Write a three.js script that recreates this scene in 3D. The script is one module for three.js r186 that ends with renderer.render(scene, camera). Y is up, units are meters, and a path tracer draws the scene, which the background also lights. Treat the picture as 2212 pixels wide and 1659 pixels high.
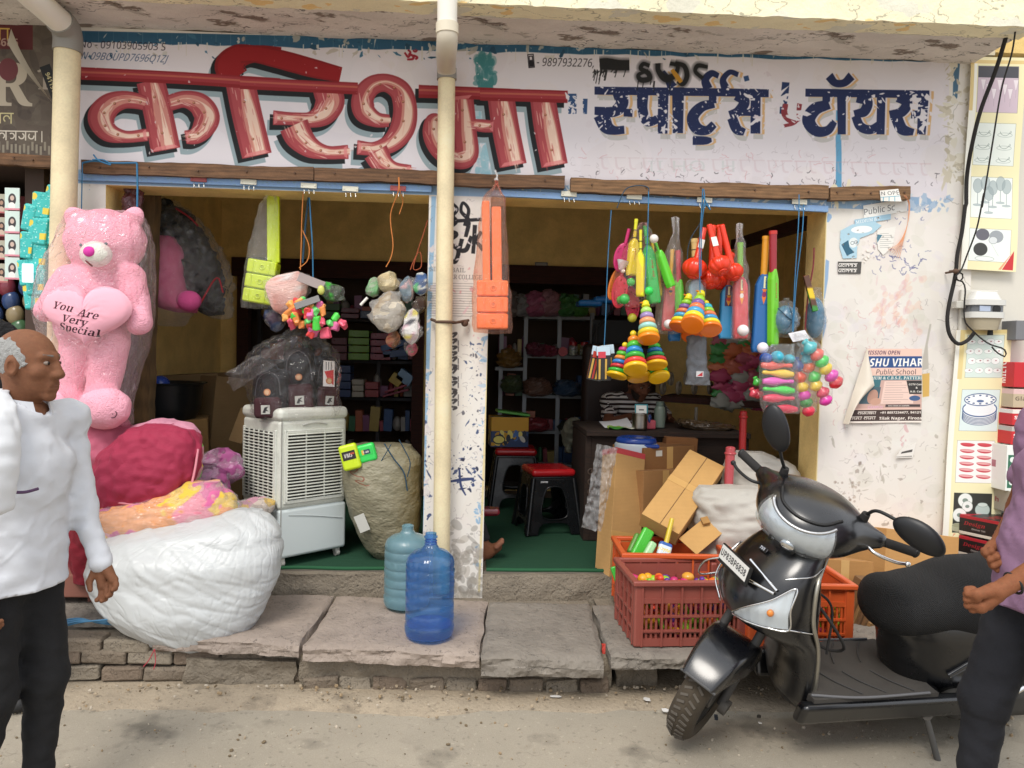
import * as THREE from 'three';
import { mergeGeometries, mergeVertices, toCreasedNormals } from 'three/addons/utils/BufferGeometryUtils.js';
import { RoundedBoxGeometry } from 'three/addons/geometries/RoundedBoxGeometry.js';
import { createNoise4D, createNoise3D, createNoise2D } from 'simplex-noise';

// ---------------------------------------------------------------- camera, sky, sun, exposure
const scene = new THREE.Scene();
const camera = new THREE.PerspectiveCamera(53.1, 4 / 3, 0.05, 400);
camera.position.set(0, 1.53, 4.25);
camera.rotation.order = 'YXZ';
camera.rotation.set(-2.2 * Math.PI / 180, -2.6 * Math.PI / 180, 1.3 * Math.PI / 180);
camera.updateMatrixWorld(true);
const renderer = new THREE.WebGLRenderer({ antialias: true });
renderer.toneMapping = THREE.LinearToneMapping;
renderer.toneMappingExposure = 1.58;
renderer.shadowMap.enabled = true;
{ // overcast sky: bright high cloud, a little dimmer and warmer near the horizon
const W = 256, H = 128, d = new Float32Array(W * H * 4), n3 = createNoise3D(rng(77));
for (let j = 0; j < H; j++) for (let i = 0; i < W; i++) {
const el = ((j + 0.5) / H - 0.5) * Math.PI, az = ((i + 0.5) / W) * 2 * Math.PI, up = Math.sin(el);
const x = Math.cos(el) * Math.cos(az), z = Math.cos(el) * Math.sin(az);
const cloud = 1 + 0.14 * n3(x * 2, up * 3, z * 2) + 0.07 * n3(x * 5, up * 6, z * 5);
const l = up > 0 ? (0.74 + 0.2 * Math.pow(up, 0.7)) * cloud : 0.25;
const k = (j * W + i) * 4; d[k] = l * 0.97; d[k + 1] = l; d[k + 2] = l * 1.06; d[k + 3] = 1;
}
const t = new THREE.DataTexture(d, W, H, THREE.RGBAFormat, THREE.FloatType);
t.mapping = THREE.EquirectangularReflectionMapping; t.magFilter = THREE.LinearFilter; t.needsUpdate = true;
scene.background = t; scene.environment = t;
}
const sun = new THREE.DirectionalLight(0xfff8ee, 1.5);
sun.name = 'sun'; sun.position.set(-2.2, 9, 6.5); sun.target.position.set(0.2, 0, 0); sun.castShadow = true; sun.shadow.radius = 42;
Object.assign(sun.shadow.camera, { left: -6, right: 6, top: 6, bottom: -6, near: 0.5, far: 30 }); sun.shadow.mapSize.set(2048, 2048); sun.shadow.bias = -0.0005;
scene.add(sun, sun.target);

// ---------------------------------------------------------------- helpers
function rng(s) { return () => { s = (s + 0x6d2b79f5) | 0; let t = Math.imul(s ^ (s >>> 15), 1 | s); t = (t + Math.imul(t ^ (t >>> 7), 61 | t)) ^ t; return ((t ^ (t >>> 14)) >>> 0) / 4294967296; }; }
const R = rng(5), rr = (a, b) => a + (b - a) * R();
const N3 = createNoise3D(rng(11)), N2 = createNoise2D(rng(12)), N4 = createNoise4D(rng(13));
const V = (x, y, z) => new THREE.Vector3(x, y, z);
const D2R = Math.PI / 180, FPX = 1660;
const eye = camera.position.clone();
// a photograph pixel (2212 wide) meets the upright plane z = c, the level plane y = c, or goes out a given depth
const ray = (x, y) => V((x - 1106) / FPX, -(y - 829.5) / FPX, -1).applyQuaternion(camera.quaternion);
const at = (x, y, z) => { const d = ray(x, y); return d.multiplyScalar((z - eye.z) / d.z).add(eye); };
const onY = (x, y, h) => { const d = ray(x, y); return d.multiplyScalar((h - eye.y) / d.y).add(eye); };
const mpp = (z) => (eye.z - z) / FPX;   // metres per photograph pixel at plane z
const used = {};
function numbered(n) { const k = used[n] = (used[n] ?? -1) + 1; return k ? n + '_' + String(k).padStart(3, '0') : n; }
function tag(o, label, category, group, kind) { if (label) o.userData.label = label; if (category) o.userData.category = category; if (group) o.userData.group = group; if (kind) o.userData.kind = kind; return o; }
function thing(name, label, category, pos = [0, 0, 0], turn = 0, group) {
const o = new THREE.Group(); o.name = numbered(name); scene.add(o); o.position.set(...(pos.isVector3 ? pos.toArray() : pos)); o.rotation.y = turn; return tag(o, label, category, group);
}
function tri(g, s = 1) { // uv in metres, laid along the dominant axis of each face
const p = g.attributes.position, n = g.attributes.normal, uv = new Float32Array(p.count * 2);
for (let i = 0; i < p.count; i += 3) {
let a = 0, b = 0, c = 0; for (let k = i; k < i + 3; k++) { a += n.getX(k); b += n.getY(k); c += n.getZ(k); }
a = Math.abs(a); b = Math.abs(b); c = Math.abs(c);
for (let k = i; k < i + 3; k++) { const X = p.getX(k), Y = p.getY(k), Z = p.getZ(k); const u = a > b && a > c ? [Z, Y] : b > c ? [X, Z] : [X, Y]; uv[2 * k] = u[0] * s; uv[2 * k + 1] = u[1] * s; }
}
g.setAttribute('uv', new THREE.BufferAttribute(uv, 2)); return g;
}
function flat(g) { if (g.index) g = g.toNonIndexed(); for (const k of Object.keys(g.attributes)) if (!['position', 'normal', 'uv', 'color'].includes(k)) g.deleteAttribute(k); if (!g.attributes.normal) g.computeVertexNormals(); return g; }
function mk(name, geos, mat, parent = scene, keep) {
let list = [].concat(geos).map(flat);
if (!keep) list = list.map((g) => tri(g)); else list = list.map((g) => (g.attributes.uv ? g : tri(g)));
const g = list.length > 1 ? mergeGeometries(list) : list[0];
const m = new THREE.Mesh(g, mat); m.name = parent === scene ? numbered(name) : name; m.castShadow = m.receiveShadow = true; parent.add(m); return m;
}
function mesh(name, g, mat, parent = scene) { const m = new THREE.Mesh(g, mat); m.name = parent === scene ? numbered(name) : name; m.castShadow = m.receiveShadow = true; parent.add(m); return m; }
function base(o) { // move a thing's origin to the foot of its own shape, keeping its children where they are
o.updateMatrixWorld(true); const b = new THREE.Box3().setFromObject(o), c = V((b.min.x + b.max.x) / 2, b.min.y, (b.min.z + b.max.z) / 2);
if (o.isMesh) { o.geometry.translate(-c.x, -c.y, -c.z); o.position.copy(c); return o; }
const d = c.clone().sub(o.position); if (o.rotation.y) return o; o.position.add(d); for (const k of o.children) k.position.sub(d); return o;
}
const T = (g, x = 0, y = 0, z = 0, rx = 0, ry = 0, rz = 0) => { const m = new THREE.Matrix4().makeRotationFromEuler(new THREE.Euler(rx, ry, rz)); m.setPosition(x, y, z); return g.applyMatrix4(m); };
const box = (w, h, d, x = 0, y = 0, z = 0, r = 0.004, seg = 1) => (r ? new RoundedBoxGeometry(w, h, d, seg, Math.min(r, w / 2.01, h / 2.01, d / 2.01)) : new THREE.BoxGeometry(w, h, d)).translate(x, y, z);
const cyl = (r0, r1, h, x = 0, y = 0, z = 0, n = 20, open = false) => new THREE.CylinderGeometry(r1, r0, h, n, 1, open).translate(x, y, z);
const v3 = (p) => (p.isVector3 ? p : V(...p));
const curve = (pts) => new THREE.CatmullRomCurve3(pts.map(v3), false, 'centripetal');
const tube = (pts, r, seg = 24, n = 8) => { pts = pts.map(v3); const c = curve(pts); const g = new THREE.TubeGeometry(c, seg, r, n); return mergeGeometries([flat(g), flat(cap(c, 0, r, n)), flat(cap(c, 1, r, n))]); };
function cap(c, t, r, n) { const g = new THREE.CircleGeometry(r, n), d = c.getTangentAt(t).multiplyScalar(t ? 1 : -1); g.applyQuaternion(new THREE.Quaternion().setFromUnitVectors(V(0, 0, 1), d)); const p = c.getPointAt(t); return g.translate(p.x, p.y, p.z); }
const bar = (a, b, r, n = 10, r2) => { a = v3(a); b = v3(b); const d = b.clone().sub(a), g = new THREE.CylinderGeometry(r2 ?? r, r, d.length(), n); g.applyQuaternion(new THREE.Quaternion().setFromUnitVectors(V(0, 1, 0), d.clone().normalize())); const m = a.clone().add(b).multiplyScalar(0.5); return g.translate(m.x, m.y, m.z); };
const lathe = (prof, n = 32) => new THREE.LatheGeometry(prof.map((p) => new THREE.Vector2(p[0], p[1])), n);
function ext(pts, depth, bevel = 0.004, holes = [], bseg = 2) { // outline in x, y; thickness along z, centred
const s = new THREE.Shape(pts.map((p) => new THREE.Vector2(p[0], p[1]))); for (const h of holes) s.holes.push(new THREE.Path(h.map((p) => new THREE.Vector2(p[0], p[1]))));
const g = new THREE.ExtrudeGeometry(s, { depth: Math.max(depth - 2 * bevel, 1e-4), bevelEnabled: bevel > 0, bevelThickness: bevel, bevelSize: bevel, bevelOffset: -bevel, bevelSegments: bseg, curveSegments: 12 });
return g.translate(0, 0, -(depth / 2 - bevel));
}
const smooth = (pts, n = 6, closed = true) => new THREE.CatmullRomCurve3(pts.map((p) => V(p[0], p[1], 0)), closed, 'centripetal').getPoints(pts.length * n).slice(0, closed ? -1 : undefined).map((p) => [p.x, p.y]);
// grid surface f(u, v) -> Vector3
function sheet(f, nu, nv, closeU = false) {
const p = [], uv = [], ix = [];
for (let j = 0; j <= nv; j++) for (let i = 0; i <= nu; i++) { const q = f(i / nu, j / nv); p.push(q.x, q.y, q.z); uv.push(i / nu, j / nv); }
for (let j = 0; j < nv; j++) for (let i = 0; i < nu; i++) { const a = j * (nu + 1) + i; ix.push(a, a + 1, a + nu + 2, a, a + nu + 2, a + nu + 1); }
const g = new THREE.BufferGeometry(); g.setAttribute('position', new THREE.Float32BufferAttribute(p, 3)); g.setAttribute('uv', new THREE.Float32BufferAttribute(uv, 2)); g.setIndex(ix);
g.computeVertexNormals();
if (closeU) { const n = g.attributes.normal; for (let j = 0; j <= nv; j++) { const a = j * (nu + 1), b = a + nu, s = V(n.getX(a) + n.getX(b), n.getY(a) + n.getY(b), n.getZ(a) + n.getZ(b)).normalize(); n.setXYZ(a, s.x, s.y, s.z); n.setXYZ(b, s.x, s.y, s.z); } }
return g;
}
function warp(g, f) { // move vertices, weld, smooth normals
const p = g.attributes.position, q = V(); for (let i = 0; i < p.count; i++) { q.fromBufferAttribute(p, i); f(q); p.setXYZ(i, q.x, q.y, q.z); }
g.computeVertexNormals(); return g;
}
const ball = (rx, ry, rz, x = 0, y = 0, z = 0, n = 24) => new THREE.SphereGeometry(1, n, Math.round(n * 0.7)).scale(rx, ry, rz).translate(x, y, z);
// naive surface nets over a signed distance field
function field(f, lo, hi, cell) {
const nx = Math.ceil((hi[0] - lo[0]) / cell) + 1, ny = Math.ceil((hi[1] - lo[1]) / cell) + 1, nz = Math.ceil((hi[2] - lo[2]) / cell) + 1, D = new Float32Array(nx * ny * nz);
const id = (i, j, k) => (k * ny + j) * nx + i;
for (let k = 0; k < nz; k++) for (let j = 0; j < ny; j++) for (let i = 0; i < nx; i++) D[id(i, j, k)] = f(lo[0] + i * cell, lo[1] + j * cell, lo[2] + k * cell);
const vid = new Int32Array(nx * ny * nz).fill(-1), P = [], I = [];
const E = [[0, 1], [2, 3], [4, 5], [6, 7], [0, 2], [1, 3], [4, 6], [5, 7], [0, 4], [1, 5], [2, 6], [3, 7]], c = new Float32Array(8);
for (let k = 0; k < nz - 1; k++) for (let j = 0; j < ny - 1; j++) for (let i = 0; i < nx - 1; i++) {
let m = 0; for (let q = 0; q < 8; q++) { c[q] = D[id(i + (q & 1), j + ((q >> 1) & 1), k + (q >> 2))]; if (c[q] < 0) m |= 1 << q; }
if (m === 0 || m === 255) continue;
let x = 0, y = 0, z = 0, n = 0;
for (const [a, b] of E) if (c[a] < 0 !== c[b] < 0) { const t = c[a] / (c[a] - c[b]); x += (a & 1) + t * ((b & 1) - (a & 1)); y += ((a >> 1) & 1) + t * (((b >> 1) & 1) - ((a >> 1) & 1)); z += (a >> 2) + t * ((b >> 2) - (a >> 2)); n++; }
vid[id(i, j, k)] = P.length / 3; P.push(lo[0] + (i + x / n) * cell, lo[1] + (j + y / n) * cell, lo[2] + (k + z / n) * cell);
}
const quad = (a, b, cc, d, s) => { if (a < 0 || b < 0 || cc < 0 || d < 0) return; if (s) I.push(a, b, cc, a, cc, d); else I.push(a, cc, b, a, d, cc); };
for (let k = 1; k < nz - 1; k++) for (let j = 1; j < ny - 1; j++) for (let i = 1; i < nx - 1; i++) {
const d = D[id(i, j, k)] < 0;
if (d !== D[id(i + 1, j, k)] < 0) quad(vid[id(i, j - 1, k - 1)], vid[id(i, j, k - 1)], vid[id(i, j, k)], vid[id(i, j - 1, k)], d);
if (d !== D[id(i, j + 1, k)] < 0) quad(vid[id(i - 1, j, k - 1)], vid[id(i - 1, j, k)], vid[id(i, j, k)], vid[id(i, j, k - 1)], d);
if (d !== D[id(i, j, k + 1)] < 0) quad(vid[id(i - 1, j - 1, k)], vid[id(i, j - 1, k)], vid[id(i, j, k)], vid[id(i - 1, j, k)], d);
}
const g = new THREE.BufferGeometry(); g.setAttribute('position', new THREE.Float32BufferAttribute(P, 3)); g.setIndex(I);
const nn = new Float32Array(P.length), e = cell * 0.7;
for (let i = 0; i < P.length; i += 3) { const [x, y, z] = [P[i], P[i + 1], P[i + 2]], a = f(x + e, y, z) - f(x - e, y, z), b = f(x, y + e, z) - f(x, y - e, z), d = f(x, y, z + e) - f(x, y, z - e), l = Math.hypot(a, b, d) || 1; nn[i] = a / l; nn[i + 1] = b / l; nn[i + 2] = d / l; }
g.setAttribute('normal', new THREE.BufferAttribute(nn, 3)); return g;
}
const smin = (a, b, k) => { const h = Math.max(k - Math.abs(a - b), 0) / k; return Math.min(a, b) - h * h * k * 0.25; };
const smax = (a, b, k) => -smin(-a, -b, k);
function capsule(a, b, ra, rb, sx = 1, sz = 1) { // tapered capsule distance; the ends are arrays
const [ax, ay, az] = a, dx = b[0] - ax, dy = b[1] - ay, dz = b[2] - az, L = dx * dx + dy * dy + dz * dz || 1e-9;
return (x, y, z) => { const px = x - ax, py = y - ay, pz = z - az; let t = (px * dx + py * dy + pz * dz) / L; t = t < 0 ? 0 : t > 1 ? 1 : t; return Math.hypot((px - t * dx) / sx, py - t * dy, (pz - t * dz) / sz) - (ra + (rb - ra) * t); };
}
const ellip = (c, r) => (x, y, z) => { const a = (x - c[0]) / r[0], b = (y - c[1]) / r[1], d = (z - c[2]) / r[2], k = Math.hypot(a, b, d), m = Math.min(r[0], r[1], r[2]); return (k - 1) * m; };
const joinF = (fs, k) => (x, y, z) => { let d = fs[0](x, y, z); for (let i = 1; i < fs.length; i++) d = smin(d, fs[i](x, y, z), k); return d; };

// ---------------------------------------------------------------- textures and materials
function tex(w, h, draw, srgb = true, rep) {
const c = document.createElement('canvas'); c.width = w; c.height = h; const x = c.getContext('2d'); draw(x, w, h);
const t = new THREE.CanvasTexture(c); if (srgb) t.colorSpace = THREE.SRGBColorSpace; t.wrapS = t.wrapT = THREE.RepeatWrapping; if (rep) t.repeat.set(rep[0], rep[1]); return t;
}
function data(w, h, f, rep, srgb = false) { // f(u, v) -> grey 0..1 or [r, g, b] 0..1
const d = new Uint8Array(w * h * 4); for (let j = 0; j < h; j++) for (let i = 0; i < w; i++) { let v = f(i / w, j / h, i, j); if (!Array.isArray(v)) v = [v, v, v]; const k = (j * w + i) * 4; for (let q = 0; q < 3; q++) d[k + q] = Math.max(0, Math.min(255, v[q] * 255)); d[k + 3] = 255; }
const t = new THREE.DataTexture(d, w, h); t.magFilter = THREE.LinearFilter; t.minFilter = THREE.LinearFilter; t.wrapS = t.wrapT = THREE.RepeatWrapping; if (srgb) t.colorSpace = THREE.SRGBColorSpace; if (rep) t.repeat.set(rep[0], rep[1]); t.needsUpdate = true; return t;
}
const tileN = (u, v, f, o = 0) => { const a = u * 2 * Math.PI, b = v * 2 * Math.PI, k = f / (2 * Math.PI); return N4(Math.cos(a) * k + o, Math.sin(a) * k, Math.cos(b) * k - o, Math.sin(b) * k + o * 0.7); };
const fbm = (u, v, f, o = 0, n = 4) => { let s = 0, a = 1, t = 0; for (let i = 0; i < n; i++) { s += a * tileN(u, v, f, o + i * 9); t += a; a *= 0.55; f *= 2.1; } return s / t; };
const grain = data(256, 256, (u, v) => 0.5 + 0.35 * fbm(u, v, 24, 3, 3) + 0.25 * (R() - 0.5));          // fine tooth
const lumps = data(256, 256, (u, v) => 0.5 + 0.5 * fbm(u, v, 8, 8, 4));
const wearR = data(256, 256, (u, v) => 0.72 + 0.35 * fbm(u, v, 7, 21, 4));                                  // roughness variation
const fluff = data(256, 256, () => R());
const retile = (t, a, b = a) => { const c = t.clone(); c.repeat.set(a, b); c.needsUpdate = true; return c; };
const C = (hex) => new THREE.Color(hex);
const std = (color, roughness = 0.8, o = {}) => new THREE.MeshStandardMaterial({ color, roughness, ...o });
const phy = (color, roughness = 0.5, o = {}) => new THREE.MeshPhysicalMaterial({ color, roughness, ...o });
const pal = {};
const plastic = (hex, rough = 0.38) => pal[hex + rough] ??= phy(hex, rough, { roughnessMap: wearR, bumpMap: retile(lumps, 3), bumpScale: 0.0006 });
const cloth = (hex, o = {}) => std(hex, 0.95, { bumpMap: retile(grain, 6), bumpScale: 0.0012, ...o });
const crinkle = data(256, 256, (u, v) => { const a = Math.abs(fbm(u, v, 6, 40, 3)), b = Math.abs(fbm(u, v, 14, 60, 2)); return 0.25 + 0.9 * Math.min(1, a * 1.4) * 0.7 + 0.3 * b; });
const streaks = data(256, 256, (u, v) => { const w = N2(Math.cos(u * 6.2832) * 3, Math.sin(u * 6.2832) * 3 + v * 0.6); return 0.5 + 0.4 * fbm(u, v, 5, 80, 2) + 0.2 * w; });
const creases = data(256, 256, (u, v) => { const w = u + 0.05 * fbm(u, v, 2, 222, 2), a = Math.abs(fbm(w - Math.floor(w), v * 0.25, 13, 230, 2)), b = Math.abs(fbm(u, v, 6, 260, 3)); return 1 - 0.6 * Math.max(0, 1 - a * 9) - 0.3 * Math.max(0, 1 - b * 10); });
const film = (tint = 0xffffff, milky = 0.12, rough = 0.14, b = 0.006) => new THREE.MeshPhysicalMaterial({ color: tint, roughness: rough, transmission: 1 - milky, thickness: 0, ior: 1.42, specularIntensity: 0.75, bumpMap: retile(creases, 2, 3), bumpScale: b * 1.4, side: THREE.DoubleSide });
const M = {
steel: std(0xb8b8b4, 0.3, { metalness: 1 }), chrome: std(0xd8d8d8, 0.12, { metalness: 1 }), iron: std(0x5a4436, 0.85, { bumpMap: retile(lumps, 12), bumpScale: 0.001 }),
black: std(0x1b1b1c, 0.6), rubber: std(0x232120, 0.85, { bumpMap: retile(grain, 5), bumpScale: 0.001 }),
string: std(0x2f6f98, 0.7), stringDark: std(0x1f4258, 0.7), orangeString: std(0xc77a3c, 0.8), white: plastic(0xe6e4dc, 0.45),
film: film(), filmMilk: film(0xffffff, 0.3, 0.2), filmThin: film(0xffffff, 0.07, 0.1, 0.004),
};
const cardMap = data(128, 128, (u, v, i, j) => { const a = 0.9 + 0.08 * fbm(u, v, 4, 31, 4) + 0.012 * Math.sin(j * 0.9) + 0.03 * (R() - 0.5); return [a, a, a]; }, [2.5, 2.5]), cardBump = retile(grain, 4);
const card = (hex = 0xb08a56) => pal['card' + hex] ??= std(hex, 0.9, { map: cardMap, bumpMap: cardBump, bumpScale: 0.0006 });
const patchMat = { heap: phy(0xffffff, 0.4, { vertexColors: true }), soft: std(0xffffff, 1, { vertexColors: true, bumpMap: retile(fluff, 2), bumpScale: 0.003 }), slick: phy(0xffffff, 0.45, { vertexColors: true, bumpMap: retile(lumps, 3), bumpScale: 0.006 }) };
function heap(name, label, per, parent = scene) { // a mass of small coloured things that nobody could count: [geometry, colour]
const g = mergeGeometries(per.map(([q, hex]) => { const f = flat(q), c = C(hex), col = new Float32Array(f.attributes.position.count * 3); for (let j = 0; j < col.length; j += 3) c.toArray(col, j); f.setAttribute('color', new THREE.BufferAttribute(col, 3)); return f; }));
return tag(mesh(name, g, patchMat.heap, parent), label, 'toys', null, 'stuff');
}
function patch(g, cols, scale, seed = 1) { // patches of dye: each vertex takes the colour of its nearest scattered seed
const p = g.attributes.position, q = rng(seed + 90), b = new THREE.Box3().setFromBufferAttribute(p), s = b.getSize(V()), S = []; for (let i = 0; i < scale; i++) S.push([b.min.x + q() * s.x, b.min.y + q() * s.y, b.min.z + q() * s.z, C(cols[Math.floor(q() * cols.length)])]);
const c = new Float32Array(p.count * 3); for (let i = 0; i < p.count; i++) { let m = 9, k = S[0]; const X = p.getX(i), Y = p.getY(i), Z = p.getZ(i), w = 0.03 * N3(X * 14, Y * 14, Z * 14 + seed); for (const e of S) { const d = Math.hypot(e[0] - X + w, e[1] - Y + w, (e[2] - Z) * 0.6); if (d < m) { m = d; k = e; } } k[3].toArray(c, i * 3); }
g.setAttribute('color', new THREE.BufferAttribute(c, 3)); return g;
}
// ---------------------------------------------------------------- the building front
const FLOOR = 0.31, SLAB = 0.22, WX0 = at(112, 700, 0).x, WX1 = at(2093, 700, 0).x, CEIL = at(1106, 96, 0).y, TH = 0.25, BACK = -2.6;
const OL0 = at(228, 600, 0).x, OL1 = at(920, 800, 0).x, OR0 = at(1050, 900, 0).x, OR1 = at(1774, 750, 0).x, LINT = at(1000, 424, 0).y;
const FX0 = WX0 - 0.02, FY1 = CEIL + 0.02, FS = 2048 / (WX1 - WX0 + 0.04), FH = Math.ceil((FY1 - 0.0) * FS);
const W = (x, y) => { const p = at(x, y, 0); return [(p.x - FX0) * FS, (FY1 - p.y) * FS]; };
const crop = (x0, y0, s) => (x, y) => [(x0 + x * s) * 0.86406, (y0 + y * s) * 0.86406];       // a zoomed view of the photograph -> its 2212 wide pixels
const cA = crop(0, 0, 0.31646), cB = crop(600, 0, 0.31646), cC = crop(1200, 0, 0.31646), cD = crop(1860, 0, 0.31646);
function ribbon(x, pts, conv, off = [0, 0], grow = 0, fill = '#000') { // brush stroke of varying width
const q = pts.map(([a, b, w]) => { const s = conv === cRaw ? 1 : 0.27344, [px, py] = conv(a + off[0], b + off[1]), [X, Y] = W(px, py); return V(X, Y, Math.max(1, (w + grow) * s * FS * mpp(0))); });
const c = new THREE.CatmullRomCurve3(q, false, 'centripetal'), n = pts.length * 8, L = [], Rr = [];
for (let i = 0; i <= n; i++) { const t = i / n, p = c.getPoint(t), d = c.getTangent(t), l = Math.hypot(d.x, d.y) || 1; L.push([p.x - (d.y / l) * p.z / 2, p.y + (d.x / l) * p.z / 2]); Rr.push([p.x + (d.y / l) * p.z / 2, p.y - (d.x / l) * p.z / 2]); }
x.fillStyle = fill; x.beginPath(); [...L, ...Rr.reverse()].forEach(([a, b], i) => (i ? x.lineTo(a, b) : x.moveTo(a, b))); x.closePath(); x.fill();
}
const cRaw = (x, y) => [x, y];
function words(x, s, px, py, h, fill, font = 'sans-serif', o = {}) { // text on the wall: the baseline starts at a photograph pixel
const [a, b] = W(px, py), [a2, b2] = W(px + 100, py + (o.drop ?? 0)); x.save(); x.translate(a, b); x.rotate(Math.atan2(b2 - b, a2 - a) + (o.rot ?? 0)); x.transform(o.sx ?? 1, 0, o.slant ?? 0, 1, 0, 0);
x.font = (o.style ?? '') + ' ' + h * FS * mpp(0) + 'px ' + font; x.fillStyle = fill; x.fillText(s, 0, 0); x.restore();
}
const poly = (x, pts, fill) => { x.fillStyle = fill; x.beginPath(); pts.forEach((p, i) => { const [a, b] = W(...p); i ? x.lineTo(a, b) : x.moveTo(a, b); }); x.closePath(); x.fill(); };
function flecks(x, n, x0, y0, x1, y1, cols, r0, r1, q = R) { // chips of paint and grime, each with its own ragged outline
for (let i = 0; i < n; i++) { const [a, b] = W(x0 + q() * (x1 - x0), y0 + q() * (y1 - y0)), r = (r0 + (r1 - r0) * q() ** 3), k = 0.3 + q() * 1.4, th = q() * 3; x.fillStyle = cols[Math.floor(q() * cols.length)]; x.beginPath(); for (let j = 0; j < 9; j++) { const t = (j / 9) * 6.283, rad = r * (0.5 + q()), X = Math.cos(t) * rad * k, Y = Math.sin(t) * rad / k; x.lineTo(a + X * Math.cos(th) - Y * Math.sin(th), b + X * Math.sin(th) + Y * Math.cos(th)); } x.closePath(); x.fill(); }
}
function scrawl(x, n, x0, y0, x1, y1, col, len, w) { for (let i = 0; i < n; i++) { let [a, b] = W(rr(x0, x1), rr(y0, y1)), t = rr(0, 6.28); x.strokeStyle = col; x.lineWidth = rr(w * 0.5, w); x.beginPath(); x.moveTo(a, b); for (let k = 0; k < 7; k++) { t += rr(-0.9, 0.9); a += Math.cos(t) * len / 7; b += Math.sin(t) * len / 7; x.lineTo(a, b); } x.stroke(); } }
const redLetters = [
[cA, [[1870, 610, 190], [1815, 530, 230], [1880, 450, 190], [2010, 425, 130], [2100, 430, 135], [2212, 450, 150]], 1], [cB, [[0, 430, 130], [100, 425, 130], [300, 465, 145], [560, 535, 145], [795, 592, 120]], 1],
[cA, [[1190, 640, 215], [1240, 850, 220], [1310, 1185, 225]]], [cA, [[1140, 815, 110], [1090, 800, 120], [975, 790, 138], [860, 835, 180], [800, 930, 205], [850, 1035, 160], [985, 1080, 95], [1165, 1065, 95]]],
[cA, [[1335, 815, 120], [1460, 785, 130], [1580, 830, 180], [1635, 925, 195], [1600, 1020, 165], [1540, 1075, 125], [1465, 1085, 100]]], [cA, [[1900, 660, 225], [1950, 900, 230], [2030, 1230, 230]]],
[cB, [[685, 700, 215], [710, 800, 225], [660, 895, 190], [560, 945, 125], [430, 940, 100], [262, 930, 112]]], [cB, [[425, 990, 230], [465, 1075, 220], [560, 1165, 165], [690, 1205, 105], [855, 1200, 108]]],
[cB, [[1180, 955, 95], [1080, 945, 120], [985, 880, 175], [970, 780, 170], [1040, 680, 150], [1150, 655, 140], [1265, 720, 170], [1305, 860, 185], [1280, 1020, 190], [1190, 1130, 150], [1060, 1175, 105], [925, 1165, 112]]],
[cB, [[1070, 1200, 200], [1120, 1280, 180], [1210, 1330, 110], [1350, 1345, 80]]],
[cB, [[1580, 925, 60], [1530, 960, 130], [1530, 1060, 170], [1590, 1180, 170], [1700, 1250, 160], [1780, 1230, 190], [1775, 1050, 190], [1745, 750, 190]]], [cB, [[1840, 985, 90], [1930, 995, 100], [2010, 1000, 90]]],
[cC, [[165, 760, 210], [200, 1000, 215], [262, 1308, 215]]], [cC, [[495, 770, 200], [530, 1000, 210], [590, 1308, 210]]],
];
const bars = [[cA, [[640, 580, 95], [1400, 615, 92], [2212, 668, 95]]], [cB, [[0, 655, 92], [500, 680, 90], [930, 700, 92]]], [cB, [[1412, 722, 100], [1800, 735, 95], [2212, 752, 95]]], [cC, [[0, 748, 92], [350, 755, 95], [692, 765, 95]]]];
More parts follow.
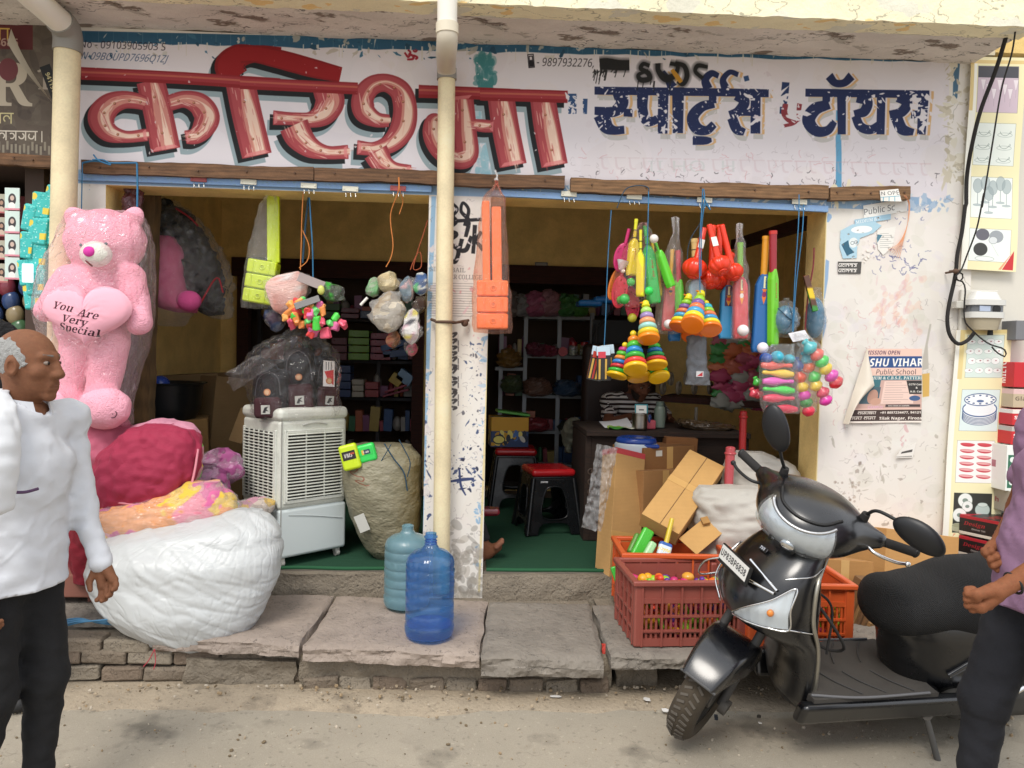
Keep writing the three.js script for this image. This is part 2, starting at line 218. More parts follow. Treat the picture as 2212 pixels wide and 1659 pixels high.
const navy = [ // strokes of the blue words
[cC, [[905, 716, 62], [1240, 720, 62]]], [cC, [[1240, 720, 62], [1800, 728, 62], [2212, 735, 62]]], [cC, [[1105, 735, 115], [1120, 820, 100], [1060, 880, 85], [905, 875, 62]]], [cC, [[955, 905, 125], [1000, 1000, 110], [1060, 1030, 70], [1140, 1025, 62]]], [cC, [[1135, 890, 60], [1205, 892, 62]]],
[cC, [[1285, 740, 90], [1285, 870, 80], [1320, 960, 75], [1410, 940, 62]]], [cC, [[1448, 740, 82], [1442, 1055, 78]]], [cC, [[1565, 690, 95], [1563, 1052, 82]]], [cC, [[1520, 690, 80], [1470, 600, 40], [1450, 560, 20]]],
[cC, [[1850, 820, 62], [1750, 845, 80], [1680, 930, 92], [1710, 1010, 92], [1790, 1030, 70], [1850, 980, 60]]], [cC, [[1838, 740, 60], [1838, 815, 62]]], [cC, [[1800, 700, 75], [1780, 630, 62], [1830, 580, 52], [1885, 600, 42]]], [cC, [[1940, 700, 70], [1920, 630, 50], [1975, 570, 40], [2040, 590, 40]]],
[cC, [[2020, 760, 62], [2090, 800, 82], [2040, 880, 75], [1970, 905, 55]]], [cC, [[1990, 930, 80], [2030, 1020, 80], [2090, 1045, 55]]], [cC, [[2060, 885, 60], [2212, 885, 60]]], [cD, [[0, 735, 62], [195, 737, 62]]], [cD, [[0, 885, 60], [80, 885, 60]]], [cD, [[92, 740, 80], [90, 1055, 78]]], [cC, [[1680, 1110, 70], [1790, 1110, 60], [1830, 1105, 30]]],
[cD, [[485, 732, 62], [900, 738, 62], [1465, 745, 60]]], [cD, [[672, 600, 72], [720, 655, 60], [790, 655, 60], [850, 600, 72]]], [cD, [[650, 740, 62], [650, 815, 62]]], [cD, [[675, 825, 70], [560, 865, 100], [510, 950, 105], [570, 1035, 85], [660, 1030, 72], [715, 960, 50]]], [cD, [[770, 740, 72], [772, 1062, 66]]],
[cD, [[890, 780, 60], [975, 800, 80], [950, 880, 80], [870, 900, 55]]], [cD, [[880, 915, 70], [920, 1000, 75], [1000, 1025, 70], [1070, 985, 62]]], [cD, [[1085, 740, 70], [1078, 1062, 66]]], [cD, [[1210, 775, 60], [1290, 810, 82], [1245, 885, 80], [1150, 905, 60]]], [cD, [[1200, 920, 95], [1250, 1020, 90], [1340, 1045, 50]]], [cD, [[1320, 905, 62], [1440, 905, 62]]], [cD, [[1420, 745, 86], [1400, 1062, 70]]],
];
const facade = tex(2048, FH, (x) => {
const px = FS * mpp(0), q = rng(31);
x.fillStyle = '#dedad3'; x.fillRect(0, 0, 2048, FH);
// painted board area, cooler white; right wall whitewash; grime that is part of the wash
poly(x, [[150, 80], [2052, 125], [2045, 432], [150, 370]], '#d8d3d8');
for (let i = 0; i < 700; i++) { const a = q() * 2048, b = q() * FH, r = 6 + 60 * q() ** 2; x.fillStyle = ['rgba(190,184,172,.10)', 'rgba(235,232,228,.12)', 'rgba(176,170,166,.08)', 'rgba(214,206,190,.12)'][i % 4]; x.beginPath(); x.ellipse(a, b, r, r * (0.4 + q()), q() * 3, 0, 7); x.fill(); }
// blue frame of the board
const blue = '#2c5a78';
for (let i = 0; i < 60; i++) { const t0 = i / 60, t1 = (i + 1) / 60, X = (t) => 150 + 1900 * t, Y = (t) => 76 + 44 * t; poly(x, [[X(t0), Y(t0) - 10], [X(t1), Y(t1) - 10], [X(t1), Y(t1) + 15 + 3 * N2(i * 0.5, 3)], [X(t0), Y(t0) + 15 + 3 * N2(i * 0.5 - 0.5, 3)]], blue); }
poly(x, [[2060, 132], [2074, 132], [2068, 210], [2062, 226], [2058, 210]], '#4a6d86');
flecks(x, 240, 150, 72, 2050, 128, ['rgba(200,196,190,.9)', 'rgba(180,172,160,.8)', '#3d6c88', '#244a62'], 1, 9, q);
// drips of plaster over the blue band
for (let i = 0; i < 60; i++) { const X = 200 + q() * 1850, [a, b] = W(X, 84 + X * 0.018); x.fillStyle = 'rgba(208,202,194,.85)'; x.fillRect(a, b, 1 + q() * 2.4, 6 + q() * 26); }
// small lines of lettering
words(x, 'TIN No - 09103905903 S', 133, 101, 21, '#2a2330', 'sans-serif', { drop: 3.6, slant: -0.12, sx: 0.93 });
words(x, 'GSTIN-09BOUPD7696Q1ZJ', 133, 126, 21, '#4a5c7c', 'sans-serif', { drop: 4, slant: -0.2, sx: 0.86, style: 'italic' });
words(x, '- 9897932276,', 1158, 142, 24, '#1d1a20', 'sans-serif', { drop: 2, slant: -0.15, sx: 0.82 });
{ const [a, b] = W(1140, 118); x.save(); x.translate(a, b); x.rotate(-0.12); x.strokeStyle = '#1d1a20'; x.lineWidth = 2; x.strokeRect(0, 0, 12, 28); x.strokeRect(2.5, 4, 7, 9); for (let i = 0; i < 12; i++) x.strokeRect(2 + (i % 3) * 3, 15 + Math.floor(i / 3) * 3, 2, 1.6); x.restore(); }
for (const s of [[[1300, 415, 10], [1330, 450, 14], [1345, 410, 12], [1325, 395, 8]], [[1330, 425, 10], [1370, 445, 16], [1365, 465, 14], [1320, 470, 10]], [[1370, 435, 10], [1400, 455, 14], [1385, 470, 10]], [[1365, 398, 8], [1385, 408, 12], [1402, 396, 8]], [[1382, 390, 10], [1388, 392, 10]]]) ribbon(x, s, cB, [0, 0], 4, '#9a2534');
// teal and blue patches where older paint shows
for (const [x0, y0, x1, y1, c] of [[1028, 118, 1068, 195, '#3d7d80'], [1030, 240, 1062, 385, '#8fb8c4']]) { for (let i = 0; i < 90; i++) { const [a, b] = W(x0 + (x1 - x0) * q(), y0 + (y1 - y0) * q()); x.fillStyle = c; x.globalAlpha = 0.35 + 0.5 * q(); x.beginPath(); x.ellipse(a, b, 2 + 6 * q(), 2 + 12 * q(), 0, 0, 7); x.fill(); } x.globalAlpha = 1; }
poly(x, [[1806, 238], [1812, 240], [1816, 250], [1818, 330], [1818, 404], [1805, 404], [1806, 340], [1805, 300]], '#5f9bbf');
// the big red word, painted as if it were tubes with screws: shadows first
for (const [c, p] of [...redLetters, ...bars]) ribbon(x, p, c, [-48, 78], 6, '#8fa0a6');
for (const [c, p] of [...redLetters, ...bars]) ribbon(x, p, c, [-28, 34], 8, '#16191c');
const body = (c, p, dark) => {
ribbon(x, p, c, [0, 0], 0, dark ? '#7d1218' : '#93383f'); ribbon(x, p.map(([a, b, w]) => [a, b, w * 0.8]), c, [0, 0], 0, dark ? '#8e161b' : '#a5484d');
if (dark) return;
const low = p.filter((k) => k[1] > 700); if (low.length < 2) return;
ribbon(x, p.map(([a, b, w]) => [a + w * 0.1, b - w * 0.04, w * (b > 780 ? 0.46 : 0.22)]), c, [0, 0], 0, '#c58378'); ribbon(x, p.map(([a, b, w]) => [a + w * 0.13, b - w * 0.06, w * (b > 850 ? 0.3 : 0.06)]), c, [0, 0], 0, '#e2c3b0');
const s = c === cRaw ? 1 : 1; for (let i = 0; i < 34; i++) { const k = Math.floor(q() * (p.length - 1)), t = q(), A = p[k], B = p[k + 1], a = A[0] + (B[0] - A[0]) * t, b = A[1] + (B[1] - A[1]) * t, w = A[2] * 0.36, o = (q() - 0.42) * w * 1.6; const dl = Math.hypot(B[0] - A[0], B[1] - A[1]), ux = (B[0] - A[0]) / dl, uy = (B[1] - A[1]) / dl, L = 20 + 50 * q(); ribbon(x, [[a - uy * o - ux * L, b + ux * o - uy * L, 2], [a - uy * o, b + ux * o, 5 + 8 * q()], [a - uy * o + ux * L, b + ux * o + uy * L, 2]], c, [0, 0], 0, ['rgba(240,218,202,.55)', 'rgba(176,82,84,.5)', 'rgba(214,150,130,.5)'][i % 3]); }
};
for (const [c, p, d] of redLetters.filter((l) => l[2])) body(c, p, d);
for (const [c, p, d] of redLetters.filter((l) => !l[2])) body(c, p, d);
for (const [c, p] of bars) { ribbon(x, p, c, [0, 0], 0, '#861f25'); ribbon(x, p.map(([a, b, w]) => [a, b - 8, w * 0.6]), c, [0, 0], 0, '#98333a'); ribbon(x, p.map(([a, b, w]) => [a, b - 12, w * 0.16]), c, [0, 0], 0, '#b25a4c'); }
for (const [c, p, d] of redLetters.filter((l) => !l[2])) { const last = p[p.length - 1], pre = p[p.length - 2], dx = last[0] - pre[0], dy = last[1] - pre[1], l = Math.hypot(dx, dy); ribbon(x, [[last[0] - (dx / l) * 34, last[1] - (dy / l) * 34, last[2] * 0.6], [last[0] - (dx / l) * 8, last[1] - (dy / l) * 8, last[2] * 0.9]], c, [0, 0], 0, 'rgba(214,130,130,.75)'); for (let i = 0; i < p.length - 1; i += 1) { const [a, b] = W(...c(p[i][0] * 0.4 + p[i + 1][0] * 0.6, p[i][1] * 0.4 + p[i + 1][1] * 0.6)); x.fillStyle = '#6a2f28'; x.beginPath(); x.arc(a, b, 2.7, 0, 7); x.fill(); x.fillStyle = '#c08a68'; x.beginPath(); x.arc(a - 0.4, b - 0.5, 2, 0, 7); x.fill(); } }
// blue words with ochre side and grey drop
for (const [c, p] of navy) ribbon(x, p, c, [22, 44], 0, 'rgba(178,176,172,.75)');
for (const [c, p] of navy) ribbon(x, p, c, [34, 6], 0, '#cfa878');
for (const [c, p] of navy) ribbon(x, p, c, [14, 2], 0, '#d3ccd0');
for (const [c, p] of navy) ribbon(x, p, c, [0, 0], 0, '#1c2850');
for (const [c, p, col] of [[cD, [[330, 650, 60], [320, 760, 60], [300, 900, 40]], '#22365e'], [cD, [[330, 820, 40], [320, 900, 50], [380, 960, 40], [440, 940, 30]], '#86343c'], [cD, [[440, 820, 40], [410, 960, 30], [300, 1000, 24]], '#86343c'], [cC, [[730, 740, 70], [730, 900, 64]], '#2c4a74'], [cC, [[2100, 600, 40], [2110, 640, 40]], '#2c4a74'], [cC, [[830, 780, 40], [830, 900, 30]], '#2c4a74']]) ribbon(x, p, c, [0, 0], 0, col);
flecks(x, 420, 1290, 185, 1690, 300, ['#d8d3d8', '#dcd7d9', '#d2cccf'], 0.4, 3.6, q); flecks(x, 190, 1700, 185, 2030, 300, ['#d8d3d8', '#dcd6d9'], 0.4, 4, q);
flecks(x, 46, 1360, 230, 1460, 290, ['#d9d4d8', '#d2ccd0'], 1.5, 7, q); flecks(x, 40, 1600, 150, 1700, 290, ['#d9d4d8', '#d2c8ce'], 1.5, 7, q); flecks(x, 30, 1660, 180, 1740, 280, ['#d9d4d8'], 3, 10, q); flecks(x, 30, 1965, 190, 2010, 285, ['#d9d4d8'], 3, 9, q);
flecks(x, 60, 1225, 200, 1260, 270, ['#d9d4d8'], 1, 7, q); flecks(x, 130, 180, 130, 1220, 360, ['rgba(216,208,210,.8)'], 0.4, 3, q);
// sprayed black over it: block, figures, runs
const spray = (c, p, w) => { for (let i = 5; i >= 0; i--) ribbon(x, p, c, [0, 0], i * 9 + w, 'rgba(22,22,22,' + (i ? 0.13 : 0.93) + ')'); };
spray(cC, [[945, 508, 85], [1000, 505, 90], [1100, 515, 80], [1180, 515, 78]], 0); spray(cC, [[1340, 520, 30], [1290, 505, 30], [1270, 540, 34], [1330, 580, 40], [1340, 620, 40], [1270, 630, 40], [1250, 595, 30], [1330, 555, 22]], 0);
spray(cC, [[1405, 500, 40], [1410, 560, 40], [1470, 620, 60], [1540, 590, 40], [1560, 520, 30], [1500, 500, 30]], 0); spray(cC, [[1540, 500, 30], [1610, 520, 36], [1635, 600, 40], [1600, 665, 34], [1560, 640, 26]], 0); spray(cC, [[1800, 530, 26], [1720, 520, 34], [1700, 560, 30], [1760, 620, 30]], 0); ribbon(x, [[1515, 550, 30], [1560, 610, 38], [1590, 650, 30]], cC, [0, 0], 0, '#b98528');
for (let i = 0; i < 22; i++) { const X = 905 + 270 * q() ** 1.5, y0 = 545 + 15 * q(), l = 20 + 110 * q() ** 2; ribbon(x, [[X, y0, 9], [X - 6, y0 + l / 2, 6], [X - 16, y0 + l, 7]], cC, [0, 0], 0, '#1b1b1b'); }
for (let i = 0; i < 6; i++) { const X = 1250 + 70 * i * q(), l = 30 + 60 * q(); ribbon(x, [[X, 640, 8], [X - 8, 640 + l, 6]], cC, [0, 0], 0, '#1b1b1b'); }
// faint older lettering below, scratches, specks
words(x, 'II HO  H', 1398, 372, 34, 'rgba(70,130,100,.1)', 'sans-serif', { sx: 1.6 });
for (let i = 0; i < 24; i++) { const X = 1300 + 30 * i; ribbon(x, [[X, 352 + i * 0.6 - 12, 3], [X + 4, 362 + i * 0.6, 5], [X + 14, 364 + i * 0.6, 3]], cRaw, [0, 0], 0, 'rgba(196,170,176,.32)'); ribbon(x, [[X - 4, 340 + i * 0.6, 3], [X + 22, 340 + i * 0.6, 3]], cRaw, [0, 0], 0, i > 12 ? 'rgba(186,140,148,.25)' : 'rgba(196,170,176,.25)'); }
scrawl(x, 120, 1240, 300, 2060, 400, 'rgba(120,104,110,.28)', 16, 1.4); scrawl(x, 50, 1240, 370, 2040, 405, 'rgba(40,36,40,.6)', 12, 2); scrawl(x, 30, 1260, 330, 1900, 400, 'rgba(190,110,120,.4)', 20, 1.6);
// blue painted band above the openings, chipped
for (let i = 0; i < 60; i++) { const t0 = i / 60, t1 = (i + 1) / 60, X = (t) => 168 + 1880 * t, Y = (t) => 366 + 62 * t; if (X(t0) > 1965) continue; poly(x, [[X(t0), Y(t0)], [X(t1), Y(t1)], [X(t1), Y(t1) + 30], [X(t0), Y(t0) + 30]], '#8aa8c6'); }
flecks(x, 320, 1060, 400, 1960, 445, ['#d8d6d0', '#c8d2da', '#e0d8bc', '#86a2c0'], 1, 10, q); flecks(x, 70, 170, 375, 930, 410, ['#c4cfd6', '#7c9cba', '#b0a890'], 0.6, 4, q);
flecks(x, 40, 1960, 425, 2050, 455, ['#8fa9c4', '#a5b8cc'], 3, 12, q);
// pillar between the openings: blue edges, ink, wear at the foot
poly(x, [[932, 424], [942, 424], [912, 1200], [902, 1200]], '#8fb0cb'); for (let i = 0; i < 34; i++) { const t = q(), Y = 440 + 780 * t; flecks(x, 2, 936 - 34 * t - 10, Y, 936 - 34 * t + 14, Y + 26, ['#cdc6c8', '#d6d0ce'], 3, 13, q); }
for (let i = 0; i < 46; i++) { const t = q(), Y = 460 + 760 * t; flecks(x, 2, 1052 - 30 * t, Y, 1066 - 30 * t, Y + 20, ['#93b1ca', '#cfc9c8', '#b4c4d2'], 2, 8, q); }
poly(x, [[1062, 520], [1066, 520], [1037, 1280], [1032, 1280]], '#d8c99a');
const ink = '#26262a';
for (const p of [[[968, 474, 9], [988, 452, 6], [975, 440, 6], [962, 452, 7], [985, 478, 9], [966, 492, 10]], [[1004, 488, 8], [1012, 452, 7], [1000, 438, 6], [996, 456, 7], [1012, 476, 9], [1006, 512, 8]], [[944, 480, 8], [1040, 474, 7]], [[965, 500, 10], [985, 506, 11], [968, 522, 10], [990, 540, 9], [982, 566, 9], [970, 556, 6]], [[998, 516, 9], [994, 540, 9], [1006, 540, 10], [1018, 510, 7]], [[1026, 486, 9], [1022, 548, 8]], [[1040, 500, 8], [1030, 520, 8], [1044, 540, 9]]]) ribbon(x, p, cRaw, [0, 0], 0, ink);
flecks(x, 90, 945, 430, 1048, 560, ['rgba(214,206,208,.9)'], 0.5, 3, q);
words(x, 'SIR', 928, 586, 13, '#6d6a68', 'serif', { drop: 2 }); words(x, 'BAIL', 975, 588, 13, '#6d6a68', 'serif', { drop: 2 }); words(x, 'ER COLLEGE', 973, 603, 13, '#5a5654', 'serif', { drop: 2, sx: 0.85 });
for (let i = 0; i < 14; i++) { const Y = 612 + i * 5.4; ribbon(x, [[928, Y, 1.2], [948, Y, 1.2]], cRaw, [0, 0], 0, 'rgba(90,84,84,.5)'); ribbon(x, [[972, Y, 1.2], [1022, Y + 1, 1.2]], cRaw, [0, 0], 0, 'rgba(90,84,84,.55)'); }
for (let i = 0; i < 13; i++) { const Y = 722 + i * 13; ribbon(x, [[972, Y, 3], [986, Y + rr(-5, 5), 5], [978, Y + 7, 4]], cRaw, [0, 0], 0, 'rgba(52,50,52,.85)'); if (i % 3) ribbon(x, [[990, Y, 2.5], [990, Y + 12, 2.5]], cRaw, [0, 0], 0, 'rgba(60,58,60,.7)'); }
flecks(x, 90, 950, 960, 1040, 1060, ['#3d4a72', '#4d5878', '#33364c'], 0.8, 5, q); flecks(x, 60, 1000, 740, 1040, 960, ['#4b5878', '#6b6a70'], 0.6, 4, q); flecks(x, 50, 912, 800, 930, 1140, ['#3e4a6e', '#5a6484', '#8098b0'], 0.8, 5, q);
ribbon(x, [[972, 1040, 4], [1000, 1036, 7], [1024, 1034, 5]], cRaw, [0, 0], 0, '#35416a'); ribbon(x, [[992, 1012, 4], [996, 1050, 5], [1006, 1070, 3]], cRaw, [0, 0], 0, '#35416a');
for (let i = 0; i < 170; i++) { const [a, b] = W(902 + 140 * q(), 1130 + 160 * q() ** 0.6); x.fillStyle = ['rgba(150,144,134,.5)', 'rgba(126,120,112,.4)', 'rgba(176,168,156,.5)'][i % 3]; x.beginPath(); x.ellipse(a, b, 3 + 14 * q(), 2 + 9 * q(), q() * 3, 0, 7); x.fill(); }
scrawl(x, 240, 910, 430, 1055, 1250, 'rgba(96,84,92,.3)', 14, 1.5); flecks(x, 26, 955, 560, 1050, 760, ['rgba(200,90,100,.35)', 'rgba(214,170,180,.5)'], 1, 6, q);
// right wall: blue remains by the jamb, old notices washed to pale, stains, cracks
for (const [Y0, Y1] of [[460, 480], [560, 645], [680, 730], [770, 800], [830, 880]]) poly(x, [[1789 - (Y0 - 460) * 0.05, Y0], [1796 - (Y0 - 460) * 0.05, Y0 + 4], [1798 - (Y1 - 460) * 0.05, (Y0 + Y1) / 2], [1791 - (Y1 - 460) * 0.05, Y1], [1785 - (Y1 - 460) * 0.05, Y1]], '#8eabca');
poly(x, [[1782, 456], [1787, 456], [1757, 1250], [1751, 1250]], '#d9cb9c');
for (let i = 0; i < 260; i++) { const X = 1800 + 280 * q(), Y = 440 + 780 * q(), [a, b] = W(X, Y), r = 3 + 22 * q() ** 2; x.fillStyle = ['rgba(224,222,216,.22)', 'rgba(188,182,168,.16)', 'rgba(208,204,214,.2)', 'rgba(206,186,186,.12)'][i % 4]; x.beginPath(); x.ellipse(a, b, r, r * (0.3 + q()), q() * 3, 0, 7); x.fill(); }
flecks(x, 110, 1795, 930, 2060, 1200, ['rgba(150,142,128,.5)', 'rgba(120,108,96,.45)', 'rgba(190,184,172,.5)'], 0.8, 7, q);
scrawl(x, 160, 1795, 640, 2075, 1180, 'rgba(110,100,96,.35)', 18, 1.3); scrawl(x, 60, 1800, 660, 1960, 920, 'rgba(190,110,114,.35)', 16, 1.6); scrawl(x, 26, 1870, 540, 2000, 590, 'rgba(70,76,128,.7)', 16, 2); scrawl(x, 18, 1870, 445, 2000, 560, 'rgba(70,76,128,.6)', 10, 2);
for (let i = 0; i < 70; i++) { const [a, b] = W(1890 + 60 * q() * (1 + q()), 600 + 120 * q()); x.fillStyle = i % 2 ? 'rgba(222,170,140,.22)' : 'rgba(206,150,160,.2)'; x.beginPath(); x.ellipse(a, b, 2 + 6 * q(), 4 + 10 * q(), q(), 0, 7); x.fill(); }
flecks(x, 12, 1940, 850, 1960, 960, ['rgba(190,110,120,.35)'], 2, 9, q);
poly(x, [[1992, 800], [2006, 796], [2004, 745], [2012, 700], [2008, 700], [2000, 740], [1994, 770]], '#b5b0a6'); poly(x, [[1992, 808], [2008, 806], [2007, 856], [1993, 858]], '#cda75c');
for (let i = 0; i < 90; i++) { const [a, b] = W(1800 + 60 * q(), 1040 + 140 * q()); x.fillStyle = ['rgba(96,74,60,.3)', 'rgba(150,130,112,.35)'][i % 2]; x.beginPath(); x.arc(a, b, 0.8 + 3 * q() ** 2, 0, 7); x.fill(); }
flecks(x, 60, 2040, 1150, 2092, 1230, ['rgba(120,116,110,.6)', 'rgba(160,156,150,.6)', 'rgba(84,80,78,.5)'], 2, 10, q);
// the band over the wall head at the right, drips
flecks(x, 90, 2040, 130, 2092, 400, ['#c9c1ae', '#d6d0c0', '#b9b09c'], 2, 12, q); scrawl(x, 12, 2050, 140, 2090, 700, 'rgba(110,104,96,.5)', 40, 1.4);
});
const facadeBump = tex(1024, 614, (x, w, h) => { const q = rng(9); x.fillStyle = '#808080'; x.fillRect(0, 0, w, h); for (let i = 0; i < 2600; i++) { x.fillStyle = i % 2 ? 'rgba(110,110,110,.25)' : 'rgba(150,150,150,.25)'; const r = 1 + 10 * q() ** 3; x.beginPath(); x.ellipse(q() * w, q() * h, r, r * (0.4 + q()), q() * 3, 0, 7); x.fill(); } for (let i = 0; i < 70; i++) { x.strokeStyle = 'rgba(60,60,60,.6)'; x.lineWidth = 0.8; x.beginPath(); let a = q() * w, b = q() * h, t = q() * 6; x.moveTo(a, b); for (let k = 0; k < 12; k++) { t += (q() - 0.5); a += Math.cos(t) * 5; b += Math.sin(t) * 5; x.lineTo(a, b); } x.stroke(); } }, false);
const facadeMat = std(0xffffff, 0.85, { map: facade, bumpMap: facadeBump, bumpScale: 0.004 });
const wash = (r, g, b, o) => data(256, 256, (u, v) => { const a = 1 + 0.12 * fbm(u, v, 5, o, 4) + 0.05 * (R() - 0.5), s = Math.max(0, fbm(u, v, 9, o + 30, 4) - 0.32) * 0.5; return [r * a - s * 0.3, g * a - s * 0.32, b * a - s * 0.3]; }, [0.7, 0.7], true);
const creamMat = std(0xffffff, 0.85, { map: wash(0.95, 0.83, 0.55, 3), bumpMap: retile(lumps, 2.5), bumpScale: 0.003 });
const fasciaMat = std(0xffffff, 0.85, { map: data(512, 256, (u, v) => { const a = 1 + 0.06 * fbm(u, v, 8, 5, 4) + 0.04 * (R() - 0.5), c = Math.abs(fbm(u, v, 4, 17, 4)) < 0.012 ? 0.75 : 1, w = fbm(u, v, 5, 63, 3); let k = [0.93 * a * c, 0.9 * a * c, 0.77 * a * c]; if (w > 0.28) k = [0.86 * a, 0.85 * a, 0.78 * a]; else if (w < -0.33) k = [0.92 * a, 0.8 * a, 0.56 * a]; return k; }, [0.5, 1], true), bumpMap: retile(lumps, 3), bumpScale: 0.004 });
const underMat = std(0xffffff, 0.9, { map: data(512, 512, (u, v) => { const a = 0.84 + 0.07 * fbm(u, v, 4, 50, 4) + 0.04 * (R() - 0.5); const s = fbm(u, v, 7, 90, 5), e = fbm(u * 1, v, 3, 140, 3); let k = [a, a * 0.965, a * 0.93]; if (s > 0.24 && e > 0.0) { const m = 0.62; k = [a * m, a * m * 0.9, a * m * 0.82]; } else if (s > 0.17 && e > -0.15) k = [a * 0.85, a * 0.82, a * 0.78]; if (Math.abs(fbm(u, v, 3, 200, 5)) < 0.008) k = k.map((c) => c * 0.6); return k; }, [0.55, 1.1], true), bumpMap: retile(lumps, 2), bumpScale: 0.008 });
const woodMat = (a, b, c, o, rep = [1, 6]) => std(0xffffff, 0.85, { map: data(256, 256, (u, v) => { const g = 0.5 + 0.5 * Math.sin((v * 9 + 0.9 * fbm(u, v, 2, o, 3)) * 6.283), k = 0.72 + 0.2 * g * 0.6 + 0.25 * fbm(u, v, 6, o + 5, 4) + 0.08 * (R() - 0.5), knot = Math.max(0, fbm(u, v, 4, o + 70, 2) - 0.5) * 1.2; return [a * k - knot * 0.3, b * k - knot * 0.28, c * k - knot * 0.22]; }, rep, true), bumpMap: retile(grain, 3), bumpScale: 0.002 });
const plankMat = woodMat(0.52, 0.38, 0.27, 2), plankMat2 = woodMat(0.62, 0.47, 0.33, 12), postMat = woodMat(0.5, 0.39, 0.24, 22), darkWood = woodMat(0.28, 0.13, 0.09, 32), deskMat = woodMat(0.2, 0.13, 0.09, 42);

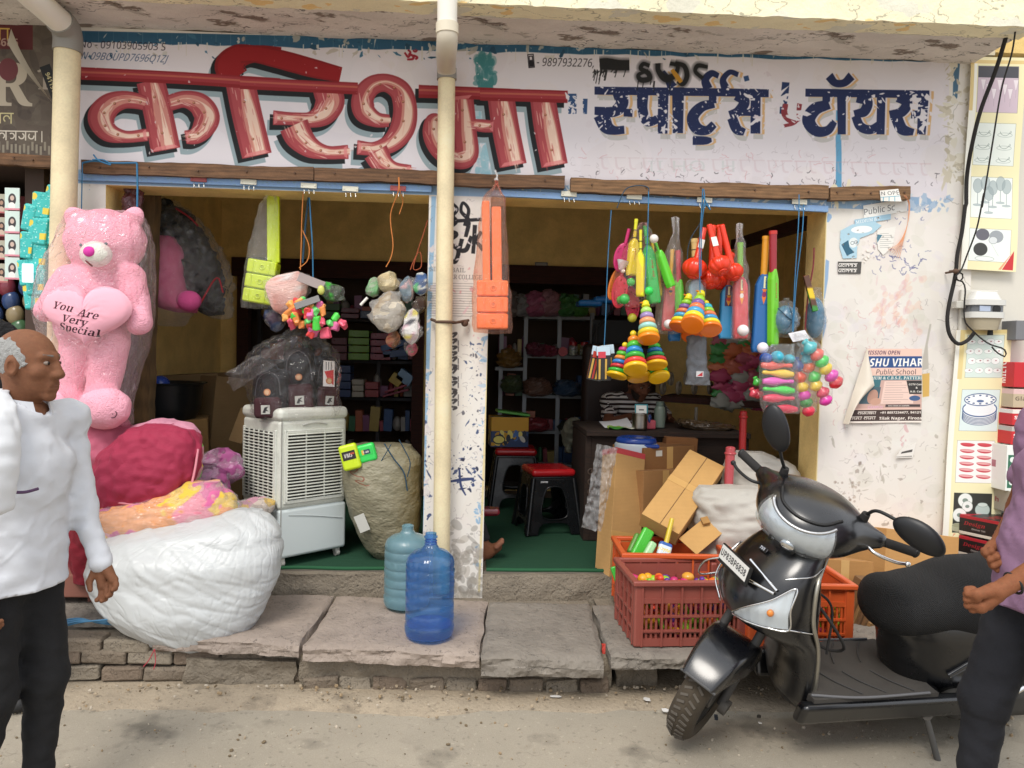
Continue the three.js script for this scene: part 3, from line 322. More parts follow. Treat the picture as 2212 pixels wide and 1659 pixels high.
const shop = thing('toy_shop', 'cream and white shop front with two open bays and a large painted signboard', 'shop');
{ // front wall: one slab with two openings; the face carries the painted board
const b = SLAB - 0.2, hole = (x0, x1) => [[x0, FLOOR - 0.03], [x1, FLOOR - 0.03], [x1, LINT], [x0, LINT]];
const s = new THREE.Shape([[WX0, b], [WX1, b], [WX1, CEIL], [WX0, CEIL]].map((p) => new THREE.Vector2(...p)));
for (const h of [hole(OL0, OL1), hole(OR0, OR1)]) s.holes.push(new THREE.Path(h.map((p) => new THREE.Vector2(...p))));
const face = new THREE.ShapeGeometry(s), p = face.attributes.position, uv = face.attributes.uv;
for (let i = 0; i < p.count; i++) uv.setXY(i, ((p.getX(i) - FX0) * FS) / 2048, 1 - ((FY1 - p.getY(i)) * FS) / FH);
mk('front_wall', face, facadeMat, shop, true);
const g = new THREE.ExtrudeGeometry(s, { depth: TH - 0.003, bevelEnabled: false }); g.translate(0, 0, -TH);
mk('reveal', g, creamMat, shop);
const X0 = WX0 + 0.02, X1 = WX1 - 0.02, H = CEIL - FLOOR + 0.1;
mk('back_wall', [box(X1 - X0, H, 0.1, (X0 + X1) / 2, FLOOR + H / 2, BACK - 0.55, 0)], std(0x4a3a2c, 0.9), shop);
// inner wall with the two cupboard niches
const nL = [at(528, 700, BACK).x, at(905, 700, BACK).x], nR = [at(1040, 700, BACK).x, at(1400, 700, BACK).x], nT = at(1000, 600, BACK).y;
const sI = new THREE.Shape([[X0, FLOOR], [X1, FLOOR], [X1, CEIL + 0.1], [X0, CEIL + 0.1]].map((q) => new THREE.Vector2(...q)));
for (const [a, c] of [nL, nR]) sI.holes.push(new THREE.Path([[a, FLOOR + 0.02], [c, FLOOR + 0.02], [c, nT], [a, nT]].map((q) => new THREE.Vector2(...q))));
const gi = new THREE.ExtrudeGeometry(sI, { depth: 0.12, bevelEnabled: false }); gi.translate(0, 0, BACK - 0.12);
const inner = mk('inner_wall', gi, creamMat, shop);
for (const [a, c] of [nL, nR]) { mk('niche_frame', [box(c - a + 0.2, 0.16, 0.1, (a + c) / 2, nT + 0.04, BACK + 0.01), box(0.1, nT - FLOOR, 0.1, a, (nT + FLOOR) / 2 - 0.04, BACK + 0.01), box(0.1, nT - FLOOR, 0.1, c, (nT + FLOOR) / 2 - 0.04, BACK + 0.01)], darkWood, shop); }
mk('side_wall', [box(0.1, H, -BACK + 0.6 - TH, X0 - 0.03, FLOOR + H / 2, (BACK - 0.6 - TH) / 2, 0)], creamMat, shop); mk('side_wall', [box(0.1, H, -BACK + 0.6 - TH, X1 + 0.03, FLOOR + H / 2, (BACK - 0.6 - TH) / 2, 0)], creamMat, shop);
mk('ceiling', [box(X1 - X0 + 0.2, 0.12, -BACK + 0.6, (X0 + X1) / 2, CEIL + 0.11, (BACK - 0.6) / 2, 0)], std(0xe4dcc4, 0.9), shop);
mk('shop_floor', [box(X1 - X0, 0.2, -BACK + 0.5, (X0 + X1) / 2, FLOOR - 0.1, (BACK - 0.5) / 2 - 0.012, 0)], std(0x6d665c, 0.95, { bumpMap: retile(lumps, 3), bumpScale: 0.003 }), shop);
// overhanging slab with a yellow front
const cz = 0.34, e1 = at(2192, 60, cz).x;
const un = new THREE.BoxGeometry(e1 + 5.2, 0.06, cz, 160, 1, 12).translate((e1 - 5.2) / 2, CEIL + 0.03, cz / 2);
warp(un, (q) => { if (q.y < CEIL + 0.01) q.y += 0.008 * N3(q.x * 2, q.z * 3, 1) + 0.004 * N3(q.x * 8, q.z * 9, 4); }); mk('canopy_underside', un, underMat, shop);
const fa = new THREE.BoxGeometry(e1 + 5.2 + 0.02, 0.9, 0.14, 200, 20, 1).translate((e1 - 5.2) / 2 + 0.01, CEIL + 0.45, cz + 0.072);
warp(fa, (q) => { q.z += 0.006 * N3(q.x * 3, q.y * 3, 7); if (q.y < CEIL + 0.02) q.y += 0.004 * N3(q.x * 5, 2, 9) + 0.003 * N3(q.x * 17, 2, 9) - 0.004; }); mk('canopy_fascia', fa, fasciaMat, shop);
mk('upper_wall', [box(10.4, 4.5, 0.3, -0.1, CEIL + 0.07 + 2.25, -0.16, 0)], creamMat, shop);
// long blue angle under the boards, with little screwed plates
for (const [a, b, c, d] of [[170, 378, 933, 404], [1062, 412, 1786, 447]]) { const p0 = at(a, b + 6, 0), p1 = at(c, d + 6, 0); const g2 = box(p1.x - p0.x, 0.035, 0.022, 0, 0, 0, 0.003); mk('blue_angle', T(g2, (p0.x + p1.x) / 2, (p0.y + p1.y) / 2, 0.012, 0, 0, Math.atan2(p1.y - p0.y, p1.x - p0.x)), std(0x86a9c9, 0.6, { map: data(256, 64, (u, v) => { const w = fbm(u, v, 10, 77, 4); return w > 0.3 ? [0.9, 0.88, 0.82] : [0.95 + 0.1 * w, 0.95 + 0.1 * w, 1]; }, [3, 10], true) }), shop); }
const plate = (x, y, red) => { const p = at(x, y, 0.03), g3 = [box(0.085, 0.028, 0.008, 0, 0, 0, 0.002)]; for (const sx of [-1, 1]) g3.push(T(cyl(0.004, 0.004, 0.006, 0, 0, 0, 8), sx * 0.034, 0, 0.005, Math.PI / 2)); const m = mk('bracket', g3, red ? plastic(0x9c4a4a, 0.6) : plastic(0xd6d4c4, 0.6), shop); m.position.copy(p); m.rotation.z = -0.03; const gg = []; for (const dx of [-0.026, 0, 0.026]) gg.push(bar([dx, -0.02, -0.006], [dx + 0.004, -0.045, 0.004], 0.0025, 6)); const h = mk('bracket_hook', gg, M.steel, shop); h.position.copy(p); };
for (const a of [[429, 387, 1], [537, 393], [667, 401], [757, 408], [860, 407, 1], [1229, 419], [1370, 425], [1522, 432], [1727, 436]]) plate(...a);
}
base(shop);
// wooden battens nailed along the front
function batten(name, label, a, b, h, mat, o = {}) {
const p0 = at(a[0], a[1], 0.03), p1 = at(b[0], b[1], 0.03), L = p0.distanceTo(p1), t = thing(name, label, 'batten', p0.clone().add(p1).multiplyScalar(0.5), 0, o.group);
const g = new THREE.BoxGeometry(L, h, 0.045, 60, 4, 2); warp(g, (q) => { q.y += 0.006 * N3(q.x * 2, 3, a[0]) + 0.003 * N3(q.x * 8, q.y * 20, a[0]); q.z += 0.002 * N3(q.x * 9, q.y * 30, 4); });
mk('board', g, mat, t).rotation.z = Math.atan2(p1.y - p0.y, p1.x - p0.x);
for (let i = 0; i < 5; i++) mk('nail', T(cyl(0.005, 0.005, 0.01, 0, 0, 0, 8), -L * 0.42 + L * 0.21 * i, 0.01 * N2(i, a[0]), 0.026, Math.PI / 2), M.iron, t).rotation.z = Math.atan2(p1.y - p0.y, p1.x - p0.x);
return t;
}
batten('wooden_batten', 'dark weathered batten over the teddy bear, left end of the shop front', [180, 362], [679, 377], 0.068, plankMat, { });
batten('wooden_batten', 'dark weathered batten passing behind the central white pipe', [681, 377], [1219, 395], 0.068, plankMat);
batten('wooden_batten', 'long pale batten with a rounded left end above the hanging bats', [1232, 400], [1786, 418], 0.074, plankMat2);
batten('wooden_batten', 'short knotted batten with a torn paper scrap at the far right end', [1790, 419], [1962, 420], 0.07, plankMat2);
batten('wooden_batten', 'brown batten below the dark signboard of the left neighbour shop', [-60, 343], [132, 350], 0.06, plankMat);

// ---------------------------------------------------------------- ground
const roadTex = data(1024, 1024, (u, v) => { const a = 0.74 + 0.06 * fbm(u, v, 4, 300, 4), g = fbm(u, v, 60, 310, 2), s = g > 0.45 ? -0.07 : g < -0.5 ? 0.05 : 0, t = Math.max(0, fbm(u, v, 7, 330, 4) - 0.2) * 0.45, k = a + s + 0.06 * (R() - 0.5) - t; const cr = Math.abs(fbm(u, v, 2, 350, 5)) < 0.0015 ? 0.88 : 1; return [k * cr, k * 0.965 * cr, k * 0.9 * cr]; }, [0.4, 0.4], true);
const dirtTex = data(1024, 1024, (u, v) => { const a = 0.73 + 0.08 * fbm(u, v, 6, 400, 5), g = fbm(u, v, 70, 410, 2), s = g > 0.4 ? -0.08 : g < -0.55 ? 0.06 : 0, t = Math.max(0, fbm(u, v, 8, 430, 5) - 0.15) * 0.36, k = a + s + 0.07 * (R() - 0.5) - t; return [k, k * 0.96, k * 0.9]; }, [0.5, 0.5], true);
const roadMat = std(0xdad6ce, 0.95, { map: roadTex, bumpMap: retile(grain, 8), bumpScale: 0.004 }), dirtMat = std(0xe0d6c6, 0.97, { map: dirtTex, bumpMap: retile(lumps, 5), bumpScale: 0.006 });
{
tag(mk('road', new THREE.PlaneGeometry(160, 160, 2, 2).rotateX(-Math.PI / 2).translate(0, -0.004, 30), roadMat), null, null, null, 'structure');
const far = onY(900, 1560, 0).z, g = new THREE.PlaneGeometry(12, 1, 200, 16); // dusty shoulder with a ragged edge along the kerb
warp(g, (q) => { const v = 0.5 - q.y, e = far + 0.05 * N2(q.x * 1.1, 3) + 0.02 * N2(q.x * 5, 8); const z = -0.6 + (e + 0.6) * v; q.set(q.x, -0.012 + 0.018 * Math.min(1, (1 - v) * 9) + 0.03 * Math.max(0, 1 - (z - 0.1) / Math.max(0.1, e - 0.1)) ** 2 * (0.6 + 0.4 * N2(q.x * 2, z * 3)) + 0.003 * N2(q.x * 9, z * 9) * (1 - v), z); });
tag(mk('dirt_shoulder', g, dirtMat), null, null, null, 'structure');
const q = rng(66), gm = new THREE.InstancedMesh(new THREE.IcosahedronGeometry(1, 0), std(0xb0a594, 0.95), 2600), mm = new THREE.Matrix4(); gm.name = 'gravel'; // grit, thickest along the kerb
for (let i = 0; i < 2600; i++) { const x = -3.4 + 6.8 * q(), d = q() ** 2.2, z = 0.82 + 0.9 * d + 0.6 * d * d, r = 0.0018 + 0.0075 * q() ** 4; mm.compose(V(x, r * 0.4 + (z < far ? 0.008 + 0.014 * (1 - (z - 0.8) / (far - 0.8)) : -0.003), z), new THREE.Quaternion().setFromEuler(new THREE.Euler(q() * 6, q() * 6, q() * 6)), V(r, r * 0.7, r * 1.2)); gm.setMatrixAt(i, mm); gm.setColorAt(i, C([0xffffff, 0xd8c8b0, 0xa09684, 0xe8e0d4][i % 4])); }
scene.add(tag(gm, 'fine grit and pebbles strewn along the dusty kerb', 'gravel', null, 'stuff'));
}
// ---------------------------------------------------------------- step of stone slabs on mortar and brick
const stoneTex = (o, r, g, b) => data(512, 512, (u, v) => { const a = 0.95 + 0.12 * fbm(u, v, 4, o, 5) + 0.05 * (R() - 0.5), f = fbm(u, v, 9, o + 40, 4), w = f > 0.35 ? 0.92 : f < -0.4 ? 1.05 : 1, c = Math.abs(fbm(u, v, 3, o + 80, 5)) < 0.007 ? 0.72 : 1; return [r * a * w * c, g * a * w * c, b * a * w * c]; }, [1.3, 1.3], true);
const stoneA = std(0xffffff, 0.92, { map: stoneTex(500, 0.62, 0.565, 0.52), bumpMap: retile(lumps, 4), bumpScale: 0.008 }), stoneB = std(0xffffff, 0.92, { map: stoneTex(560, 0.53, 0.5, 0.46), bumpMap: retile(lumps, 3), bumpScale: 0.01 });
const mortarMat = std(0xffffff, 0.95, { map: stoneTex(620, 0.53, 0.49, 0.43), bumpMap: retile(lumps, 5), bumpScale: 0.012 }), brickMat = [0, 1, 2].map((i) => std(0xffffff, 0.95, { map: stoneTex(700 + i * 30, [0.52, 0.56, 0.5][i], [0.47, 0.52, 0.44][i], [0.41, 0.46, 0.38][i]), bumpMap: retile(lumps, 6), bumpScale: 0.01 }));
const plinth = thing('stone_step', null, null); plinth.userData.kind = 'structure';
function slab(bl, br, fr, fl, mat, th = 0.065, h = SLAB, s = 1) { // corners are photograph pixels on the slab's top
const c = [bl, br, fr, fl].map((p) => onY(p[0], p[1], h)), g = new THREE.BoxGeometry(1, th, 1, 90, 6, 24);
warp(g, (q) => {
const u = q.x + 0.5, v = q.z + 0.5, top = q.y > 0, a = c[0].clone().lerp(c[1], u), b = c[3].clone().lerp(c[2], u), p = a.lerp(b, v), e = Math.min(u, 1 - u, v, 1 - v), y = q.y;
const f = v > 0.999 || u < 0.001 || u > 0.999 ? 1 : 0; q.set(p.x, h - th / 2 + y, p.z);
if (f) { const k = 0.015 * N3(q.x * 4 + s, q.y * 14, q.z * 4) + 0.006 * N3(q.x * 14, q.y * 34, s) + 0.003 * N3(q.x * 40, q.y * 60, s); q.z += v > 0.999 ? k : 0; if (v < 0.999) q.x += k * 0.6 * (u < 0.5 ? -1 : 1); }
if (top) q.y += 0.004 * N3(q.x * 3, q.z * 3, s) + 0.0025 * N3(q.x * 9, q.z * 9, s) - (e < 0.03 ? 0.012 * (1 - e / 0.03) : 0);
});
return mk('stone_slab', toCreasedNormals(g, 0.7), mat, plinth);
}
slab([352, 1278], [722, 1283], [646, 1391], [330, 1376], stoneA, 0.06, SLAB, 1);
slab([730, 1284], [1052, 1294], [1036, 1412], [655, 1395], stoneA, 0.065, SLAB, 2);
slab([1058, 1296], [1274, 1301], [1304, 1424], [1040, 1418], stoneB, 0.085, SLAB - 0.005, 3);
slab([1280, 1302], [1640, 1330], [1690, 1420], [1320, 1416], stoneB, 0.06, SLAB + 0.004, 4);
slab([1645, 1326], [2240, 1350], [2330, 1440], [1695, 1424], stoneB, 0.06, SLAB, 5);
slab([-80, 1282], [348, 1280], [326, 1340], [-120, 1340], stoneB, 0.06, SLAB - 0.01, 6);
{
const z0 = onY(700, 1391, SLAB).z;
const th = (x0, x1, z, s) => { const g = new THREE.BoxGeometry(x1 - x0, FLOOR - SLAB + 0.12, 0.16 + z, 50, 6, 6); warp(g, (q) => { if (q.z > 0.05) q.z += 0.012 * N3(q.x * 5, q.y * 12, s) + (q.y > 0.04 ? -0.01 : 0); if (q.y > 0.06) q.y += 0.005 * N3(q.x * 4, q.z * 9, s + 3); }); g.translate((x0 + x1) / 2, (FLOOR + SLAB) / 2 - 0.067, z / 2 - 0.07); return g; };
mk('threshold', th(OL0, OL1, 0.03, 1), mortarMat, plinth); mk('threshold', th(OR0, OR1, 0.03, 5), mortarMat, plinth);
const body = (x0, x1, z, h0, h1, s) => { const g = new THREE.BoxGeometry(x1 - x0, h1 - h0, 0.9, 60, 8, 6); warp(g, (q) => { const e = 0.5 + 0.5 * N3(q.x * 1.5, q.y * 3, s); if (q.z > 0.4) q.z += 0.014 * N3(q.x * 4, q.y * 8, s) + 0.008 * N3(q.x * 15, q.y * 20, s); if (Math.abs(q.x) > (x1 - x0) / 2 - 0.01) q.x += 0.012 * N3(q.y * 12, q.z * 9, s); }); return g.translate((x0 + x1) / 2, (h0 + h1) / 2, z - 0.45); };
const xs = (x, y) => onY(x, y, 0.08).x;
mk('mortar', [body(xs(660, 1430), xs(1320, 1450), z0 - 0.03, -0.02, SLAB - 0.055, 2), body(xs(1330, 1440), xs(1418, 1440), z0 - 0.06, -0.02, SLAB - 0.04, 7), body(-4.2, xs(640, 1400), z0 - 0.16, -0.02, SLAB - 0.055, 11), body(xs(1780, 1440), 4.4, z0 - 0.2, -0.02, SLAB - 0.05, 14), body(xs(420, 1420), xs(652, 1420), z0 - 0.06, -0.02, SLAB - 0.1, 17)], mortarMat, plinth);
// bricks along the foot
const brick = (x, y, l, h, z, i) => { const g = new RoundedBoxGeometry(l, h, 0.11, 3, 0.012); warp(g, (q) => { q.z += 0.008 * N3(q.x * 14 + i, q.y * 30, i); q.y += 0.006 * N3(q.x * 12, i, 3); q.x += 0.004 * N3(q.y * 40, i, 9); }); const m = mk('brick', g, brickMat[i % 3], plinth); m.position.set(x, y, z); m.rotation.set(0, rr(-0.05, 0.05), rr(-0.025, 0.025)); };
let k = 0; for (let px = 655; px < 1310;) { const w = rr(66, 88), p = onY(px + w / 2, 1478 + (px - 655) * 0.014, 0.012); brick(p.x, 0.028, (w - 4) * (eye.z - p.z) / FPX, 0.062, p.z - 0.02, k++); px += w; }
for (const [y, h, zo, st] of [[1402, 0.045, -0.02, 160], [1362, 0.115, -0.05, 130], [1336, 0.165, -0.06, 170]]) for (let px = st - 60; px < 640;) { const w = rr(80, 96), p = onY(px + w / 2, y, h); brick(p.x, h, (w - 6) * (eye.z - p.z) / FPX, 0.062, z0 - 0.13 + zo * 0.3, k++); px += w; }
for (let px = 430; px < 650;) { const w = rr(66, 84), p = onY(px + w / 2, 1440, 0.01); brick(p.x, 0.02, (w - 5) * (eye.z - p.z) / FPX, 0.05, p.z - 0.05, k++); px += w; }
}
base(plinth);
// ---------------------------------------------------------------- pipes
const pvc = std(0xe3d8bd, 0.5, { map: wash(0.98, 0.96, 0.9, 33) }), pvcW = std(0xe4e0d6, 0.45), pvcGrey = std(0x8d8a84, 0.55);
const down = (a, b, h) => { const d = b.clone().sub(a); return a.clone().addScaledVector(d, (h - a.y) / d.y); };
{
const t = thing('drain_pipe', 'cream plastic drain pipe on the pillar between the two bays', 'pipe'), a = at(965, 165, 0.085), b = at(954, 1150, 0.085);
mk('lower_pipe', bar(a, down(a, b, SLAB + 0.004), 0.0455, 28), pvc, t);
const P = [at(967, -120, 0.555), at(966, 62, 0.555)]; mk('upper_pipe', bar(P[0], P[1], 0.047, 28), pvcW, t);
mk('elbow', tube([P[1], at(966, 84, 0.55), at(965, 104, 0.5), at(964, 122, 0.3), at(964, 140, 0.14), at(965, 158, 0.085)], 0.05, 30, 24), std(0xc9c0ae, 0.5), t);
mk('collar', [bar(at(966, 52, 0.555), at(966, 74, 0.555), 0.0535, 28)], std(0xd8cfba, 0.5), t); mk('collar', [bar(at(965, 148, 0.087), at(965, 172, 0.085), 0.0525, 28)], pvcGrey, t);
const s = at(962, 696, 0.085); mk('clamp', [T(new THREE.TorusGeometry(0.049, 0.008, 8, 24), s.x, s.y, s.z, Math.PI / 2), bar(at(983, 697, 0.09), at(1012, 692, 0.02), 0.008), bar(at(942, 694, 0.1), at(932, 690, 0.02), 0.008), ball(0.02, 0.02, 0.015, ...at(1004, 698, 0.04).toArray(), 10)], M.iron, t); base(t);
const u = thing('drain_pipe', 'thick cream drain pipe at the left corner beside the dark signboard', 'pipe'), c = at(146, 110, 0.16), d = at(131, 720, 0.16);
mk('lower_pipe', bar(c, down(c, d, SLAB), 0.0615, 28), pvc, u); mk('collar', tube([at(146, 112, 0.16), at(147, 84, 0.16), at(142, 62, 0.19), at(128, 44, 0.25)], 0.069, 20, 24), pvcGrey, u);
mk('upper_pipe', bar(at(130, 46, 0.245), at(10, -60, 0.62), 0.06, 28), pvcW, u); base(u);
}
// ---------------------------------------------------------------- flat printed things on the wall
function quadGeo(cs, z, nu = 10, nv = 14, th = 0.0015, curl = () => 0, one = 0) { // a thin sheet between four photograph pixels on the plane z
const c = cs.map((p) => at(p[0], p[1], z)), g = one ? new THREE.PlaneGeometry(1, 1, nu, nv) : new THREE.BoxGeometry(1, 1, 1, nu, nv, 1);
return warp(g, (q) => { const u = q.x + 0.5, v = 0.5 - q.y, f = q.z > 0 ? 1 : 0, p = c[0].clone().lerp(c[1], u).lerp(c[3].clone().lerp(c[2], u), v); p.z = z + f * th + curl(u, v); q.copy(p); });
}
function print(name, label, cat, cs, z, w, h, draw, o = {}) { const t = o.parent ?? scene, m = mk(name, quadGeo(cs, z, 12, 20, 0.002, o.curl, o.cut), std(0xffffff, o.rough ?? 0.6, { map: tex(w, h, draw), alphaTest: o.cut ?? 0 }), t, true); if (!o.parent) tag(m, label, cat, o.group); return m; }
const yb = (x, w, h) => { const g = x.createLinearGradient(0, 0, 0, h); x.fillStyle = '#ece4b8'; x.fillRect(0, 0, w, h); x.fillStyle = '#f0efe4'; x.fillRect(0, 0, w * 0.12, h); };
const frame = (x, a, b, c, d, bg) => { x.fillStyle = bg; x.fillRect(a, b, c - a, d - b); x.strokeStyle = 'rgba(70,74,60,.8)'; x.lineWidth = 1.5; x.strokeRect(a, b, c - a, d - b); };
const ell = (x, a, b, rx, ry, f, s, lw = 2, rot = 0) => { x.beginPath(); x.ellipse(a, b, rx, ry, rot, 0, 7); if (f) { x.fillStyle = f; x.fill(); } if (s) { x.strokeStyle = s; x.lineWidth = lw; x.stroke(); } };
print('crockery_banner', 'tall yellow banner of glassware pictures above the electric meter', 'banner', [[2097, 123], [2214, 125], [2193, 588], [2074, 581]], 0.02, 360, 1430, (x, w, h) => {
yb(x, w, h); x.fillStyle = '#dcc488'; x.fillRect(0, 20, 24, 340); x.fillRect(0, 20, w, 24);
frame(x, 50, 60, 320, 370, '#cbb9c6'); x.fillStyle = '#4a4a52'; x.fillRect(52, 62, 266, 76); for (let i = 0; i < 7; i++) { x.fillStyle = 'rgba(255,255,255,.5)'; x.beginPath(); const X = 70 + i * 36, Y = 150 + (i % 3) * 30; x.moveTo(X, Y); x.lineTo(X + 34, Y); x.lineTo(X + 20, Y + 70); x.lineTo(X + 16, Y + 70); x.fill(); x.strokeStyle = '#9d8f9c'; x.stroke(); x.beginPath(); x.moveTo(X + 18, Y + 70); x.lineTo(X + 18, Y + 120); x.stroke(); }
frame(x, 50, 440, 318, 720, '#e4ebe4'); for (let i = 0; i < 6; i++) { const X = 110 + (i % 2) * 140, Y = 490 + Math.floor(i / 2) * 86; ell(x, X, Y + 26, 48, 14, null, '#a9b5ae', 3); x.strokeStyle = '#7f8f88'; x.lineWidth = 3; x.beginPath(); x.arc(X, Y - 4, 34, 0.2, 2.9); x.stroke(); x.beginPath(); x.arc(X + 30, Y + 6, 10, -1, 2); x.stroke(); }
frame(x, 46, 800, 318, 1076, '#e7eee9'); for (const [X, Y] of [[90, 890], [140, 870], [190, 900], [240, 870], [280, 890], [165, 940]]) { ell(x, X, Y - 30, 30, 48, 'rgba(140,156,160,.55)', '#8a979b', 2); x.strokeStyle = '#7e8b90'; x.lineWidth = 3; x.beginPath(); x.moveTo(X, Y + 18); x.lineTo(X, Y + 96); x.stroke(); ell(x, X, Y + 100, 28, 7, 'rgba(150,165,170,.6)', '#8a979b', 1.5); }
frame(x, 44, 1150, 316, 1370, '#e6ede8'); ell(x, 130, 1190, 44, 40, '#66666f'); ell(x, 220, 1200, 46, 42, '#9aa0a6'); ell(x, 200, 1225, 28, 24, '#d5dadc', '#8f9599', 3); ell(x, 120, 1290, 46, 44, '#3f403f'); ell(x, 150, 1352, 62, 16, null, '#a8b0aa', 3); x.strokeStyle = '#c3ccc8'; x.lineWidth = 3; x.beginPath(); x.moveTo(190, 1250); x.lineTo(240, 1330); x.stroke();
x.fillStyle = '#c8363a'; x.beginPath(); x.moveTo(340, 1290); x.lineTo(340, 1420); x.lineTo(268, 1420); x.fill(); x.fillStyle = '#e9a37c'; x.beginPath(); x.moveTo(330, 1300); x.lineTo(262, 1420); x.lineTo(244, 1420); x.fill();
}, { curl: (u, v) => 0.006 * Math.sin(v * 9) });
print('crockery_banner', 'tall yellow banner of plates and bowls pictures below the electric meter', 'banner', [[2062, 713], [2184, 712], [2158, 1163], [2031, 1158]], 0.02, 400, 1400, (x, w, h) => {
yb(x, w, h); x.fillStyle = '#e2cf92'; x.fillRect(36, 0, 34, 330); x.fillRect(36, 0, 340, 26);
frame(x, 90, 36, 350, 320, '#d4e3dc'); for (let i = 0; i < 16; i++) { const X = 120 + (i % 4) * 62 + 10 * Math.sin(i), Y = 80 + Math.floor(i / 4) * 64; ell(x, X, Y, 30, 15 + (i % 3) * 4, '#f1f3f0', '#a9b5b1', 2); ell(x, X + 4, Y - 2, 7, 4, i % 3 ? '#b07c80' : '#8e4f58'); }
frame(x, 80, 400, 346, 680, '#dbe9e8'); for (let i = 0; i < 6; i++) ell(x, 214, 590 - i * 9, 118, 50, '#e8ecee', '#42587f', 4); ell(x, 214, 530, 118, 52, '#eef1f3', '#4a6492', 8); x.fillStyle = '#e9edf0'; x.beginPath(); x.moveTo(104, 470); x.lineTo(322, 470); x.lineTo(290, 560); x.lineTo(136, 560); x.fill(); ell(x, 213, 468, 110, 40, '#f2f5f6', '#3f5887', 6); for (let i = 0; i < 12; i++) ell(x, 213 + 92 * Math.cos(i * 0.52), 468 + 28 * Math.sin(i * 0.52), 9, 5, '#4d648f'); ell(x, 213, 478, 26, 9, '#5a719b');
frame(x, 76, 745, 336, 1030, '#f0ece9'); for (let i = 0; i < 6; i++) for (let k = 0; k < 2; k++) { const X = 148 + k * 118, Y = 770 + i * 43; x.fillStyle = '#c23b48'; x.beginPath(); x.ellipse(X, Y, 50, 17, 0.06, 0, 3.3); x.fill(); ell(x, X, Y, 50, 8, i ? '#e3a7a8' : '#cf4a54', '#b44350', 2, 0.06); }
frame(x, 72, 1100, 332, 1370, '#33342f'); for (const [X, Y, r] of [[150, 1150, 48], [166, 1190, 36], [116, 1250, 46]]) { ell(x, X, Y, r, r, '#e6e9e4', '#a7b0a4', 3); ell(x, X, Y, r * 0.4, r * 0.3, '#7f8f84'); } ell(x, 270, 1210, 50, 44, '#b9c7c0', '#768a80', 3); ell(x, 270, 1176, 34, 14, '#cfd9d2', '#768a80', 2); for (const [X, Y] of [[110, 1330], [200, 1310], [280, 1320], [240, 1270]]) for (let i = 0; i < 4; i++) ell(x, X, Y + 16 - i * 8, 42, 16, '#9a9a7e', '#d0cfb4', 2); ell(x, 210, 1300, 26, 30, '#dfe4dd', '#9aa89e', 2);
x.fillStyle = '#b8383c'; x.beginPath(); x.moveTo(380, 1270); x.lineTo(380, 1388); x.lineTo(290, 1388); x.fill(); x.fillStyle = '#e2a184'; x.beginPath(); x.moveTo(360, 1290); x.lineTo(280, 1388); x.lineTo(262, 1388); x.fill(); x.beginPath(); x.moveTo(84, 1376); x.lineTo(100, 1376); x.lineTo(76, 1400); x.fill();
}, { curl: (u, v) => 0.006 * Math.sin(v * 7 + 1) + (u < 0.1 ? 0.012 * (1 - u * 10) : 0) });
const crS = crop(2060, 840, 0.33761), crT = crop(2060, 420, 0.28935);
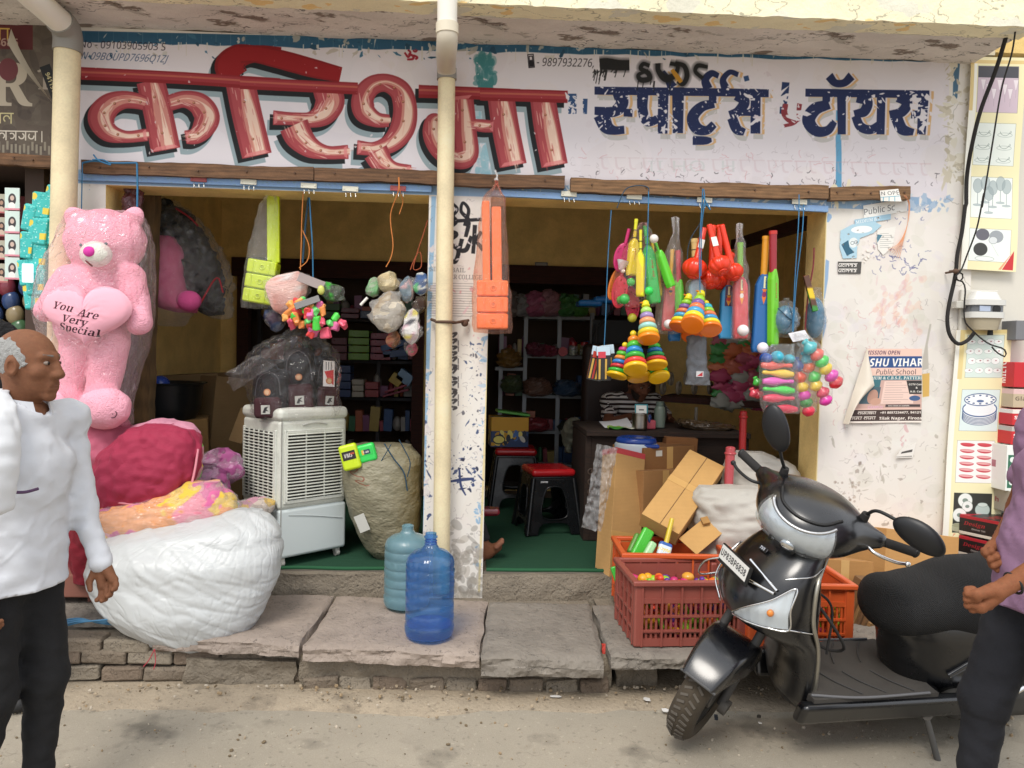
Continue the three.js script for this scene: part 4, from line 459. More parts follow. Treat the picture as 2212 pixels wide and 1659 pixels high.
{ // school notice whose left half has come away and curled over
const t = thing('school_notice', 'torn school admission notice with its left side curled over on the right wall', 'poster');
print('notice', '', '', [crS(318, 95), crS(722, 95), crS(718, 640), crS(150, 645)], 0.008, 520, 620, (x, w, h) => {
x.fillStyle = '#e6c3b4'; x.fillRect(0, 0, w, h); const g = x; const row = (a, b, c) => { x.fillStyle = c; x.fillRect(0, a, w, b - a); };
row(62, 158, '#2a4d84'); row(224, 262, '#35707f'); row(262, 500, '#caa79c'); x.fillStyle = '#3b6f78'; x.fillRect(80, 262, 110, 60); x.fillStyle = '#47606a'; x.fillRect(60, 320, 140, 140); ell(x, 150, 400, 40, 60, '#b98f7e'); ell(x, 180, 440, 40, 30, '#c59a86');
x.fillStyle = '#e5c9bd'; x.fillRect(220, 270, 240, 190); x.strokeStyle = 'rgba(110,84,80,.6)'; for (let i = 0; i < 9; i++) { x.fillStyle = 'rgba(110,84,80,.5)'; x.fillRect(236, 284 + i * 20, 90 + 60 * Math.sin(i * 2) ** 2 + 40, 3); }
x.fillStyle = '#33302f'; x.beginPath(); x.moveTo(400, 266); x.lineTo(520, 266); x.lineTo(520, 380); x.lineTo(430, 380); x.fill(); ell(x, 470, 415, 40, 22, '#3f5c86'); x.fillStyle = '#463c3c'; x.fillRect(260, 466, 250, 22); row(510, 605, '#43332f'); x.fillStyle = '#e9e0d6'; x.fillRect(0, 605, w, 15);
x.fillStyle = '#5b3550'; x.font = 'bold 46px sans-serif'; x.fillText('ADMISSION OPEN', -70, 48); x.fillStyle = '#f0ede8'; x.font = 'bold 92px sans-serif'; x.fillText('SHU VIHAR', 54, 146); x.fillStyle = '#3d2f3c'; x.font = '58px sans-serif'; x.fillText('Public School', 130, 214); x.fillStyle = '#e8e4da'; x.font = 'bold 34px serif'; x.fillText('MEDIUM & C.B.S.E. PATTERN', 40, 256);
x.font = 'bold 22px sans-serif'; x.fillText('CCTV Cam', 420, 306); x.fillText('&', 474, 334); x.fillText('H.D. Cam', 434, 366); x.fillStyle = '#d9a9c2'; x.font = 'bold 28px sans-serif'; x.fillText('CAMPUS', 130, 500); x.fillStyle = '#efe6dc'; x.font = 'bold 27px sans-serif'; x.fillText('+91 8057234477, 94121', 228, 544); x.font = 'bold 33px sans-serif'; x.fillText('Tilak Nagar, Firozabad', 228, 594); x.font = 'bold 12px sans-serif'; x.fillText('Extra Classes are available', 280, 482);
const dev = (X, Y, s, n) => { x.fillStyle = '#efe6dc'; x.fillRect(X, Y, n * s, 4); for (let i = 0; i < n; i++) { x.fillRect(X + i * s + s * 0.7, Y, 4, s * 0.9); x.lineWidth = 4; x.strokeStyle = '#efe6dc'; x.beginPath(); x.arc(X + i * s + s * 0.35, Y + s * 0.5, s * 0.26, i % 2 ? 0 : 1, i % 3 ? 4.4 : 5.6); x.stroke(); } }; dev(70, 524, 26, 5); dev(24, 566, 28, 3); dev(120, 566, 28, 3);
}, { parent: t, curl: (u, v) => 0.004 * Math.sin(u * 7) });
const a = crS(322, 96), b = crS(140, 648), c = crS(300, 540), d = crS(376, 366), e = crS(298, 350); // the curled half, its pale back to the street
const P = [a, b, c, e, d].map((p) => at(p[0], p[1], 0.012));
const g = sheet((u, v) => { const L = at(...crS(318 - 178 * v, 96 + 552 * v), 0.012), Rt = v < 0.5 ? at(...crS(322 + 110 * v ** 1.5, 96 + 540 * v), 0.012) : at(...crS(360 - 200 * (v - 0.5) * 2 - 30 * Math.sin((v - 0.5) * 6), 366 + 280 * (v - 0.5) * 2), 0.012); const q = L.lerp(Rt, u); q.z += 0.045 * Math.sin(u * 3.14) * (0.25 + v) + 0.02 * u * Math.sin(v * 3.1); return q; }, 10, 24);
mesh('curled_flap', g, std(0xddd5c6, 0.8, { side: THREE.DoubleSide }), t); base(t);
print('torn_poster', 'torn blue school poster with an empty washed hole under the short knotted batten', 'poster', [crT(120, 300), crT(730, 260), crT(660, 900), crT(120, 920)], 0.005, 512, 512, (x, w, h) => {

x.save(); x.rotate(-0.1); x.fillStyle = '#e6e6e2'; x.fillRect(180, 50, 330, 90); x.fillStyle = '#5c6064'; x.font = '58px sans-serif'; x.fillText('Public Sc', 180, 118); x.fillStyle = '#9cc0d4'; x.fillRect(110, 140, 270, 38); x.fillStyle = '#eef2f2'; x.font = '30px serif'; x.fillText('MEDIUM & C', 118, 170); x.restore();
x.fillStyle = '#a9cbdb'; x.beginPath(); for (const [a, b] of [[20, 200], [110, 160], [280, 150], [330, 180], [270, 230], [170, 260], [150, 330], [150, 400], [40, 400], [14, 320]]) x.lineTo(a, b); x.fill(); ell(x, 180, 200, 80, 26, '#e9eded'); x.fillStyle = '#2f6078'; x.beginPath(); for (const [a, b] of [[26, 300], [80, 270], [90, 320], [130, 360], [70, 380]]) x.lineTo(a, b); x.fill(); ell(x, 120, 290, 34, 36, '#dde4e4'); ell(x, 112, 292, 13, 11, null, '#50606a', 3); ell(x, 140, 288, 13, 11, null, '#50606a', 3);
x.fillStyle = '#e4e2dc'; x.beginPath(); for (const [a, b] of [[300, 210], [440, 190], [430, 330], [360, 390], [300, 330]]) x.lineTo(a, b); x.fill(); for (let i = 0; i < 8; i++) { x.fillStyle = 'rgba(90,96,96,.6)'; x.fillRect(320 + i, 236 + i * 14, 70 + 20 * (i % 3), 2.4); } x.fillStyle = '#4d7c90'; x.beginPath(); x.moveTo(296, 240); x.lineTo(340, 246); x.lineTo(306, 300); x.fill();
x.globalCompositeOperation = 'destination-out'; ell(x, 235, 350, 80, 96, '#000'); for (let i = 0; i < 60; i++) ell(x, R() * w, 40 + R() * 400, 3 + 12 * R() ** 3, 2 + 7 * R(), '#000', null, 1, R() * 3); x.globalCompositeOperation = 'source-over'; for (let i = 0; i < 34; i++) ell(x, 235 + 80 * (R() - 0.5) * 1.6, 350 + 160 * (R() - 0.5), 3 + 14 * R(), 2 + 8 * R(), ['rgba(190,178,178,.5)', 'rgba(232,226,218,.6)', 'rgba(196,160,166,.35)'][i % 3], null, 1, R() * 3);
x.save(); x.translate(0, 420); x.rotate(0.04); x.fillStyle = '#4c4a48'; x.fillRect(0, 0, 190, 86); x.fillStyle = '#e4e0da'; for (const y of [12, 50]) { x.fillRect(8, y, 150, 5); for (let i = 0; i < 5; i++) { x.fillRect(26 + i * 30, y, 5, 26); x.lineWidth = 5; x.strokeStyle = '#e4e0da'; x.beginPath(); x.arc(16 + i * 30, y + 15, 8, i, i + 4.5); x.stroke(); } } x.restore();
}, { cut: 0.5 });
const sc = thing('paper_scrap', 'torn white paper scrap stuck over the end of the knotted batten', 'scrap');
print('scrap', '', '', [crT(480, 196), crT(640, 180), crT(652, 296), crT(490, 286)], 0.058, 128, 96, (x, w, h) => { x.fillStyle = '#e3e1db'; x.fillRect(0, 0, w, h); x.fillStyle = '#4a4c50'; x.font = '44px sans-serif'; x.fillText('N OPE', 4, 44); x.strokeStyle = '#5d9fb8'; x.lineWidth = 5; for (let i = 0; i < 3; i++) { x.beginPath(); x.moveTo(20 + i * 36, 60); x.lineTo(14 + i * 36, 96); x.stroke(); } x.beginPath(); x.moveTo(0, 62); x.lineTo(128, 54); x.stroke(); }, { parent: sc, curl: (u, v) => 0.02 * u * v });
const st = []; for (let i = 0; i < 7; i++) st.push(tube([at(...crT(690 + i * 3, 240), 0.07), at(...crT(728 + i * 2, 300), 0.03), at(...crT(722, 480), 0.02), at(...crT(680 - i * 6, 650), 0.015), at(...crT(650 - i * 16, 780 - i * 12), 0.012)], 0.0013, 20, 5)); tag(mk('orange_string', st, std(0xe0a27c, 0.8)), 'frayed pale orange twine hanging from the end of the knotted batten', 'string');
const s2 = thing('paper_scrap', 'small torn white scrap with a dark smear low on the right wall', 'scrap'); print('scrap', '', '', [crS(560, 835), crS(680, 790), crS(655, 900), crS(520, 900)], 0.006, 64, 64, (x, w, h) => { x.fillStyle = '#e6e3dc'; x.fillRect(0, 0, w, h); x.fillStyle = '#4f4c4a'; x.fillRect(12, 26, 44, 12); x.fillRect(0, 56, 60, 3); }, { parent: s2, curl: (u, v) => 0.012 * (1 - u) }); base(sc); base(s2);
}
{ // electric meter and its cables
const t = thing('electric_meter', 'round grey electric meter with white bands fixed to the right wall', 'meter'), c = at(2124, 672, 0.06), k = mpp(0.06), s = (px) => px * k;
const body = (w0, w1, y0, y1, d0, d1) => warp(new THREE.CylinderGeometry(1, 1, 1, 32, 4), (q) => { const v = q.y + 0.5, w = s(w0 + (w1 - w0) * v), d = d0 + (d1 - d0) * v, a = Math.atan2(q.z, q.x), rr0 = Math.hypot(q.x, q.z), m = Math.pow(Math.abs(Math.cos(a)) ** 3 + Math.abs(Math.sin(a)) ** 3, -1 / 3) * rr0; q.set(Math.cos(a) * m * w / 2, s(y0 + (y1 - y0) * v), Math.sin(a) * m * d); });
const P = (n, g, m) => { const o = mk(n, g, m, t); o.position.copy(c); return o; };
P('back_plate', box(s(86), s(96), 0.02, 0, 0, -0.045), std(0xcfccc2, 0.6)); P('lower_case', body(58, 78, -42, -8, 0.05, 0.06), std(0xa59b84, 0.4)); P('window', body(78, 78, -8, 14, 0.058, 0.058), std(0x63666a, 0.18)); P('dome', body(80, 52, 16, 42, 0.062, 0.035), std(0xd5d5d0, 0.25));
P('white_band', body(82, 82, -16, -3, 0.066, 0.066), std(0xcfcfca, 0.5)); P('white_band', body(88, 86, 12, 24, 0.068, 0.068), std(0xcfcfca, 0.5)); P('dial', [T(cyl(s(9), s(9), 0.012, 0, 0, 0, 20), s(14), s(3), 0.056, Math.PI / 2)], M.black); P('reading_panel', [box(s(24), s(12), 0.006, s(-12), s(4), 0.058, 0.001)], std(0xaab6cc, 0.3)); P('fuse_box', box(s(21), s(16), 0.05, s(-52), s(13), -0.02), std(0xc8c6bd, 0.5)); P('gland', [cyl(s(6), s(5), s(14), s(18), s(-46), 0, 12)], M.black);
base(t);
const cable = (n, label, pts, r, z) => tag(mk(n, tube(pts.map((p, i) => at(p[0], p[1], typeof z === 'function' ? z(i / (pts.length - 1)) : z)), r, 110, 9), M.rubber), label, 'cable');
cable('power_cable', 'thick black power cable looping down to the electric meter', [[2230, -90], ...[[2150, 0], [2090, 220], [1990, 550], [1870, 870], [1800, 1150], [1760, 1400], [1755, 1640]].map((p) => cD(...p)), ...[[1225, 300], [1190, 560], [1150, 760], [1140, 890], [1120, 1000], [1080, 1180], [1065, 1320], [1090, 1450], [1160, 1520], [1240, 1490], [1300, 1420]].map((p) => crT(...p))], 0.0105, (t) => (t < 0.3 ? 0.5 - t * 1.2 : 0.1 - 0.03 * t));
cable('thin_cable', 'thin black wire running beside the thick cable to the meter foot', [[2215, -60], ...[[2165, 60], [2120, 400], [2040, 680], [1960, 1150], [1880, 1640]].map((p) => cD(...p)), ...[[1380, 220], [1320, 520], [1240, 740], [1180, 890], [1140, 940], [1170, 980], [1205, 930], [1160, 900], [1130, 960], [1200, 985], [1220, 1050], [1212, 1180], [1220, 1330], [1290, 1410], [1380, 1490], [1450, 1530], [1560, 1570], [1572, 1630], [1490, 1590], [1450, 1545]].map((p) => crT(...p))], 0.0042, (t) => (t < 0.3 ? 0.5 - t * 1.2 : 0.12 - 0.03 * t));
const p = at(...crT(1138, 892), 0.1); tag(mk('cable_clamp', [ball(0.018, 0.014, 0.014, p.x, p.y, p.z, 12), bar([p.x, p.y, p.z], [p.x, p.y, 0.01], 0.006), bar([p.x - 0.03, p.y, p.z - 0.01], [p.x + 0.02, p.y + 0.005, p.z], 0.006)], M.iron), 'rusty clamp holding both cables above the electric meter', 'clamp');
}
// ---------------------------------------------------------------- neighbour on the left: dark signboard, open counter
const leftX = at(-260, 700, 0).x, cE = crop(0, 420, 0.28933);
{
const t = thing('left_shop', 'neighbour shop at the far left with a dark brown printed signboard', 'shop'), x1 = WX0 - 0.004, w = x1 - leftX, sy = at(60, 348, 0).y;
mk('upper_wall', [box(w, CEIL - sy + 0.02, 0.2, leftX + w / 2, (CEIL + sy) / 2, -0.12, 0)], std(0x8d8780, 0.9), t);
print('signboard', '', '', [[-200, 44], [140, 52], [140, 338], [-200, 332]], 0.0, 640, 540, (x, w, h) => {
x.fillStyle = '#5d5248'; x.fillRect(0, 0, w, h); for (let i = 0; i < 240; i++) ell(x, R() * w, R() * h, 8 + 50 * R() ** 2, 5 + 30 * R(), ['rgba(80,70,62,.3)', 'rgba(120,108,94,.2)', 'rgba(60,50,46,.3)'][i % 3], null, 1, R() * 3);
x.fillStyle = '#5a2326'; x.fillRect(0, 0, 510, 108); x.fillStyle = '#c6a552'; x.fillRect(350, 22, 66, 6); x.fillRect(372, 22, 6, 50); x.fillRect(404, 22, 6, 50); x.fillStyle = '#a98c80'; x.font = 'bold 44px sans-serif'; x.fillText('68686', 330, 96);
x.fillStyle = '#b7ab98'; x.font = 'bold 250px serif'; x.fillText('R', 330, 338); ell(x, 410, 190, 40, 46, '#6a3438'); x.fillStyle = '#a4988a'; x.font = '130px serif'; x.fillText('1', 520, 268); const dev = (X, Y, s, n, c) => { x.fillStyle = c; x.strokeStyle = c; x.fillRect(X, Y, n * s, 5); for (let i = 0; i < n; i++) { x.fillRect(X + i * s + s * 0.7, Y, 5, s); x.lineWidth = 5; x.beginPath(); x.arc(X + i * s + s * 0.34, Y + s * 0.55, s * 0.27, i, i + 4.4); x.stroke(); } };
dev(300, 366, 44, 3, '#c9bf8e'); dev(250, 438, 40, 7, '#d0c7b8'); x.fillRect(545, 438, 4, 46); x.fillStyle = '#1f2123'; x.save(); x.translate(560, 170); x.rotate(1.2); x.fillRect(0, -20, 260, 44); x.fillStyle = '#c5b98a'; x.font = 'bold 26px sans-serif'; x.fillText('9411969414', 30, 12); x.restore(); for (let i = 0; i < 20; i++) { x.fillStyle = '#8c8474'; x.fillRect(300 + i * 17, 500 - 20 * R(), 9, 36); }
}, { parent: t, rough: 0.75 });
const pl = sheet((u, v) => { const a = at(24 + 90 * v, 62 + 36 * u + 120 * v + 40 * v * (1 - u), 0.03); a.z += 0.05 * Math.sin(v * 3) + 0.03 * u; return a; }, 6, 14); mesh('peeled_sheet', pl, std(0xb7ae9c, 0.7, { side: THREE.DoubleSide }), t);
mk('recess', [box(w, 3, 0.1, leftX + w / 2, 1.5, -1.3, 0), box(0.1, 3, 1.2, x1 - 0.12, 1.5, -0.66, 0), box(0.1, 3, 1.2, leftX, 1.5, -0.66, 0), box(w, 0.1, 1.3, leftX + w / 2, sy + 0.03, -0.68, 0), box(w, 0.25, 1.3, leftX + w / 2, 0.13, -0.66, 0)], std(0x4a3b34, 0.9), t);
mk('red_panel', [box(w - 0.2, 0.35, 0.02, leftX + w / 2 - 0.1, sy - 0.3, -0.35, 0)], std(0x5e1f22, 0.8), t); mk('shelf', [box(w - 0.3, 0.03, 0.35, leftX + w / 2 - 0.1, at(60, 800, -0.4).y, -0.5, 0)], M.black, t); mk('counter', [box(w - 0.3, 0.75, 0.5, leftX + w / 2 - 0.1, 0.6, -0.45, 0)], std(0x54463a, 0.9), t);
base(t);
const tq = std(0xffffff, 0.3, { map: tex(128, 128, (x) => { x.fillStyle = '#3fb9b4'; x.fillRect(0, 0, 128, 128); for (let i = 0; i < 60; i++) ell(x, R() * 128, R() * 128, 5 * R() + 2, 4 * R() + 1, ['#7fd2cc', '#2f9d9c', '#b8e4dc'][i % 3]); x.fillStyle = '#e2c94a'; x.fillRect(14, 10, 34, 34); ell(x, 88, 84, 18, 18, '#e2c94a'); }, true, [8, 8]) });
const strip = (label, pts, w) => { const t = thing('packet_strip', label, 'packets'); pts.forEach((p, i) => { const m = mk('packet', warp(new RoundedBoxGeometry(w * mpp(0.1), 56 * mpp(0.1), 0.035, 4, 0.012), (q) => { q.z += 0.006 * N3(q.x * 30, q.y * 30, i); q.x *= 1 + 0.1 * Math.sin(q.y * 30); }), tq, t); m.position.copy(at(p[0], p[1], 0.1 + 0.01 * (i % 2))); m.rotation.z = p[2] ?? 0; }); mk('hook', bar(at(108, 398, 0.09), at(112, 350, 0.05), 0.004), M.black, t); base(t); };
strip('front strip of turquoise and yellow packets hanging left of the thick pipe', [[92, 445, -0.12], [84, 500, -0.05], [82, 555, 0], [79, 610, 0.03], [74, 640, 0.05]], 40); strip('rear strip of turquoise and yellow packets with a kinked middle', [[112, 430, -0.3], [64, 470, -0.2], [110, 500, 0], [60, 530, -0.08], [56, 590, 0.1]], 26);
const photo = tex(64, 96, (x) => { x.fillStyle = '#cfe0da'; x.fillRect(0, 0, 64, 96); ell(x, 32, 50, 17, 26, '#3a3436'); ell(x, 32, 44, 9, 11, '#cdb3a6'); ell(x, 30, 78, 15, 16, '#efe9e6'); x.fillStyle = '#d88a9a'; x.fillRect(0, 88, 64, 8); });
const cs = thing('card_strip', 'strip of picture cards hanging in the left neighbour shop', 'cards'); for (let i = 0; i < 4; i++) { const m = mk('card', box(30 * mpp(0.02), 46 * mpp(0.02), 0.006, 0, 0, 0, 0.001), std(0xffffff, 0.4, { map: photo }), cs, true); m.position.copy(at(27, 430 + i * 50, 0.02)); const m2 = mk('card', box(26 * mpp(-0.05), 40 * mpp(0.02), 0.006, 0, 0, 0, 0.001), std(0xd8c4b4, 0.4, { map: photo }), cs, true); m2.position.copy(at(4, 440 + i * 50, -0.02)); } base(cs);
tag(mk('phone_light', [box(22 * mpp(0.05), 38 * mpp(0.05), 0.01, ...at(60, 590, 0.16).toArray(), 0.004)], std(0xf4f6fa, 0.2, { emissive: 0xeef4ff, emissiveIntensity: 0.55 })), 'small bright white lamp panel in front of the turquoise packets', 'lamp');
const lp = new THREE.RectAreaLight(0xeef4ff, 0.6, 0.05, 0.09); lp.name = 'lamp_panel_light'; lp.position.copy(at(60, 590, 0.168)); lp.lookAt(lp.position.clone().add(V(0, 0, 1))); scene.add(lp);
const goods = thing('shelf_goods', 'jumble of small wrapped goods on the dark shelf of the left shop', 'goods'); for (let i = 0; i < 16; i++) { const p = at(-30 + 9 * i, 620 + 30 * (i % 5), -0.35); const m = mk('packet', ball(0.05, 0.06, 0.04, 0, 0, 0, 12), plastic([0x4a6b4a, 0x8a3d4a, 0x3a4f7a, 0x9a8a6a][i % 4], 0.3), goods); m.position.copy(p); } base(goods);
}
// ---------------------------------------------------------------- neighbour on the right: brown shutter, boxes of crockery
const rx0 = at(2196, 500, -0.05).x;
{
const t = thing('right_shop', 'neighbour shop at the far right with a brown roller shutter', 'shop'), w = 2.2; mk('side_pier', [box(0.42, CEIL, 0.3, WX1 + 0.006 + 0.21, CEIL / 2, -0.17, 0)], std(0xd3cfc4, 0.85, { bumpMap: facadeBump, bumpScale: 0.004 }), t);
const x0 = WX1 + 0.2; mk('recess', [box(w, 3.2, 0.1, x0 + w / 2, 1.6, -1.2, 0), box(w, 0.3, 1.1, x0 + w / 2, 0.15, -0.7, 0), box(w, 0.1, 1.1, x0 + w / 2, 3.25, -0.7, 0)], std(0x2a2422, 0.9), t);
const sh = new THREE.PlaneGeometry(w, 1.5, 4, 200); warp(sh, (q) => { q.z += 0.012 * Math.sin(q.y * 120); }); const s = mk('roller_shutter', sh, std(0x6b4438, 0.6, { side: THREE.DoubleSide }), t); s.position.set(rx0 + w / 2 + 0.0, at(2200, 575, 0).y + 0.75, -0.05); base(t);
mk('canopy', [box(2.5, 0.5, 0.5, at(2196, 50, 0.5).x + 1.26, at(2196, 60, 0.5).y + 0.3, 0.28, 0)], std(0xb9b3a6, 0.9), t);
const bx = (label, x0, y0, x1, y1, z, d, mats, turn = 0) => { const a = at(x0, y0, z), b = at(x1, y1, z), m = mk('crockery_box', box(b.x - a.x, a.y - b.y, d, 0, 0, 0, 0.003), mats, scene, !!mats.map); m.position.set((a.x + b.x) / 2, b.y, z - d / 2); m.geometry.translate(0, (a.y - b.y) / 2, 0); m.rotation.y = turn; tag(m, label, 'box', 'boxes of crockery in the right neighbour shop'); return m; };
const lab = (bg, fg, s, o = {}) => std(0xffffff, 0.5, { map: tex(192, 128, (x) => { x.fillStyle = bg; x.fillRect(0, 0, 192, 128); x.fillStyle = o.b ?? bg; x.fillRect(0, 0, 192, 34); x.fillStyle = fg; x.font = 'bold ' + (o.f ?? 40) + 'px sans-serif'; if (o.r) { x.translate(70, 120); x.rotate(-1.57); } x.fillText(s, 8, 80); }) });
bx('grey carton highest in the right neighbour shop', 2196, 692, 2230, 735, 0.1, 0.3, std(0x77787c, 0.7)); bx('red box with white lettering on top of the right shop stack', 2192, 782 - 0, 2262, 838, 0.12, 0.3, lab('#c0232b', '#f0e6e4', 'MILTON', { r: 1 }));
bx('beige and pink box under the red lettered box', 2190, 840, 2262, 882, 0.12, 0.3, lab('#bfae92', '#6a5a4c', 'Glass', { b: '#d9b7b4' })); bx('upper red and white box of the right shop stack', 2188, 884, 2264, 920, 0.13, 0.3, lab('#c72a30', '#f4eeee', 'Set', { b: '#e2dcd6' })); bx('lower red and white box of the right shop stack', 2186, 921, 2264, 962, 0.13, 0.3, lab('#c72a30', '#f4eeee', 'Set', { b: '#b8b4ae' }));
bx('white and green box printed with round pictures', 2176, 962, 2264, 1062, 0.14, 0.32, std(0xffffff, 0.5, { map: tex(192, 192, (x) => { x.fillStyle = '#e4e7e2'; x.fillRect(0, 0, 192, 192); x.fillStyle = '#2e6a50'; x.fillRect(6, 40, 40, 140); for (let i = 0; i < 4; i++) ell(x, 26, 60 + i * 32, 12, 12, '#dfe6e0'); x.fillStyle = '#a9707a'; x.fillRect(80, 70, 60, 30); x.fillStyle = '#333'; x.font = '30px sans-serif'; x.fillText('TIL', 80, 34); }) }));
bx('grey beige flat carton above the black boxes', 2184, 1062, 2270, 1110, 0.16, 0.3, lab('#a39a8a', '#8c3038', 'O Dish'));
const blk = std(0xffffff, 0.4, { map: tex(256, 96, (x) => { x.fillStyle = '#1d1718'; x.fillRect(0, 0, 256, 96); x.fillStyle = '#a5202c'; x.fillRect(0, 0, 256, 18); x.font = 'italic bold 30px serif'; x.fillText('Design', 20, 56); x.fillStyle = '#c9c2bc'; x.font = '14px sans-serif'; x.fillText('Dinner Set', 60, 78); x.fillStyle = '#b9b4ae'; x.fillRect(180, 40, 34, 40); }) }), rim = std(0xcdc2b4, 0.6);
for (let i = 0; i < 5; i++) { const y = 1112 + i * 47, p0 = at(2140 - i * 2, y, 0.22), p1 = at(2250, y + 34, 0.22), m = mk('dinner_set_box', box(0.3, 0.095, 0.3, 0, 0, 0, 0.004), blk, scene, true); m.position.set(p0.x + 0.15, p1.y, 0.1); m.rotation.y = 0.45; mk('pale_rim', box(0.3, 0.018, 0.3, 0, -0.054, 0, 0.003), rim, m); tag(m, ['topmost', 'second', 'third', 'fourth', 'lowest'][i] + ' black dinner set box of the stack by the purple shirt', 'box', 'black dinner set boxes'); }
}
// ---------------------------------------------------------------- shared builders
function loft(rows, o = {}) { // rows: [centre, half width, half depth]; a closed, creased skin round them, capped at both ends
const c = new THREE.CatmullRomCurve3(rows.map((r) => r[0]), false, 'centripetal'), n = rows.length - 1, nu = o.nu ?? 48, nv = o.nv ?? 56, wr = o.wr ?? 0.01, s = o.seed ?? 1, pw = o.pow ?? 2.3, f = o.f ?? 7, fy = o.fy ?? 4;
const L = (k, t) => { const i = Math.min(n - 1, Math.floor(t * n)), u = t * n - i, a = rows[Math.max(0, i - 1)][k], b = rows[i][k], d = rows[i + 1][k], e = rows[Math.min(n, i + 2)][k]; return Math.max(0.0005, 0.5 * (2 * b + (d - a) * u + (2 * a - 5 * b + 4 * d - e) * u * u + (3 * b - a - 3 * d + e) * u * u * u)); };
return sheet((u, v) => {
const end = Math.min(v, 1 - v) * nv, kk = end < 0.5 && o.cap !== false ? 0.02 : 1, p = c.getPoint(v), w = L(1, v) * kk, d = L(2, v) * kk, a = u * 2 * Math.PI, ca = Math.cos(a), sa = Math.sin(a), m = Math.pow(Math.abs(ca) ** pw + Math.abs(sa) ** pw, -1 / pw);
const X = p.x + ca * m * w, Y = p.y, Z = p.z + sa * m * d, r = wr * kk * (Math.abs(N3(X * f + s, Y * fy, Z * f)) * 1.2 - 0.4 + 0.5 * N3(X * f * 2.6, Y * fy * 2.6 + s, Z * f * 2.6)), rd = wr * kk * (o.pleat ?? 0) * Math.sin(a * (o.np ?? 17) + 2 * N2(a, s)) * (1 - Math.min(1, v * 2));
return V(X + ca * (r + rd), Y + 0.4 * r, Z + sa * (r + rd));
}, nu, nv, true);
}
const rowsPx = (rows, z) => rows.map(([x, y, hw, hd, dz]) => { const zz = z + (dz ?? 0), k = mpp(zz); return [at(x, y, zz), hw * k, hd * k]; });
const fabricNoise = data(256, 256, (u, v, i, j) => 0.5 + 0.2 * Math.sin(i * 1.57) * Math.sin(j * 1.57) + 0.2 * fbm(u, v, 10, 900, 3) + 0.15 * (R() - 0.5));
const weave = (hex, o = {}) => std(hex, 0.75, { bumpMap: retile(fabricNoise, 4), bumpScale: 0.002, ...o });
function boxOn(tl, tr, bl, th, r = 0.003) { // a box whose front face has these three world corners
const x = tr.clone().sub(tl), y = tl.clone().sub(bl), w = x.length(), h = y.length(); x.normalize(); y.addScaledVector(x, -y.dot(x)).normalize(); const z = x.clone().cross(y), c = tl.clone().add(tr).multiplyScalar(0.5).addScaledVector(y, -h / 2).addScaledVector(z, -th / 2);
return { w, h, m: new THREE.Matrix4().makeBasis(x, y, z).setPosition(c), g(gg) { return gg.applyMatrix4(this.m); }, box: () => box(w, h, th, 0, 0, 0, r).applyMatrix4(new THREE.Matrix4().makeBasis(x, y, z).setPosition(c)) };
}
function carton(label, tl, tr, bl, th, o = {}) {
const t = thing('cardboard_box', label, 'box', [0, 0, 0], 0, o.group), B = boxOn(tl, tr, bl, th), m = card(o.hex ?? 0xb48c5a);
mk('carton', B.box(), m, t); if (o.tape !== 0) mk('tape', B.g(box(o.tapeH ? B.w * 1.004 : 0.05, o.tapeH ? 0.045 : B.h * 1.002, 0.001, 0, (o.tapeY ?? 0) * B.h, th / 2 + 0.001, 0)), std(0xc39a5e, 0.35), t);
if (o.seam) mk('seam', B.g(box(0.004, B.h * 0.998, 0.002, 0, 0, th / 2 + 0.0005, 0)), std(0x6e5232, 0.9), t);
if (o.red) mk('red_edge', B.g(box(B.w * 1.01, 0.035, th * 1.01, 0, B.h / 2 - 0.017, 0, 0.002)), std(0xb3383c, 0.6), t);
if (o.label) mk('paper_label', B.g(box(0.05, 0.035, 0.001, ...o.label, th / 2 + 0.0015, 0)), std(0xd8d4c8, 0.6, { map: tex(48, 32, (x) => { x.fillStyle = '#fff'; x.fillRect(0, 0, 48, 32); x.fillStyle = '#555'; for (let i = 0; i < 4; i++) x.fillRect(5, 5 + i * 7, 36, 2); }) }), t);
base(t); return t;
}
// ---------------------------------------------------------------- floor matting
const matMat = std(0x1d5a38, 0.95, { bumpMap: data(64, 64, (u) => 0.5 + 0.5 * Math.sin(u * 6.283 * 8), [1, 1]), bumpScale: 0.004 });
const ribs = (x0, x1, label) => { // ribbed runner: ridges are modelled
const n = 150, d = 2.2, p = []; for (let i = 0; i <= n; i++) p.push(0.006 + 0.0035 * Math.sin((i / n) * Math.PI * 2 * 62)); const g = sheet((u, v) => V(x0 + (x1 - x0) * u, FLOOR + 0.007 + 0.0035 * Math.sin(v * Math.PI * 2 * 110) + 0.003 * N2(u * 3, v * 6), 0.0 - d * v + 0.012 * N2(u * 4, 3) - 0.03), 16, 700);
const t = thing('floor_mat', label, 'mat'); mk('ribbed_sheet', g, std(0x123a26, 0.95), t); mk('front_hem', tube(Array.from({ length: 9 }, (_, i) => V(x0 + ((x1 - x0) * i) / 8, FLOOR + 0.008, -0.025 + 0.012 * N2(i / 2, 3))), 0.011, 40, 8), std(0x1a5232, 0.85), t); base(t);
};
ribs(OL0 + 0.02, OL1 - 0.02, 'green ribbed floor mat under the air cooler in the left bay'); ribs(OR0 + 0.02, OR1 - 0.02, 'green ribbed floor mat under the red stools in the right bay');
